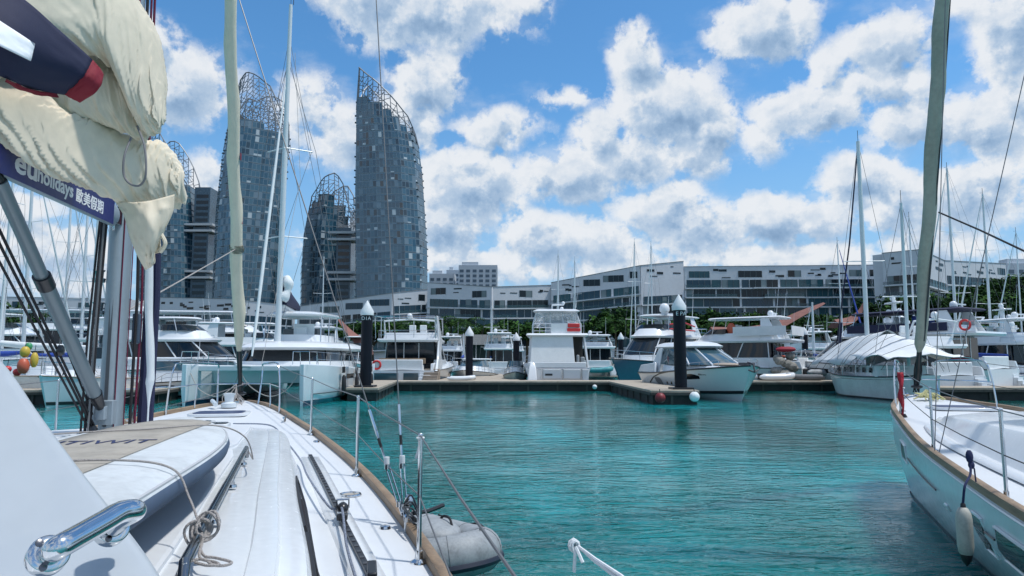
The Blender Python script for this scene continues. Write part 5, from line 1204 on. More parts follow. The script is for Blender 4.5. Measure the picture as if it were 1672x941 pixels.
pr_s, _ = small_cruiser('s', (0,-400,0), 0, L=9, B=3.2, hullm=GEL, seed=50); pr_f, _ = flybridge_yacht('f', (0,-400,0), 0, L=12.5, B=4, seed=51); pr_n, _ = small_cruiser('n', (0,-400,0), 0, L=9.5, B=3.3, hullm=NAVY, seed=52, canvas=NCAN)
used = set()
for i, (px, Y, t) in enumerate(BG):
    k = (i * 7) % 5; src = pr_f if k in (0, 2, 3) else pr_s if k == 1 else pr_n
    wh = 'white flybridge yacht' if src is pr_f else 'small white cruiser' if src is pr_s else 'small navy hulled cruiser'
    rz = R.choice((pi/2, pi/2, -pi/2, pi/2+.2)); L = 12.5 if src is pr_f else 9
    lo = (X(px,Y) - cos(rz)*L/2, Y - sin(rz)*L/2 + 5, 0)
    if src.name in used: c = copy_tree(src)
    else: c = src; used.add(src.name)
    c.location = lo; c.rotation_euler = (0,0,rz); c['label'] = f'{wh} {t}'
# ================================================================== OUR YACHT (foreground)
HD = radians(12); BOWP = Vector((-4.35, 11.3, 0)); LY = 13.2
ours = empty('sailing_yacht', (BOWP.x + sin(HD)*LY, BOWP.y - cos(HD)*LY, 0), pi/2 + HD, 'white sailing yacht we stand on, its foredeck and cream furled sail in the foreground', 'sailing yacht')
OI = (Matrix.Translation(ours.location) @ Matrix.Rotation(pi/2 + HD, 4, 'Z')).inverted()
def yl(s, b, z): return Vector((LY - s, -b, z))            # s metres aft of the bow, b to starboard
def wl(p): return OI @ Vector(p)                           # world point into the yacht's frame
def yb(mb, name, m, parent=None, world=False, **k):
    if world: mb.xf(OI)
    return mb.build(name, m, parent or ours, **k)
BT = [(0,.10),(.4,.40),(1,.64),(1.5,.80),(2.5,1.10),(3.6,1.42),(6.1,1.96),(8.3,2.29),(10,2.37),(13.2,2.15)]
ST = [(0,1.42),(1.5,1.36),(3.6,1.25),(6.1,1.17),(8.3,1.08),(10,1.04),(13.2,1.0)]
def yhull(tab, sh, n=44, L=LY, wlr=.80):
    m = MB(); rings = []
    for i in range(n+1):
        s = L*(i/n)**1.25; b = sinterp(tab, s); z = sinterp(sh, s); e = .34*(1-min(1,s/1.6)); w_ = b*wlr*(min(1, .35+s/2.6)); row = []
        for sd in (1,-1):
            r = [(b, z, 0), (b*.995, z-.12, e*.1), (b*.97+w_*.02, z*.66, e*.35), ((b+w_)/2, z*.33, e*.7), (w_, .02, e), (w_*.75, -.3, e*1.4), (w_*.05, -.5, e*2)]
            if sd == -1: r = r[::-1]
            row += [(sd, q) for q in r]
        rings.append([Vector((L - s - q[2], -sd*q[0], q[1])) for sd, q in row])
    m.loft(rings, closed=False, cap0=False, cap1=True); return m
yb(yhull(BT, ST), 'hull', GEL2, ang=60)
CT = [(3.0,.45),(3.6,.82),(4.2,1.05),(5.5,1.30),(7,1.50),(8.5,1.68),(10,1.86),(12.4,1.95)]      # coachroof edge
CH = [(3.0,.01),(3.6,.08),(4.2,.15),(5.5,.27),(7,.36),(8.5,.42),(10,.45),(12.4,.47)]
deckz = lambda s, b: sinterp(ST, s) - .015 + .05*(1-(b/max(.2, sinterp(BT, s)))**2)
m = MB(); rows = []
for i in range(45):
    s = .02 + (LY-.04)*i/44; b = sinterp(BT, s) - .012; rows.append([yl(s, b*k/6, deckz(s, b*k/6)) for k in range(-6, 7)])
m.loft(rows, closed=False, cap0=False, cap1=False); yb(m, 'deck', DECKM, ang=60)
for sd in (1,-1):
    m = MB(); rings = []
    for i in range(61):
        s = .03 + (LY-.05)*(i/60)**1.15; b = sinterp(BT, s); z = sinterp(ST, s); q = .052
        rings.append([yl(s, sd*(b-q), z-.02), yl(s, sd*(b+.008), z-.02), yl(s, sd*(b+.004), z+.040), yl(s, sd*(b-.010), z+.046), yl(s, sd*(b-q+.010), z+.046), yl(s, sd*(b-q), z+.040)])
    m.loft(rings); yb(m, 'toe_rail', TEAK, ang=50)
    m = MB(); m.tube([yl(.05+(LY-.1)*i/40, sd*(sinterp(BT,.05+(LY-.1)*i/40)+.004), sinterp(ST,.05+(LY-.1)*i/40)-.045) for i in range(41)], .018, 6); yb(m, 'rub_strake', GEL)
# coachroof with rounded shoulders
def roof_pt(s, k):     # k -1..1 across the top, beyond 1 = down the side
    wt = sinterp(CT, s); h = sinterp(CH, s); zd = sinterp(ST, s)
    return wt, h, zd
m = MB(); rows = []
for i in range(41):
    s = 3.0 + 9.3*i/40; wt, h, zd = roof_pt(s, 0); ins = h*.16; r = min(.028, h*.4)
    half = [(wt+.05, zd-.02), (wt+.035, zd+.03), (wt-ins*.55, zd+h*.55), (wt-ins-.0, zd+h-r), (wt-ins-r*.5, zd+h-r*.25), (wt-ins-r*1.4, zd+h+.004), (wt-ins-r*1.4-.025, zd+h+.007), (wt-ins-r*1.4-.07, zd+h+.011), (wt*.6, zd+h+.035), (wt*.3, zd+h+.052)]
    rows.append([yl(s, b, z) for b, z in half] + [yl(s, 0, zd+h+.058)] + [yl(s, -b, z) for b, z in reversed(half)])
m.loft(rows, closed=False, cap0=True, cap1=True); yb(m, 'coachroof', GEL, ang=24)
rz_ = lambda s, b: sinterp(ST, s) + sinterp(CH, s) + .058 - .05*min(1,(abs(b)/max(.3,sinterp(CT,s)))**2)
# raised non-skid panels with a moulded step, along the starboard half of the roof
def roof_panel(s0, s1, b0, b1, name, th=.012, mt=DECKM, n=16, taper=0):
    m = MB(); rings = []
    for i in range(n+1):
        s = s0 + (s1-s0)*i/n; e = .03 if i in (0,n) else 0; w_ = sinterp(CT, s)
        a, b = b0*w_ + e, b1*w_ - e; z = lambda q: rz_(s, q)
        rings.append([yl(s,a,z(a)-.01), yl(s,a,z(a)+th*.7), yl(s,a+.012,z(a)+th), yl(s,(a+b)/2,z((a+b)/2)+th), yl(s,b-.012,z(b)+th), yl(s,b,z(b)+th*.7), yl(s,b,z(b)-.01)])
    m.loft(rings); return yb(m, name, mt, ang=6)
roof_panel(7.2, 12.0, .52, .74, 'nonskid_panel'); roof_panel(4.4, 7.0, .15, .72, 'nonskid_panel'); roof_panel(4.4, 7.0, -.72, -.15, 'nonskid_panel')
m = MB(); rings = []
for i in range(22):      # moulded ridge running aft beside the hand rail
    s = 4.9 + 7.0*i/21; b = .90*sinterp(CT,s)-.02; z = rz_(s,b); hh = .014*min(1,i/3+.1)
    rings.append([yl(s,b-.055,z-.01), yl(s,b-.045,z+hh), yl(s,b+.03,z+hh), yl(s,b+.045,z-.02)])
m.loft(rings); yb(m, 'moulded_ridge', GEL, ang=30)
# recess and step of the cockpit end of the roof
m = MB(); m.loft([[yl(10.55,.25,1.40), yl(10.55,1.34,1.40), yl(12.2,1.42,1.38), yl(12.2,.25,1.38)], [yl(10.62,.25,1.615), yl(10.62,1.28,1.60), yl(12.2,1.36,1.60), yl(12.2,.25,1.61)]]); yb(m, 'garage_moulding', GEL, smooth=False, bevel=.03)
# side windows in the coachroof
def side_pt(s, k, sd=1, out=.006):
    wt, h, zd = roof_pt(s, 0); ins = h*.16; r = min(.028,h*.4)
    if k < .5: a, b_ = (wt+.035, zd+.03), (wt-ins*.55, zd+h*.55); t = k/.5
    else: a, b_ = (wt-ins*.55, zd+h*.55), (wt-ins, zd+h-r); t = (k-.5)/.5
    return yl(s, sd*(a[0]+(b_[0]-a[0])*t+out), a[1]+(b_[1]-a[1])*t+.003)
for sd in (1,-1):
    for s0, s1 in ((7.15, 9.0), (9.12, 11.4)):
        m = MB(); rows = []
        for i in range(13):
            t = i/12; s = s0+(s1-s0)*t; lo = .12 if t > .1 else .12+.25*(1-t/.1); hi = .92 if s0 > 8 else .55+.37*min(1,t*2.2)
            rows.append([side_pt(s, lo+(hi-lo)*k/3, sd) for k in range(4)])
        m.loft(rows, closed=False, cap0=False, cap1=False); w_ = yb(m, 'cabin_window', GLS)
        f = MB(); edge = [r[0] for r in rows] + [r[-1] for r in reversed(rows)]; f.tube(edge, .008, 5, closed=True); yb(f, 'window_seal', BLK, w_)
    m = MB(); rr_ = [side_pt(8.2+.9*k/8, .75-.55*k/8, sd, .014+.004*sin(k)) for k in range(9)]; m.tube(rr_, .009, 6); yb(m, 'window_lashing', ROPED)
# stainless hand rails on the roof
for sd in (1,-1):
    m = MB(); P_ = [yl(7.55+(2.45)*k/10, sd*(1.235+.235*k/10), rz_(7.55+2.45*k/10, 1.3)+.065) for k in range(11)]
    m.tube([P_[0]-Vector((-.02,0,.055))] + P_ + [P_[-1]-Vector((.02,0,.055))], .0145, 10); hr = yb(m, 'hand_rail', mat('dark_stainless', (.22,.23,.245), .16, metal=1))
    for k in (1,4,7,10):
        f = MB(); p = P_[k]; f.tube([p, p-Vector((0,0,.06))], .011, 8); f.lathe([(.022,-.062),(.02,-.052),(.01,-.05)], p, 12); yb(f, 'rail_foot', CHR, hr)
# genoa track, car and end stop
def trk(s): return 1.44 + (1.97-1.44)*(s-5.25)/3.4
for sd in (1,-1):
    m = MB(); A = [yl(s, sd*trk(s), deckz(s, trk(s))) for s in (5.25,6.1,7.0,7.9,8.65)]
    rings = []
    for p in A: rings.append([p+Vector((0,.085,.0)), p+Vector((0,.075,.022)), p+Vector((0,-.075,.022)), p+Vector((0,-.085,0))])
    m.loft(rings); yb(m, 'track_plinth', GEL, ang=70)
    m = MB(); up = Vector((0,0,.024))
    for a, b in zip(A, A[1:]): m.bar(a+up+Vector((0,0,.010)), b+up+Vector((0,0,.010)), .032, .020)
    tr_ = yb(m, 'genoa_track', BLKG, smooth=False)
    m = MB(); n = 34
    for k in range(n):
        s = 5.3 + 3.3*k/n; p = yl(s, sd*trk(s), deckz(s,trk(s))+.0455); m.box(p.x-.018,p.x+.018,p.y-.011,p.y+.011,p.z-.001,p.z+.0015)
    yb(m, 'track_hole', mat('track_wear', (.12,.12,.125), .4, metal=.6), tr_, smooth=False)
    p = yl(7.55, sd*trk(7.55), deckz(7.55,trk(7.55))+.05); m = MB(); m.box(p.x-.10,p.x+.10,p.y-.032,p.y+.032,p.z,p.z+.035); m.ell(p+Vector((.02,0,.045)), (.05,.035,.04), 12, 8); cr_ = yb(m, 'track_car', BLKG, bevel=.008)
    m = MB(); m.tube([p+Vector((.02,-.035,.05)), p+Vector((.02,-.035,.10)), p+Vector((.02,.035,.10)), p+Vector((.02,.035,.05))], .007, 6); m.lathe([(.03,0),(.03,.01)], p+Vector((-.05,0,.036)), 12); yb(m, 'car_shackle', CHR, cr_)
    p = yl(8.60, sd*trk(8.6), deckz(8.6,trk(8.6))+.05); m = MB(); m.box(p.x-.09,p.x+.12,p.y-.022,p.y+.022,p.z-.02,p.z+.035); m.box(p.x-.14,p.x-.09,p.y-.035,p.y+.035,p.z-.02,p.z+.02); yb(m, 'track_end_stop', BLKG, bevel=.008)
m = MB(); rp = [yl(5.0,1.18,1.36), yl(5.6,1.38,1.25), yl(6.5,1.52,1.235), yl(7.45,1.72,1.20), yl(7.55,1.79,1.22), yl(8.2,1.84,1.15), yl(8.9,1.92,1.125), yl(9.8,2.05,1.11)]
m.tube(catmull([yl(3.2,.42,1.36), yl(4.2,.95,1.42)]+rp, 8), .0075, 7); yb(m, 'jib_sheet', mat('blue_fleck_rope', (.30,.35,.45), .85, var=.7, vscale=60, bump=.8, bscale=200))
# hatches, vents, fillers on deck
def hatch(s, b, ls, lb, name, glass=GLS, zoff=None, sub='hatch_glass'):
    z = (zoff if zoff is not None else deckz(s, b)); c = yl(s, b, z)
    m = MB(); P_ = []
    for i in range(24):
        a = 2*pi*i/24; P_.append((c.x + math.copysign(abs(cos(a))**.35, cos(a))*ls/2, c.y + math.copysign(abs(sin(a))**.35, sin(a))*lb/2))
    m.prism(P_, c.z-.01, c.z+.028); o = yb(m, name, GEL, bevel=.006)
    g = MB(); g.prism([(c.x+(x-c.x)*.84, c.y+(y-c.y)*.84) for x, y in P_], c.z+.02, c.z+.034); yb(g, sub, glass, o, bevel=.003); return o
hatch(1.9, .02, .62, .74, 'anchor_hatch', mat('navy_trim', (.03,.045,.11), .4)); hatch(3.6, 0, .5, .55, 'fore_hatch', zoff=rz_(3.6,0)); hatch(5.0, .58, .22, .22, 'deck_hatch', zoff=rz_(5.0,.58)+.01); hatch(5.15, .22, .2, .26, 'deck_vent', BLK, zoff=rz_(5.15,.22)+.01)
m = MB(); P_ = [yl(6.75+.07*cos(a), 2.0-.17+.07*sin(a), deckz(6.75,1.83)+.004) for a in [2*pi*k/20 for k in range(20)]]; m.tube(P_, .010, 6, closed=True); fc = yb(m, 'water_filler_ring', CHR)
m = MB(); m.lathe([(.058,0),(.055,.008)], yl(6.75,1.83,deckz(6.75,1.83)), 18); yb(m, 'filler_cap', SUPT, fc)
for s, b in ((4.1,1.42),(7.62,2.05)):
    m = MB(); p = yl(s,b,deckz(s,b)); m.lathe([(.035,0),(.03,.015),(.012,.02)], p, 14); yb(m, 'pad_eye', CHR)
# mooring cleats
for s, sd in ((2.45,1),(2.45,-1)):
    p = yl(s, sd*(sinterp(BT,s)-.17), deckz(s,.9)); m = MB(); m.tube([p+Vector((-.14,0,.06)), p+Vector((-.06,0,.05)), p+Vector((.06,0,.05)), p+Vector((.14,0,.06))], .013, 8); m.tube([p+Vector((-.04,0,0)), p+Vector((-.04,0,.05))], .012, 8); m.tube([p+Vector((.04,0,0)), p+Vector((.04,0,.05))], .012, 8); yb(m, 'mooring_cleat', CHR)
# stanchions and lifelines
SP = [3.55, 6.05, 8.27]; SH_ = .64
tops = {}
for sd in (1,-1):
    tp = []
    for s in SP + [11.2]:
        b = sinterp(BT,s)-.085; p = yl(s, sd*b, deckz(s,b)); t = p + Vector((0, -sd*.0, SH_)); tp.append((p,t))
        m = MB(); m.tube([p, t], .0125, 10); m.ell(t, .0145, 10, 6); st = yb(m, 'stanchion', CHR)
        f = MB(); f.lathe([(.045,0),(.043,.008),(.022,.02),(.018,.06)], p, 16); yb(f, 'stanchion_base', CHR, st)
        if s == 8.27: 
            f = MB(); f.tube([t+Vector((.02,.0,-.01)), t+Vector((.025,.0,-.05)), t+Vector((.02,.02,-.12))], .008, 6); f.tube([t+Vector((.012*cos(a),.018*sin(a),-.012)) for a in [pi*k/5 for k in range(10)]], .006, 5, closed=True); yb(f, 'lashing', WCAN, st)
    tops[sd] = tp
    pulp = yl(1.45, sd*(sinterp(BT,1.45)-.07), deckz(1.45,.7)+.66)
    for h, r in ((1,.0045),(.52,.0038)):
        pts = [Vector((pulp.x, pulp.y, pulp.z-(1-h)*.64))] + [p.lerp(t, h) for p, t in tp]
        m = MB()
        for a, b in zip(pts, pts[1:]): m.tube([a, a.lerp(b,.5)-Vector((0,0,.012)), b], r, 6)
        yb(m, 'lifeline', WIRE)
# lashing at the lifeline gate
g0 = wl(at(940,893,1.62)); m = MB()
for k in range(7): m.tube([g0+Vector((.004*k,.004*sin(k*2),.0)) + Vector((0, .008*cos(a), .012*sin(a))) for a in [2*pi*j/8 for j in range(8)]], .0028, 5, closed=True)
m.tube([g0, g0+wl(at(946,905,1.6))*0+Vector((-.005,.004,-.03)), g0+Vector((0,.004,-.055))], .004, 5); m.tube([g0, g0+Vector((-.02,-.01,-.03))], .004, 5); yb(m, 'gate_lashing', WCAN)
m = MB()
for k in (-1,1): m.tube([wl(at(945,893,1.6)), wl(at(972,915+2*k,1.45)), wl(at(1015,945+4*k,1.30)), wl(at(1090,1010,1.1))], .0035, 6)
yb(m, 'gate_cord', WCAN)
# pulpit
m = MB(); zt = 1.42+.64
for sd in (1,-1):
    bb = lambda s: sd*(sinterp(BT,s)-.07)
    m.tube(catmull([yl(1.55,bb(1.55),deckz(1.5,.7)), yl(1.47,bb(1.5),1.75), yl(1.40,bb(1.4),zt-.06), yl(1.25,bb(1.25),zt), yl(.7,bb(.75),zt), yl(.35,sd*.34,zt-.02), yl(.28,sd*.33,zt-.10), yl(.34,sd*.32,1.72), yl(.42,sd*.30,1.42)], 5), .0125, 8)
    m.tube([yl(1.48,bb(1.48),1.72), yl(.8,bb(.85),1.74), yl(.34,sd*.32,1.73)], .0105, 8)
    m.tube([yl(.85,bb(.9),1.40), yl(.80,bb(.85),1.74)], .0105, 8)
m.tube([yl(.34,-.32,1.73), yl(.25,0,1.73), yl(.34,.32,1.73)], .0105, 8); m.tube([yl(2.9,-1.25,1.74),yl(1.45,-.75,1.73)], .0105, 8); yb(m, 'pulpit', CHR)
# anchor windlass, roller and anchor
m = MB(); c = yl(1.15,.0,1.42); m.lathe([(.11,0),(.11,.06),(.06,.08),(.07,.16),(.09,.2),(.02,.21)], c, 16); m.tube([c+Vector((-.15,.15,.05)), c+Vector((.1,.25,.09))], .03, 8); yb(m, 'windlass', GEL2)
m = MB(); a = yl(-.05,0,1.42); m.bar(yl(.4,0,1.44), yl(-.12,0,1.40), .10, .06); m.tube([yl(.25,0,1.50), yl(-.12,0,1.40), yl(-.20,0,1.22)], .02, 6); m.hexa([yl(-.1,-.16,1.16),yl(-.1,.16,1.16),yl(-.24,.02,1.12),yl(-.24,-.02,1.12),yl(-.1,-.14,1.20),yl(-.1,.14,1.20),yl(-.22,.02,1.22),yl(-.22,-.02,1.22)]); yb(m, 'anchor', CHR)
m = MB(); rr = random.Random(2)
for k in range(7): m.tube(catmull([yl(.62,.0,1.62+.12*rr.random()), yl(.62+.16*rr.random(),.18*rr.uniform(-1,1),1.56), yl(.75,.12*rr.uniform(-1,1),1.42), yl(.5,.15*rr.uniform(-1,1),1.46), yl(.62,0,1.62)], 5), .006, 5)
yb(m, 'furling_line', ROPE)
# ---- mast, boom, rigging
MS = 6.0; mz = 17.6
sect = [(.115*cos(a)*(1.0 if cos(a) > 0 else 1.15), .078*sin(a)) for a in [2*pi*k/24 for k in range(24)]]
m = MB(); m.loft([[Vector((LY-MS+x*k - lean, y*k, z)) for x, y in sect] for z, k, lean in ((1.45,1,0),(6,1,.05),(12,.95,.18),(mz,.7,.35))]); mast = yb(m, 'mast', ALU, ang=60)
m = MB(); m.box(LY-MS-.142,LY-MS-.128,-.012,.012,1.6,16); yb(m, 'sail_track', mat('track_grey', (.12,.13,.14), .4, metal=.6), mast, smooth=False)
m = MB(); m.tube([yl(MS+.11,.055,1.5), yl(MS+.16,.055,9)], .005, 5); m.tube([yl(MS-.02,.084,1.5), yl(MS+.03,.084,9)], .0045, 5); yb(m, 'mast_line', ROPEM, mast)
m = MB(); m.box(LY-MS-.20,LY-MS-.11,-.07,.07,1.62,1.80); m.box(LY-MS-.26,LY-MS-.12,-.035,.035,1.66,1.76); vb = yb(m, 'vang_bracket', ALU, mast, bevel=.006)
m = MB(); m.lathe([(.17,0),(.16,.03),(.10,.05)], yl(MS,0,1.53), 20); yb(m, 'mast_collar', CHR, mast)
for k in range(3):
    m = MB(); m.lathe([(.045,0),(.05,.03),(.032,.035),(.034,.08),(.046,.095)], yl(MS+.02+.03*k, -.12, 2.2+.25*k)*1, 12); yb(m, 'mast_winch', CHR, mast)
for h, b in ((7.6,1.75),(12.4,1.2)):
    for sd in (1,-1):
        m = MB(); m.loft([[yl(MS+.02,0,h) + Vector((.05,0,0)), yl(MS+.02,0,h)+Vector((0,0,.02)), yl(MS+.02,0,h)-Vector((.05,0,0))], [yl(MS+.35,sd*b,h+.1)+Vector((.03,0,0)), yl(MS+.35,sd*b,h+.1)+Vector((0,0,.012)), yl(MS+.35,sd*b,h+.1)-Vector((.03,0,0))]]); yb(m, 'spreader', ALU, mast)
# shrouds, with turnbuckles near the deck
def rig(a, b, r=.0045, tb=True, name='shroud'):
    a, b = Vector(a), Vector(b); m = MB(); d = (b-a).normalized(); m.tube([a+d*(.62 if tb else 0), b], r, 6); o = yb(m, name, WIRE)
    if tb:
        t = MB(); t.tube([a+d*.55, a+d*.72], .0085, 8); t.tube([a+d*.34, a+d*.55], .0065, 8); t.cur = 1; t.tube([a+d*.47, a+d*.53], .0095, 8); t.cur = 0
        s_ = d.orthogonal().normalized()*.016
        for q in (s_, -s_): t.tube([a+d*.12+q, a+d*.34+q], .0048, 6)
        t.lathe([(.02,0),(.02,.03)], a+d*.34-Vector((0,0,.01)), 10); t.lathe([(.02,0),(.02,.03)], a+d*.10-Vector((0,0,.01)), 10); t.tube([a, a+d*.12], .011, 8); t.cur = 2; t.lathe([(.0175,0),(.0175,.045)], a+d*.36-Vector((0,0,0)), 10)
        yb(t, 'turnbuckle', [CHR, BLK, WCAN], o)
    return o
for sd in (1,-1):
    ch = lambda ds: yl(7.55+ds, sd*2.17, 1.12)
    rig(ch(0), yl(MS+.05, sd*.05, 7.4), name='lower_shroud'); rig(ch(.10), yl(MS+.35, sd*1.75, 7.7), name='cap_shroud')
    rig(yl(MS+.35, sd*1.75, 7.7), yl(MS+.5, sd*1.2, 12.5), tb=False, name='cap_shroud'); rig(yl(MS+.35, sd*1.75, 7.7), yl(MS+.2, sd*.05, 12.2), tb=False, name='diagonal_shroud'); rig(yl(MS+.5, sd*1.2, 12.5), yl(MS+.35, 0, mz-.3), tb=False, name='cap_shroud')
    m = MB(); p = ch(.05); m.box(p.x-.12,p.x+.12,p.y-.012,p.y+.012,p.z-.05,p.z+.06); m.lathe([(.03,0),(.03,.02)], p+Vector((0,0,.05)), 10); m.ell(p+Vector((-.02,-sd*.02,.12)), (.045,.03,.06), 10, 6); yb(m, 'chainplate', CHR, bevel=.004)
m = MB(); 
for k in range(5): m.tube(catmull([yl(7.62,2.15,1.22), yl(7.70+.05*k,2.20,1.30-.03*k), yl(7.75,2.24,1.16), yl(7.62,2.15,1.18)], 4), .006, 5)
m.tube([yl(7.72,2.2,1.20), yl(7.68,2.30,1.20), yl(7.62,2.40,1.22)], .013, 6); yb(m, 'shroud_block', BLKG)
for i in (0,):
    rig(yl(.18,0,1.45), yl(MS+.33,0,mz-.2), r=.005, tb=False, name='forestay')
fs0, fs1 = yl(.18,0,1.45), yl(MS+.33,0,mz-.2)
m = MB(); rings = []; N_ = 150; dd = (fs1-fs0).normalized(); e1 = dd.orthogonal().normalized(); e2 = dd.cross(e1)
for i in range(N_+1):
    t = .045 + .90*i/N_; R0 = .05 + .036*min(1,i/7) - .026*(i/N_); R0 = R0 if i > 2 else .018+.016*i; ring = []
    for k in range(20):
        a = 2*pi*k/20; w_ = .10*sin(a*1 - i*.42) + .05*noise.noise(Vector((cos(a)*1.5, sin(a)*1.5, i*.35))) + .15*max(0, sin(a-i*.42+.6))**6 + .09*noise.noise(Vector((cos(a), sin(a)+7, i*.11)))
        ring.append(fs0.lerp(fs1,t) + (e1*cos(a)+e2*sin(a))*R0*(1+w_))
    rings.append(ring)
m.loft(rings); fsail = yb(m, 'furled_headsail', CREAM, ang=80)
for t0, mt_ in ((.225,RCAN),(.17,RCAN)):
    m = MB(); c = fs0.lerp(fs1,t0); m.box(c.x-.03,c.x+.03,c.y-.095,c.y-.088,c.z-.05,c.z+.05); yb(m, 'sail_patch', mt_, fsail)
m = MB(); c = fs0.lerp(fs1,.145)
for k in range(6): m.tube([c + dd*(.02*k-.05) + (e1*cos(a)+e2*sin(a))*(.098+.008*sin(a*3+k)) for a in [2*pi*j/14 for j in range(14)]], .006, 5, closed=True)
yb(m, 'sail_tie', mat('olive_tie', (.12,.12,.09), .9), fsail)
m = MB(); m.lathe([(.05,0),(.09,.02),(.09,.04),(.045,.06),(.045,.13),(.09,.15),(.085,.17),(.03,.22)], fs0.lerp(fs1,.006), 18); m.tube([fs0.lerp(fs1,.012), fs0.lerp(fs1,.05)], [.03,.045], 10); yb(m, 'furling_drum', BLKG)
m = MB(); m.tube([wl(at(406,625,9.6)), wl(at(330,650,9.9)), wl(at(205,680,10.5))], .006, 5); yb(m, 'bow_line', ROPE)
m = MB(); m.tube([fs0.lerp(fs1,.145), wl(at(310,450,8.3)), wl(at(200,512,6.0))], .008, 6); yb(m, 'halyard_tail', ROPE)
# boom
BZ = 3.21
def bm(s, b, z): return yl(s, b, BZ + z - .03*(s-MS))
m = MB(); P_ = [(.055*cos(a)*(1), .085*sin(a)) for a in [2*pi*k/20 for k in range(20)]]
m.loft([[bm(s, y, z) for y, z in P_] for s in (MS+.24, MS+2.5, MS+5.2)]); boom = yb(m, 'boom', ALU, ang=60)
m = MB(); m.box(LY-MS-.26,LY-MS-.12,-.04,.04,BZ-.07,BZ+.07); m.tube([yl(MS+.2,0,BZ-.12),yl(MS+.2,0,BZ+.12)], .015, 8); yb(m, 'gooseneck', CHR, boom, bevel=.008)
m = MB(); m.loft([[bm(s,.0615,-.095), bm(s,.0615,.10), bm(s,.0655,.10), bm(s,.0655,-.095)] for s in (MS+.40, MS+1.5, MS+2.9)]); sign = yb(m, 'boom_banner', mat('banner_navy', (.004,.012,.13), .45, var=.2), boom, smooth=False)
WB = mat('banner_white', (.80,.82,.84), .5)
def btext(body, s0, s1, size, dz, bold=.0):
    a, b = bm(s0,.0665,dz), bm(s1,.0665,dz); t = text_mb(body, size, a, b-a, (0,0,1), .0012, bold, width=(b-a).length); yb(t, 'banner_lettering', WB, sign, smooth=False)
def s_at(px):
    lo, hi = MS, MS+4
    for _ in range(40):
        md = (lo+hi)/2; p = ours.matrix_basis @ bm(md, .066, 0); q = 836 + F*p.x/(p.y*cos(PITCH)+(p.z-EYE)*sin(PITCH))
        if q > px: lo = md
        else: hi = md
    return lo
btext('eu', s_at(24), s_at(60), .17, -.050, .004); btext('holidays', s_at(61), s_at(119), .125, -.045, .003); btext('歐美假期', s_at(124), s_at(168), .098, -.050, .0015)
btext('holidays', MS+2.7, MS+2.2, .125, -.042, .003) if False else None
# vang strut and tackle
va, vb_ = yl(MS+.22,0,1.74), bm(MS+1.95,0,-.07)
m = MB(); m.tube([va.lerp(vb_,.07), va.lerp(vb_,.62)], .046, 16); m.tube([va.lerp(vb_,.60), va.lerp(vb_,.64)], .050, 16); m.tube([va.lerp(vb_,.62), va.lerp(vb_,.97)], .038, 16); vg = yb(m, 'vang_strut', mat('grey_strut_alloy', (.17,.21,.23), .4, metal=.3), ang=60)
m = MB(); m.tube([va, va.lerp(vb_,.09)], [.03,.052], 12); m.tube([vb_, va.lerp(vb_,.95)], .03, 10); m.tube([va.lerp(vb_,.60), va.lerp(vb_,.645)], .0515, 16); yb(m, 'strut_end', BLKG, vg)
for k, (o1, o2, r) in enumerate(((-.10,-.14,.009),(-.13,-.20,.009),(.085,.075,.007),(-.16,-.28,.008))):
    m = MB(); m.tube([yl(MS+.24, -.03-.01*k, 1.66+o1*.5), vb_+Vector((o2*.2,.03,o2))], r, 6); yb(m, 'vang_tackle', ROPED, vg)
m = MB(); p = va.lerp(vb_,.42)+Vector((0,.02,-.14)); m.ell(p, (.05,.02,.04), 10, 6); m.ell(yl(MS+.3,-.02,1.57), (.07,.03,.06), 10, 8); yb(m, 'tackle_block', BLKG, vg)
# halyards and bundles beside the mast
for k, (s, b, r, mt_) in enumerate(((MS+.28,-.05,.010,ROPED),(MS+.34,-.06,.010,ROPED),(MS+.40,-.02,.007,WIRE),(MS+.22,-.13,.008,ROPED))):
    m = MB(); m.tube([yl(s,b,1.50), yl(s-.02,b,2.3), yl(s-.08,b*.8,3.5), yl(s-.1,b*.6,9)], r, 6); yb(m, 'halyard', mt_, mast)
for k, (s, b, r, mt_) in enumerate(((MS-.08,.20,.034,ROPEN),(MS-.10,.165,.010,ROPEM),(MS-.06,.15,.009,ROPEM),(MS-.1,.245,.030,ROPEN),(MS-.03,.125,.012,ROPED))):
    m = MB(); m.tube([yl(s,b,1.50), yl(s,b+.004,2.6), yl(s+.02,b-.02,3.5)] + ([yl(s+.1,b*.5,9)] if r < .02 else []), r, 8); yb(m, 'halyard', mt_, mast)
m = MB(); m.tube(catmull([yl(MS-.05,.12,1.53), yl(MS-.1,.17,2.0), yl(MS-.14,.25,2.7), yl(MS-.1,.2,3.3)], 6), .008, 6); yb(m, 'halyard', ROPE, mast)
m = MB(); c = yl(MS-.06,.13,2.35); m.box(c.x-.03,c.x+.03,c.y-.03,c.y+.03,c.z-.12,c.z+.12); yb(m, 'line_clutch', mat('grey_blue_plastic',(.05,.08,.12),.5), mast, bevel=.01)
# hanging white sock in front of the mast
q = [at(243,385,5.0), at(244,420,5.0), at(243,500,5.02), at(245,560,5.0), at(246,610,5.0), at(244,632,5.0), at(241,690,5.0)]
m = MB(); m.tube(catmull(q,5), [(.027+.0015*sin(i*.9)) if i < 24 else max(.006,.028-.006*(i-24)) for i in range(31)], 10); yb(m, 'hanging_sock', WCAN, world=True)

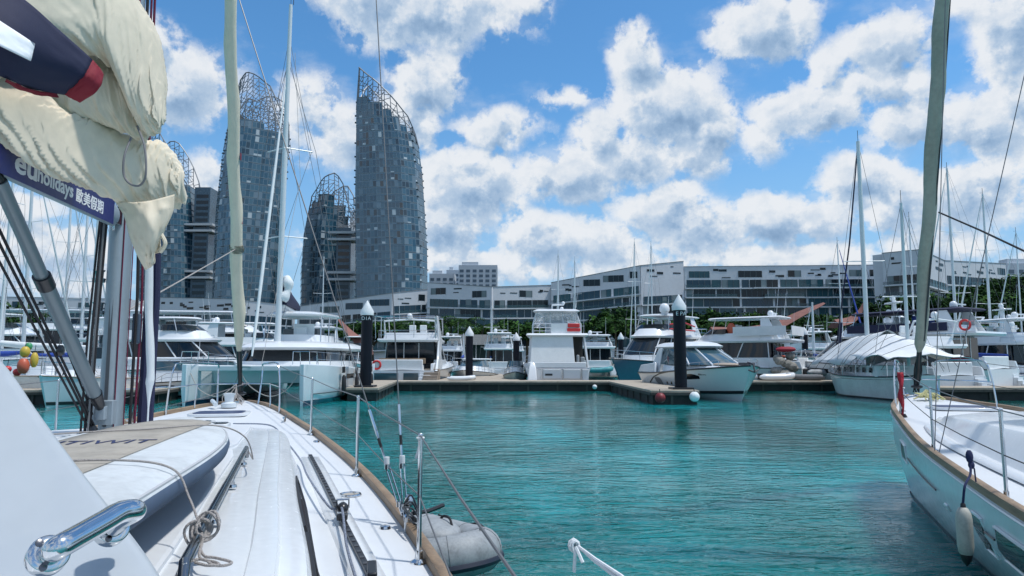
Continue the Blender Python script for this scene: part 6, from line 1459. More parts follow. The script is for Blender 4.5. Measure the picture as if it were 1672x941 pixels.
# ---- the stowed mainsail: cloth rolls over the boom. Stations: centre px, py, distance, half height px, depth m
def cloth(stations, seed, name, mt=CREAM, n=170, k=96, fold=.05, along=3.0, twist=1.1, close=True, sag=0, nf=8, slant=1.2):
    rows = []; tab = [[(i/(len(stations)-1), s[j]) for i, s in enumerate(stations)] for j in range(5)]
    for i in range(n+1):
        t = i/n; px, py, Y, hp, dp = [sinterp(tb, t) for tb in tab]; c = at(px,py,Y); hh = hp*Y/F; row = []
        for j in range(k):
            a = 2*pi*j/k; ca, sa = cos(a), sin(a)
            v1 = noise.noise(Vector((t*along*4 + sa*twist*.9, ca*.9 + seed, sa*.8)))
            r1 = (1-abs(v1*2))**3
            v2 = noise.noise(Vector((t*along*11 + sa*twist*2.4, ca*1.6 + seed*3, sa*1.3)))
            r2 = (1-abs(v2*2.2))**2
            v3 = noise.noise(Vector((t*along*1.6, ca*1.1, sa*1.1+seed)))
            ph = t*nf + slant*sa*.55 + 1.5*noise.noise(Vector((t*2.2, sa*.9, seed+9))); am = .5+.9*noise.noise(Vector((t*3.1+5, sa*1.4+ca*.5, seed)))
            s1 = 1-abs(sin(pi*ph)); ph2 = t*nf*2.3 - slant*sa*.4 + 1.2*noise.noise(Vector((t*4, sa*2, seed+3))); s2 = 1-abs(sin(pi*ph2))
            d = fold*(1.25*max(0,am)*s1**1.6 + .45*max(0,.9-am)*s2**2 + .35*r2 + 1.6*v3)
            sq = (abs(sa)**.8)*math.copysign(1,sa)
            row.append(c + Vector((0, -ca*dp, sq*hh)) * 1 + Vector((ca*.0, -ca*d, sa*d)))
        rows.append(row)
    m = MB(); m.loft(rows); o = yb(m, name, mt, world=True, ang=180); return o
cov = cloth([(-150,130,3.20,95,.20),(-40,160,3.40,72,.20),(50,200,3.62,54,.20),(120,240,3.92,53,.20),(180,268,4.2,50,.19),(235,280,4.42,50,.17),(275,290,4.56,40,.13),(298,298,4.6,20,.05)], 3.3, 'sail_cover', fold=.036, along=3.4, twist=1.6, nf=13, slant=1.5)
cloth([(-160,40,3.0,110,.20),(-60,40,3.2,100,.22),(40,28,3.45,78,.22),(120,22,3.75,62,.20),(190,40,4.0,70,.19),(235,110,4.15,92,.16),(255,165,4.2,50,.10),(262,196,4.2,14,.03)], 8.1, 'sail_fold', fold=.040, along=2.2, twist=1.3, nf=5, slant=2.2)
cloth([(20,110,3.78,50,.13),(110,125,3.92,62,.14),(175,150,4.08,58,.13),(220,185,4.2,38,.10),(240,215,4.25,12,.03)], 15.7, 'sail_fold', fold=.03, along=2.5, nf=6, slant=1.8)
cloth([(-60,-60,3.5,60,.2),(60,-75,3.8,70,.2),(170,-70,4.2,70,.2),(215,-55,4.4,30,.1)], 5.1, 'sail_fold', fold=.04, along=2.5)
# triangular tack of the cover hanging down
def sheet(grid, name, mt=CREAM, th=.004, sub=3, seed=0, amp=.012, parent=None, fr=9):
    R_ = len(grid); C_ = len(grid[0]); nr, nc = (R_-1)*sub*3, (C_-1)*sub*3; rows = []
    for i in range(nr+1):
        u = i/nr; row = []
        for j in range(nc+1):
            v = j/nc; cols = []
            p = []
            for comp in range(3):
                line = [(r/(R_-1), sinterp([(c/(C_-1), grid[r][c][comp]) for c in range(C_)], v)) for r in range(R_)]
                p.append(sinterp(line, u))
            px, py, Y = p; d = amp*(1-abs(2*noise.noise(Vector((u*fr*.45+v*2, v*fr, seed)))))**2; row.append(at(px, py, Y - d))
        rows.append(row)
    m = MB(); m.loft(rows, closed=False, cap0=False, cap1=False); o = yb(m, name, mt, parent, world=True, ang=180); s_ = o.modifiers.new('solid','SOLIDIFY'); s_.thickness = th; return o
sheet([[(188,330,4.30),(235,330,4.24),(285,318,4.34)], [(203,352,4.32),(240,358,4.20),(283,345,4.33)], [(212,385,4.34),(245,392,4.22),(268,378,4.34)], [(224,415,4.36),(244,420,4.27),(254,405,4.36)], [(238,441,4.4),(246,436,4.35),(254,428,4.38)]], 'sail_tack', seed=4, amp=.03, fr=5)
sheet([[(252,372,4.40),(262,362,4.36)], [(246,400,4.40),(262,392,4.36)], [(238,418,4.4),(264,412,4.36)]], 'tack_flap', seed=6, amp=.015)
m = MB()
for a, b, c in (((276,340,4.3),(262,378,4.3),(252,410,4.32)),((262,380,4.3),(270,398,4.3),(262,412,4.32))): m.tube(catmull([at(*a),at(*b),at(*c)],5), .012, 6)
yb(m, 'webbing_strap', CREAM, world=True)
m = MB(); m.tube(catmull([at(224,206,4.12), at(236,240,4.05), at(238,285,4.02), at(228,303,4.05), at(212,300,4.04), at(202,285,4.04), at(203,255,4.04), at(214,225,4.1)],6), .0065, 8); yb(m, 'shock_cord', mat('grey_shock_cord', (.16,.16,.17), .6), world=True)
m = MB(); m.tube([at(226,-60,5.0), at(231,60,5.0), at(229,130,5.0)], .006, 6); m.tube([at(222,-60,5.0), at(226,40,5.0)], .005, 6); yb(m, 'halyard', ROPEM, world=True)
# navy panel with red edge, laid over the sail
NV = mat('navy_acrylic', (.008,.012,.045), .75, bump=.2, bscale=200); RE = mat('crimson_acrylic', (.22,.008,.022), .75, bump=.2, bscale=200)
def panel(cols, name, mt, parent=None, Yoff=0, th=.006):
    return sheet([[(x, y, Y-Yoff) for x, y, Y in c] for c in cols], name, mt, th=th, amp=.006, seed=2, parent=parent)
pn = panel([[(-70,-62,3.02),(-72,22,2.94),(-74,98,3.04)], [(30,-6,3.22),(22,62,3.12),(10,128,3.22)], [(98,52,3.42),(78,98,3.34),(48,144,3.40)], [(150,98,3.63),(136,124,3.57),(104,154,3.60)]], 'navy_panel', NV)
panel([[(150,98,3.63),(136,124,3.57),(104,154,3.60)], [(160,109,3.66),(148,134,3.60),(116,160,3.63)], [(168,122,3.70),(160,146,3.66),(130,167,3.68)]], 'red_edge', RE, pn)
panel([[(92,153,3.565),(48,145,3.385),(10,129,3.205)], [(95,160,3.58),(46,151,3.40),(8,134,3.22)]], 'red_edge', RE, pn)
panel([[(-20,22,3.04),(-20,66,3.0)], [(57,72,3.20),(50,100,3.18)]], 'white_stripe', WB, pn, Yoff=.03, th=.003)
panel([[(-40,8,2.98),(-40,24,2.98)], [(8,32,3.14),(2,42,3.14)]], 'pink_mark', mat('faded_pink', (.6,.25,.24), .7), pn, Yoff=.03, th=.003)

# ---- white moulded coaming right beside the camera, with its grab handle
EDGE = [(-70,520,1.36),(0,587,1.26),(30,624,1.21),(62,672,1.15),(120,752,1.05),(180,829,.96),(230,893,.885),(262,941,.84),(300,1005,.78),(350,1100,.70)]
m = MB(); rows = []
for px, py, Y in [tuple(sinterp([(i/9, e[j]) for i, e in enumerate(EDGE)], t/40) for j in range(3)) for t in range(41)]:
    row = [at(px-60,py+30,Y+.34), at(px-12,py+6,Y+.10), at(px-3,py+1,Y+.035), at(px-1,py,Y+.012), at(px-6,py+3,Y-.004), at(px-16,py+8,Y-.014), at(px-50,py+18,Y-.03), at(px-140,py+44,Y-.06), at(px-260,py+70,Y-.09), at(px-420,py+100,Y-.10)]
    rows.append(row)
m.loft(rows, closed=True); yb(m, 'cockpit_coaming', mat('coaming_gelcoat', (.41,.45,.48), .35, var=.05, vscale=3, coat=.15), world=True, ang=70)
def grab():
    Y0 = .80
    f1, f2 = at(80,905,.70), at(178,862,.80)
    up = Vector((.018,-.052,.034))
    g1, g2 = at(93,895,.685), at(203,833,.775)
    pts = catmull([f1, f1.lerp(g1,.55), g1+(g2-g1)*.03, g1.lerp(g2,.3), g1.lerp(g2,.65), g1.lerp(g2,.93), g2+Vector((.003,.016,-.004)), at(200,846,.815), at(186,860,.825)], 8)
    m = MB(); m.tube(pts, .0118, 20); h = yb(m, 'grab_handle', CHR, world=True, ang=80)
    for i, c in enumerate((f1, at(184,862,.83))):
        nrm = Vector((.62,-.62,.48)).normalized(); a = nrm.orthogonal().normalized(); b = nrm.cross(a); m = MB()
        rings = [[c + nrm*h_ + (a*cos(2*pi*k/32)+b*sin(2*pi*k/32))*r for k in range(32)] for r, h_ in ((.0185,-.012),(.0185,.001),(.017,.0025),(.010,.0035))]
        m.loft(rings); fl = yb(m, 'handle_flange', CHR, h, world=True, ang=50)
        for ang in (.6, 2.7, 4.8):
            m = MB(); q = c + (a*cos(ang)+b*sin(ang))*.0140 + nrm*.0030; m.loft([[q + nrm*h_ + (a*cos(2*pi*k/12)+b*sin(2*pi*k/12))*r for k in range(12)] for r, h_ in ((.0038,-.001),(.0036,.0010),(.002,.0015))]); yb(m, 'screw', mat('screw_dark', (.16,.16,.17), .3, metal=1), h, world=True)
grab()
# ---- paddle board lashed on the coachroof
cB, sN, sT = .925, 7.64, 11.0
bd = empty('paddle_board', ours.matrix_basis @ yl(9.3, cB, 1.62), pi/2 + HD, 'inflatable paddle board with beige centre band and slate blue edge, lashed on our cabin roof', 'paddle board')
def bl(s, b, z): return Vector((9.3 - s, -(b), z))
def bw(s):
    t = (s - sN)/1.7; return .43*(1-(1-min(1,max(0,t)))**2.3)**.56 if s < 10 else .43*(1-.25*((s-10)/1)**2)
m = MB(); rings = []
for i in range(60):
    s = sN + .004 + (sT-sN)*(i/59)**1.5; w_ = bw(s); rk = 0; th = .075; ring = []
    for k in range(24):
        a = 2*pi*k/24; yy = math.copysign(abs(cos(a))**.55, cos(a))*w_ ; zz = math.copysign(abs(sin(a))**.8, sin(a))*th
        ring.append(bl(s, yy, .085 + zz - rk + .0))
    rings.append(ring)
b_ = MB(); b_.loft(rings)
for i, f in enumerate(b_.f):
    c = sum((b_.v[j] for j in f), Vector())/len(f); up = c.z - (.085 - .0)
    w_ = bw(9.3 - c.x)
    if len(f) > 4: b_.mi[i] = 1
    elif c.z < .116: b_.mi[i] = 1
    else: b_.mi[i] = 0
b_.build('board_body', [SUPW, SUPB], bd, ang=60)
m = MB(); rows = []
for i in range(31):
    s = 7.90 + 3.0*i/30; w_ = min(.205, bw(s)*.75); rk = 0; hz = lambda y: .085 + .075*(max(0,1-(min(.999,abs(y)/bw(s)))**3.64)**.4) - rk + .004
    rows.append([bl(s, y, hz(y)) for y in (-w_, -w_*.5, 0, w_*.5, w_)])
m.loft(rows, closed=False, cap0=False, cap1=False); o = m.build('centre_band', SUPT, bd); o.modifiers.new('s','SOLIDIFY').thickness = .002
m = MB()
for sd in (1,-1): m.tube([bl(s, sd*bw(s)*.955, .085+.033) for s in [sN+.05+(sT-sN-.1)*k/40 for k in range(41)]], .006, 5)
m.build('seam_tape', mat('seam_grey', (.42,.44,.46), .6), bd)
t = text_mb('ITIWIT', .17, bl(9.02, -.17, .1655), bl(0,1,0)-bl(0,0,0), bl(-1,0,0)-bl(0,0,0), .0006, width=.34); t.build('board_lettering', mat('lettering_navy', (.02,.03,.10), .6), bd, smooth=False)
for s, wdt, mt_ in ((8.5,.16,GEL),(9.75,.20,SUPW)):
    m = MB(); rows = [[bl(s+wdt*k/5, bw(s+wdt*k/5)+.0025, z) for z in (.05,.085,.115)] for k in range(6)]; m.loft(rows, closed=False, cap0=False, cap1=False) if mt_ is SUPW else None
    if mt_ is GEL:
        t = text_mb('ITIWIT', .07, bl(s+.28, bw(s)+.003, .07), bl(-1,0,0)-bl(0,0,0), (0,0,1), .0006); t.build('edge_lettering', GEL, bd, smooth=False)
# lashings over the board and the knot at the hand rail
def line(name, label, pts, r=.0036, n=8, group=None):
    P_ = catmull(pts, n); c = P_[0]; root = MB().tube([p - c for p in P_], r, 8); o = root.build(name, ROPE, None); o.location = c; return tag(o, label, 'rope', group)
B = lambda s, b, z: ours.matrix_basis @ yl(s, b, z)
bpy.context.view_layer.update()
line('lashing_rope', 'thin grey rope crossing the paddle board near its tip', [B(8.95,.1,1.72), B(8.72,.52,1.785), B(8.5,.95,1.790), B(8.32,1.20,1.785), B(8.24,1.33,1.72), B(8.15,1.36,1.60), B(7.75,1.28,1.585)], group='lashings over the paddle board')
line('lashing_rope', 'thin grey rope crossing the middle of the paddle board down to the knot', [B(9.9,.35,1.74), B(9.72,.55,1.790), B(9.6,.85,1.794), B(9.55,1.15,1.791), B(9.58,1.325,1.765), B(9.62,1.39,1.68), B(9.72,1.45,1.60)], group='lashings over the paddle board')
K0 = B(9.74, 1.455, 1.60); m = MB(); rr = random.Random(9)
for k in range(5):
    r = .024+.010*rr.random(); tilt = rr.uniform(-.5,.5); m.tube([Vector((r*cos(a)*1.1+.01*k-.02, r*sin(a)*.5+.01*sin(a*2+k), r*sin(a)*1.15+.006*k)) for a in [2*pi*j/18 for j in range(18)]], .0040, 7, closed=True)
m.tube(catmull([(0,0,.0),(.015,-.03,-.02),(.03,-.08,-.035),(.055,-.12,-.04),(.10,-.14,-.042),(.12,-.165,-.042),(.09,-.17,-.042),(.05,-.15,-.04)],7), .0040, 7)
m.tube(catmull([(0,-.01,0),(.02,-.05,-.03),(.05,-.09,-.04),(.085,-.10,-.042),(.14,-.13,-.045),(.135,-.16,-.045),(.10,-.155,-.045),(.06,-.115,-.042),(.03,-.13,-.042),(.03,-.19,-.045),(.05,-.25,-.045)],7), .0040, 7)
o = m.build('rope_knot', ROPE, None); o.location = K0; tag(o, 'knotted bundle of grey rope at the aft end of the cabin hand rail', 'rope')
# ---- grey inflatable dinghy beyond our rail
dg = empty('dinghy', (-1.02, 7.15, 0), -.80, 'grey inflatable dinghy with black rubbing strip, floating beside our rail', 'dinghy'); dg.scale = (.86, .86, .9)
m = MB(); pts = [(-1.2,.46,.30),(-.5,.47,.30),(.3,.46,.31),(.85,.36,.35),(1.08,.0,.40),(.85,-.36,.35),(.3,-.46,.31),(-.5,-.47,.30),(-1.2,-.46,.30)]; cp = catmull(pts,7); n_ = len(cp)
m.tube(cp, [.06 if i in (0,n_-1) else .15 if i in (1,n_-2) else .215 for i in range(n_)], 20); m.build('inflated_tube', RUBG, dg)
m = MB(); m.tube([p + Vector((0,0,-.06)) + Vector((-(cp[min(i+1,n_-1)]-cp[max(i-1,0)]).y, (cp[min(i+1,n_-1)]-cp[max(i-1,0)]).x, 0)).normalized()*.20 for i, p in enumerate(cp)], .042, 8); m.build('rubbing_strip', mat('dark_navy_rubber', (.012,.018,.035), .5), dg)
m = MB(); m.loft([[Vector((x, y*w_, z)) for x, y, z in ((-1.15,-1,.05),(-1.15,1,.05),(.4,.8,.05),(.9,0,.12),(.4,-.8,.05))] for w_, z in ((.38,0),(.38,0))]); m.box(-1.1,.6,-.32,.32,.05,.14); m.build('floor', BLKG, dg)
for q_ in (9, 16, 24, 32, 40, 47):
    if q_ < n_-2:
        t_ = (cp[q_+1]-cp[q_-1]).normalized(); e_ = Vector((0,0,1)); f_ = t_.cross(e_).normalized(); g_ = t_.cross(f_); m = MB(); m.tube([cp[q_] + (f_*cos(a)+g_*sin(a))*.2165 for a in [2*pi*k/24 for k in range(24)]], .004, 5, closed=True); m.build('tube_seam', mat('seam_dark', (.16,.175,.185), .7), dg)
m = MB(); m.tube(catmull([cp[10]+Vector((0,.06,.22)), cp[14]+Vector((0,.06,.19)), cp[18]+Vector((0,.05,.22)), cp[22]+Vector((.03,.02,.20)), cp[26]+Vector((.04,0,.23))],5), .009, 6); m.build('grab_line', ROPED, dg)
m = MB(); m.ell((.35,0,.50),(.42,.33,.13),16,10); m.build('bow_locker', RUBG, dg, ang=80)
m = MB(); m.tube(catmull([(.35,.16,.60),(.42,.17,.645),(.55,.14,.64),(.62,.12,.58)],5), .014, 8); m.build('lifting_handle', BLK, dg)
m = MB(); m.tube([(.95,.12,.52),(1.03,.10,.54)], .03, 10); m.build('tow_ring', BLK, dg)
m = MB(); m.ell((-.15,-.1,.42),(.22,.10,.10),10,6); m.build('cushion', ORNG, dg); m = MB(); m.ell((.0,.12,.50),(.10,.05,.05),10,6); m.box(-.05,.05,-.05,.1,.5,.54); m.build('pump', mat('dark_blue_plastic',(.02,.03,.10),.5), dg)
# ================================================================== NEIGHBOURING YACHT (right)
H2 = radians(-12.3); LB = 12.0; BP2 = Vector((7.05, 12.3, 0))
nb = empty('sailing_yacht', (BP2.x + sin(H2)*LB, BP2.y - cos(H2)*LB, 0), pi/2 + H2, 'neighbouring white sailing yacht at the right with teak toe rail and grey-green furled headsail', 'sailing yacht')
NI = (Matrix.Translation(nb.location) @ Matrix.Rotation(pi/2 + H2, 4, 'Z')).inverted()
def nl(s, b, z): return Vector((LB - s, -b, z))
def nbd(mb, name, m, parent=None, world=False, **k):
    if world: mb.xf(NI)
    return mb.build(name, m, parent or nb, **k)
BT2 = [(0,.10),(.4,.38),(1.16,.66),(1.66,.84),(2.6,1.06),(4.83,1.50),(6.73,1.78),(8.53,2.0),(10,2.05),(12,1.9)]
ST2 = [(0,1.46),(1.5,1.38),(2.6,1.31),(4.8,1.17),(6.7,1.10),(8.5,1.06),(12,1.0)]
nbd(yhull(BT2, ST2, L=LB, wlr=.74), 'hull', GEL2, ang=60)
dk = lambda s, b: sinterp(ST2, s) - .015 + .05*(1-(b/max(.2, sinterp(BT2, s)))**2)
m = MB(); m.loft([[nl(s, (sinterp(BT2,s)-.012)*k/6, dk(s, (sinterp(BT2,s)-.012)*k/6)) for k in range(-6,7)] for s in [.02+11.96*i/44 for i in range(45)]], closed=False, cap0=False, cap1=False); nbd(m, 'deck', DECKM, ang=60)
def hside(s, v, sd):      # point on the topsides, v 0 at the waterline, 1 at the sheer
    b = sinterp(BT2,s); z = sinterp(ST2,s); w_ = b*.74*min(1,.35+s/2.6); tab = [(0,(w_,.02)),(.33,((b+w_)/2,z*.33)),(.66,(b*.97+w_*.02,z*.66)),(1-.12/z,(b*.995,z-.12)),(1,(b,z))]
    y = interp([(a, c[0]) for a, c in tab], v); zz = interp([(a, c[1]) for a, c in tab], v); return nl(s, sd*(y+.010), zz)
for sd in (1,-1):
    m = MB(); rings = []
    for i in range(61):
        s = .03 + (LB-.05)*(i/60)**1.15; b = sinterp(BT2,s); z = sinterp(ST2,s); q = .060
        rings.append([nl(s,sd*(b-q),z-.02), nl(s,sd*(b+.010),z-.02), nl(s,sd*(b+.006),z+.042), nl(s,sd*(b-.010),z+.05), nl(s,sd*(b-q+.010),z+.05), nl(s,sd*(b-q),z+.042)])
    m.loft(rings); nbd(m, 'toe_rail', TEAK, ang=50)
    m = MB(); m.tube([hside(.05+11.8*i/40, .955, sd) for i in range(41)], .012, 6); nbd(m, 'rub_strake', GEL)
    m = MB(); m.loft([[hside(.3+8.2*i/40-.0, .02, sd), hside(.3+8.2*i/40, .075, sd)] for i in range(41)], closed=False, cap0=False, cap1=False); nbd(m, 'boot_stripe', mat('grey_blue_stripe', (.05,.10,.13), .4))
    for s0, s1, v0, v1 in ((3.05,3.55,.62,.80),(6.9,7.2,.50,.78),(7.55,9.6,.58,.80),(5.9,6.0,.6,.64)):
        m = MB(); m.loft([[hside(s0+(s1-s0)*k/6, v0+(v1-v0)*j/3, sd) for j in range(4)] for k in range(7)], closed=False, cap0=False, cap1=False); w_ = nbd(m, 'hull_window', GLS if s0 > 4 else BLKG)
        f = MB(); ed = [hside(s0+(s1-s0)*k/6, v0, sd) for k in range(7)] + [hside(s0+(s1-s0)*k/6, v1, sd) for k in range(6,-1,-1)]; f.tube(ed, .014, 6, closed=True); nbd(f, 'window_rim', GEL, w_)
    for s0, s1 in ((3.7,5.6),(7.25,7.5)):
        m = MB(); m.tube([hside(s0+(s1-s0)*k/8, .70, sd) for k in range(9)], .008, 5); nbd(m, 'accent_line', BLKG)
CT2 = [(2.9,.50),(3.4,.74),(4.5,.98),(6,1.14),(8,1.28),(11,1.35)]; CH2 = [(2.9,.02),(3.4,.11),(4.2,.21),(6,.31),(8,.37),(11,.40)]
m = MB(); rows = []
for i in range(33):
    s = 2.9+8.1*i/32; wt = sinterp(CT2,s); h = sinterp(CH2,s); zd = sinterp(ST2,s)+.02
    half = [(wt+.18, zd-.03), (wt+.10, zd+.02), (wt+.02, zd+h*.45), (wt-h*.20, zd+h*.88), (wt-h*.20-.03, zd+h*.97), (wt-h*.20-.07, zd+h+.0), (wt-h*.20-.13, zd+h+.008), (wt*.4, zd+h+.045)]
    rows.append([nl(s,b,z) for b,z in half] + [nl(s,0,zd+h+.06)] + [nl(s,-b,z) for b,z in reversed(half)])
m.loft(rows, closed=False); nbd(m, 'coachroof', GEL, ang=22)
m = MB(); m.loft([[nl(s, -(sinterp(CT2,s)+.24), dk(s,1)+.0), nl(s,-(sinterp(CT2,s)+.22), dk(s,1)+.035), nl(s,-(sinterp(CT2,s)+.12), dk(s,1)+.04), nl(s,-(sinterp(CT2,s)+.10), dk(s,1)+.0)] for s in [3.6+7*i/20 for i in range(21)]]); nbd(m, 'moulded_ledge', GEL, ang=60)
def hatch2(s, b, ls, lb, z, name, g):
    c = nl(s,b,z); P_ = [(c.x+math.copysign(abs(cos(a))**.4,cos(a))*ls/2, c.y+math.copysign(abs(sin(a))**.4,sin(a))*lb/2) for a in [2*pi*i/24 for i in range(24)]]
    m = MB(); m.prism(P_, z-.01, z+.03); o = nbd(m, name, GEL, bevel=.006); m = MB(); m.prism([(c.x+(x-c.x)*.86, c.y+(y-c.y)*.86) for x,y in P_], z+.02, z+.036); nbd(m, 'hatch_lid', g, o, bevel=.003)
hatch2(1.95,.05,.62,.9,dk(1.95,0),'anchor_hatch',mat('navy_trim',(.03,.045,.11),.4)); hatch2(5.0,0,.55,.55,sinterp(ST2,5)+sinterp(CH2,5)+.075,'fore_hatch',GLS)
# stanchions, lifelines, pulpit
for sd in (1,-1):
    tp = []
    for s in (2.35, 4.65+.55, 7.6, 9.6):
        b = sinterp(BT2,s)-.09; p = nl(s,sd*b,dk(s,b)); t = p+Vector((0,0,.66)); tp.append((p,t)); m = MB(); m.tube([p,t], .0135, 10); m.ell(t,.0155,10,6); st = nbd(m,'stanchion',CHR)
        f = MB(); f.lathe([(.045,0),(.043,.01),(.02,.02),(.018,.07)], p, 14); nbd(f,'stanchion_base',CHR,st)
    for h, r in ((1,.005),(.5,.0045)):
        pts = [nl(1.3, sd*(sinterp(BT2,1.3)-.06), dk(1.3,.6)+.66*h)] + [p.lerp(t,h) for p,t in tp]; m = MB()
        for a,b in zip(pts,pts[1:]): m.tube([a,a.lerp(b,.5)-Vector((0,0,.01)),b], r, 6)
        nbd(m,'lifeline',ROPED if h < 1 else WIRE)
m = MB()
for sd in (1,-1):
    bb = lambda s: sd*(sinterp(BT2,s)-.06); zt = 1.44+.66
    m.tube(catmull([nl(1.45,bb(1.45),dk(1.4,.7)), nl(1.38,bb(1.4),1.8), nl(1.32,bb(1.3),zt-.06), nl(1.15,bb(1.15),zt), nl(.6,bb(.65),zt), nl(.32,sd*.30,zt-.02), nl(.26,sd*.29,zt-.1), nl(.34,sd*.28,1.7), nl(.45,sd*.26,1.44)],5), .0135, 8)
    m.tube([nl(1.4,bb(1.4),1.76), nl(.8,bb(.85),1.77), nl(.3,sd*.28,1.77)], .011, 8)
m.tube([nl(.3,-.28,1.77),nl(.22,0,1.77),nl(.3,.28,1.77)], .011, 8); nbd(m,'pulpit',CHR)
m = MB(); m.bar(nl(.4,0,1.47), nl(-.15,0,1.43), .1, .06); m.tube([nl(.2,0,1.52), nl(-.15,0,1.42), nl(-.3,0,1.5)], .022, 8); nbd(m,'bow_roller',CHR)
m = MB(); rr = random.Random(6)
for k in range(10): m.tube(catmull([nl(.9+.25*rr.random(),.3*rr.uniform(-1,1)-.1,1.47), nl(.8,.2*rr.uniform(-1,1)-.1,1.56), nl(1.0,.25*rr.uniform(-1,1)-.1,1.50), nl(.95,-.1,1.62)],4), .012, 5)
nbd(m,'yellow_mooring_line', mat('pale_yellow_rope',(.55,.52,.26),.85,bump=.6,bscale=120))
# mast, rigging, furled headsail
m = MB(); m.loft([[nl(5.2,0,z)+Vector((x*k,y*k,0)) for x,y in sect] for z,k in ((1.4,1),(9,1),(15.8,.75))]); nbd(m,'mast',ALU,ang=60)
m = MB(); m.tube([nl(5.4,0,2.7), nl(9.8,0,2.65)], .07, 12); bo2 = nbd(m,'boom',ALU); m = MB(); m.tube([nl(5.35,0,3.1), nl(6.5,0,2.95), nl(9.8,0,2.8)], [.2,.2,.12], 14); nbd(m,'sail_cover',CREAM,bo2)
for h,b in ((6.6,1.1),(11,.8)):
    m = MB(); m.tube([nl(5.4,b,h),nl(5.2,0,h-.03),nl(5.4,-b,h)], .025, 6); nbd(m,'spreader',ALU)
for sd in (1,-1):
    m = MB(); m.tube([nl(5.6,sd*1.6,1.15),nl(5.4,sd*1.1,6.6),nl(5.4,sd*.8,11),nl(5.2,0,15.6)], .005, 5); m.tube([nl(5.7,sd*1.6,1.15),nl(5.2,0,6.5)], .005, 5); nbd(m,'shroud',WIRE)
f0, f1 = nl(.18,0,1.50), nl(5.2,0,15.6); m = MB(); rings = []; d2 = (f1-f0).normalized(); a1 = d2.orthogonal().normalized(); a2 = d2.cross(a1)
for i in range(151):
    t = .05+.88*i/150; R0 = (.02+.03*i if i < 3 else .085+.018*min(1,i/40)-.05*max(0,i/150-.5)); ring = []
    for k in range(20):
        a = 2*pi*k/20; w_ = .12*sin(a-i*.30)+.10*noise.noise(Vector((cos(a),sin(a),i*.10)))+.07*noise.noise(Vector((cos(a)*2,sin(a)*2,i*.4)))+.07*max(0,sin(a-i*.30+.5))**5
        if abs(i-48) < 4: w_ += .18*cos((i-48)*.4)*max(0,sin(a))
        ring.append(f0.lerp(f1,t)+(a1*cos(a)+a2*sin(a))*R0*(1+w_))
    rings.append(ring)
m.loft(rings); fs2 = nbd(m,'furled_headsail',GREYC,ang=80)
m = MB()
for i in range(0,151,3):
    t = .05+.88*i/150; 
m.tube([f0.lerp(f1,.05+.88*i/150)+(a1*cos(i*.02+2.6)+a2*sin(i*.02+2.6))*.098 for i in range(3,151,4)], .014, 5); nbd(m,'sail_edge',mat('dark_uv_edge',(.04,.045,.05),.7),fs2)
m = MB(); m.tube([f0,f1], .006, 5); nbd(m,'forestay',WIRE)
m = MB(); m.lathe([(.05,0),(.09,.02),(.09,.05),(.045,.07),(.045,.14),(.09,.16),(.03,.22)], f0.lerp(f1,.008), 16); m.tube([f0.lerp(f1,.02),f0.lerp(f1,.055)], [.05,.04], 10); nbd(m,'furling_drum',BLKG)
m = MB()
for k in range(6): m.tube(catmull([f0.lerp(f1,.05)+Vector((0,0,.05)), f0.lerp(f1,.03)+Vector((.04*sin(k),.06*cos(k),0)), f0+Vector((.03*cos(k*2),.05*sin(k*2),.05))],4), .010, 5)
nbd(m,'rope_bundle',ROPED)
m = MB(); m.tube([at(1533,347,10.9), at(1600,376,9.6), at(1672,410,8.4), at(1800,470,7.2)], .013, 6); nbd(m,'spinnaker_halyard',ROPED,world=True)
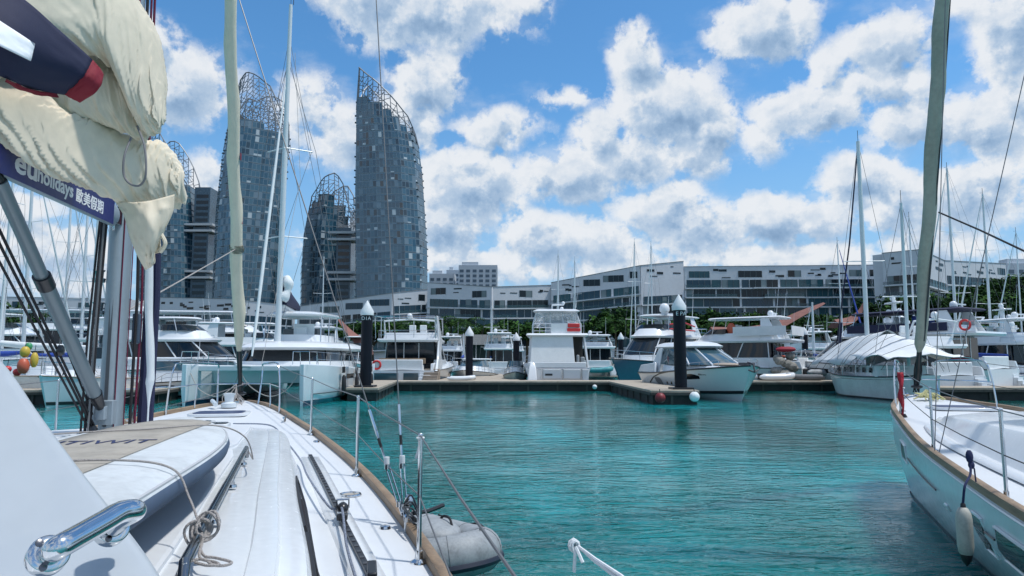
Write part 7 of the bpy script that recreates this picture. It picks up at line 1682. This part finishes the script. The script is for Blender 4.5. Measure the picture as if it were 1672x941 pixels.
# flag, fender and its rope
fp = at(1470,622,9.9); fr = empty('flag', fp, 0, 'red flag with pale marks, furled on the neighbour bow rail', 'flag')
m = MB(); rows = []
for i in range(15):
    z = .12 - .62*i/14; w_ = .040+.010*sin(i*.8)-.02*(i/14); rows.append([Vector((-w_+.02*sin(i*.7), .02*sin(i), z)), Vector((-w_*.3, -.035, z)), Vector((w_*.4, .02*cos(i), z)), Vector((w_, -.01, z))])
m.loft(rows, closed=False, cap0=False, cap1=False); o = m.build('cloth', REDP if False else mat('flag_red',(.38,.012,.03),.7,var=.4,vscale=9), fr, ang=180); o.modifiers.new('s','SOLIDIFY').thickness = .006
m = MB()
for z, x, s_ in ((-.10,.03,.016),(-.2,.045,.012),(-.42,.03,.014)): m.ell((x,-.022,z),(s_,.02,s_*.8),8,5)
m.build('emblem', WCAN, fr); m = MB(); m.tube([(0,.02,.2),(0,.02,-.5)], .008, 6); m.build('staff', CHR, fr); m = MB(); m.ell((.02,0,-.58),(.06,.05,.13),10,7); m.build('dark_tassel', BLK, fr)
pf = at(1573,835,5.05); ff = empty('fender', pf, 0, 'long white fender with black tip hanging from a navy rope on the neighbour yacht side', 'fender')
m = MB(); m.lathe([(.012,-.33),(.03,-.315),(.046,-.28),(.052,-.24),(.052,-.05),(.046,-.01),(.03,.02),(.014,.03)], (0,0,0), 20); m.build('body', mat('fender_vinyl',(.42,.42,.37),.6,var=.3,vscale=8), ff)
m = MB(); m.lathe([(.006,-.375),(.03,-.34),(.040,-.305),(.040,-.295)], (0,0,0), 16); m.lathe([(.018,.02),(.016,.05),(.008,.06)], (0,0,0), 12); m.build('end_cap', BLK, ff)
tq = at(1583,748,5.15) - pf; m = MB(); m.tube(catmull([(0,0,.05), (.01,-.02,.18), tq*.7+Vector((.02,0,0)), tq],6), .0085, 7); m.ell(tq+Vector((0,0,.01)), (.026,.022,.05), 10, 7); m.ell(tq+Vector((.01,0,-.05)), (.022,.02,.03), 10, 7); m.tube([tq, tq+Vector((.03,0,-.08)), tq+Vector((.035,0,-.17))], .006, 6); m.build('fender_rope', mat('navy_fender_rope',(.02,.03,.10),.85,bump=.8,bscale=150), ff)
# round fender and mooring buoys at the right finger dock
for px, py, r, Y, mt_, t in ((1134,648,.24,32.9,WCAN,'white ball fender at the tip of the right finger dock'),(1078,650,.25,32.9,mat('dull_red_vinyl',(.20,.015,.02),.5,var=.4),'dull red ball fender under the edge of the right finger dock'),(971,632,.16,47.3,WCAN,'small white fender on the long dock edge below the stern-on yacht')):
    p = at(px,py,Y); root = empty('ball_fender', p, 0, t, 'fender'); m = MB(); m.ell((0,0,0), r, 16, 10); m.build('body', mt_, root); m = MB(); m.tube([(0,0,r*.9),(0,.1,r*1.6)], .02, 6); m.build('lanyard', ROPED, root)
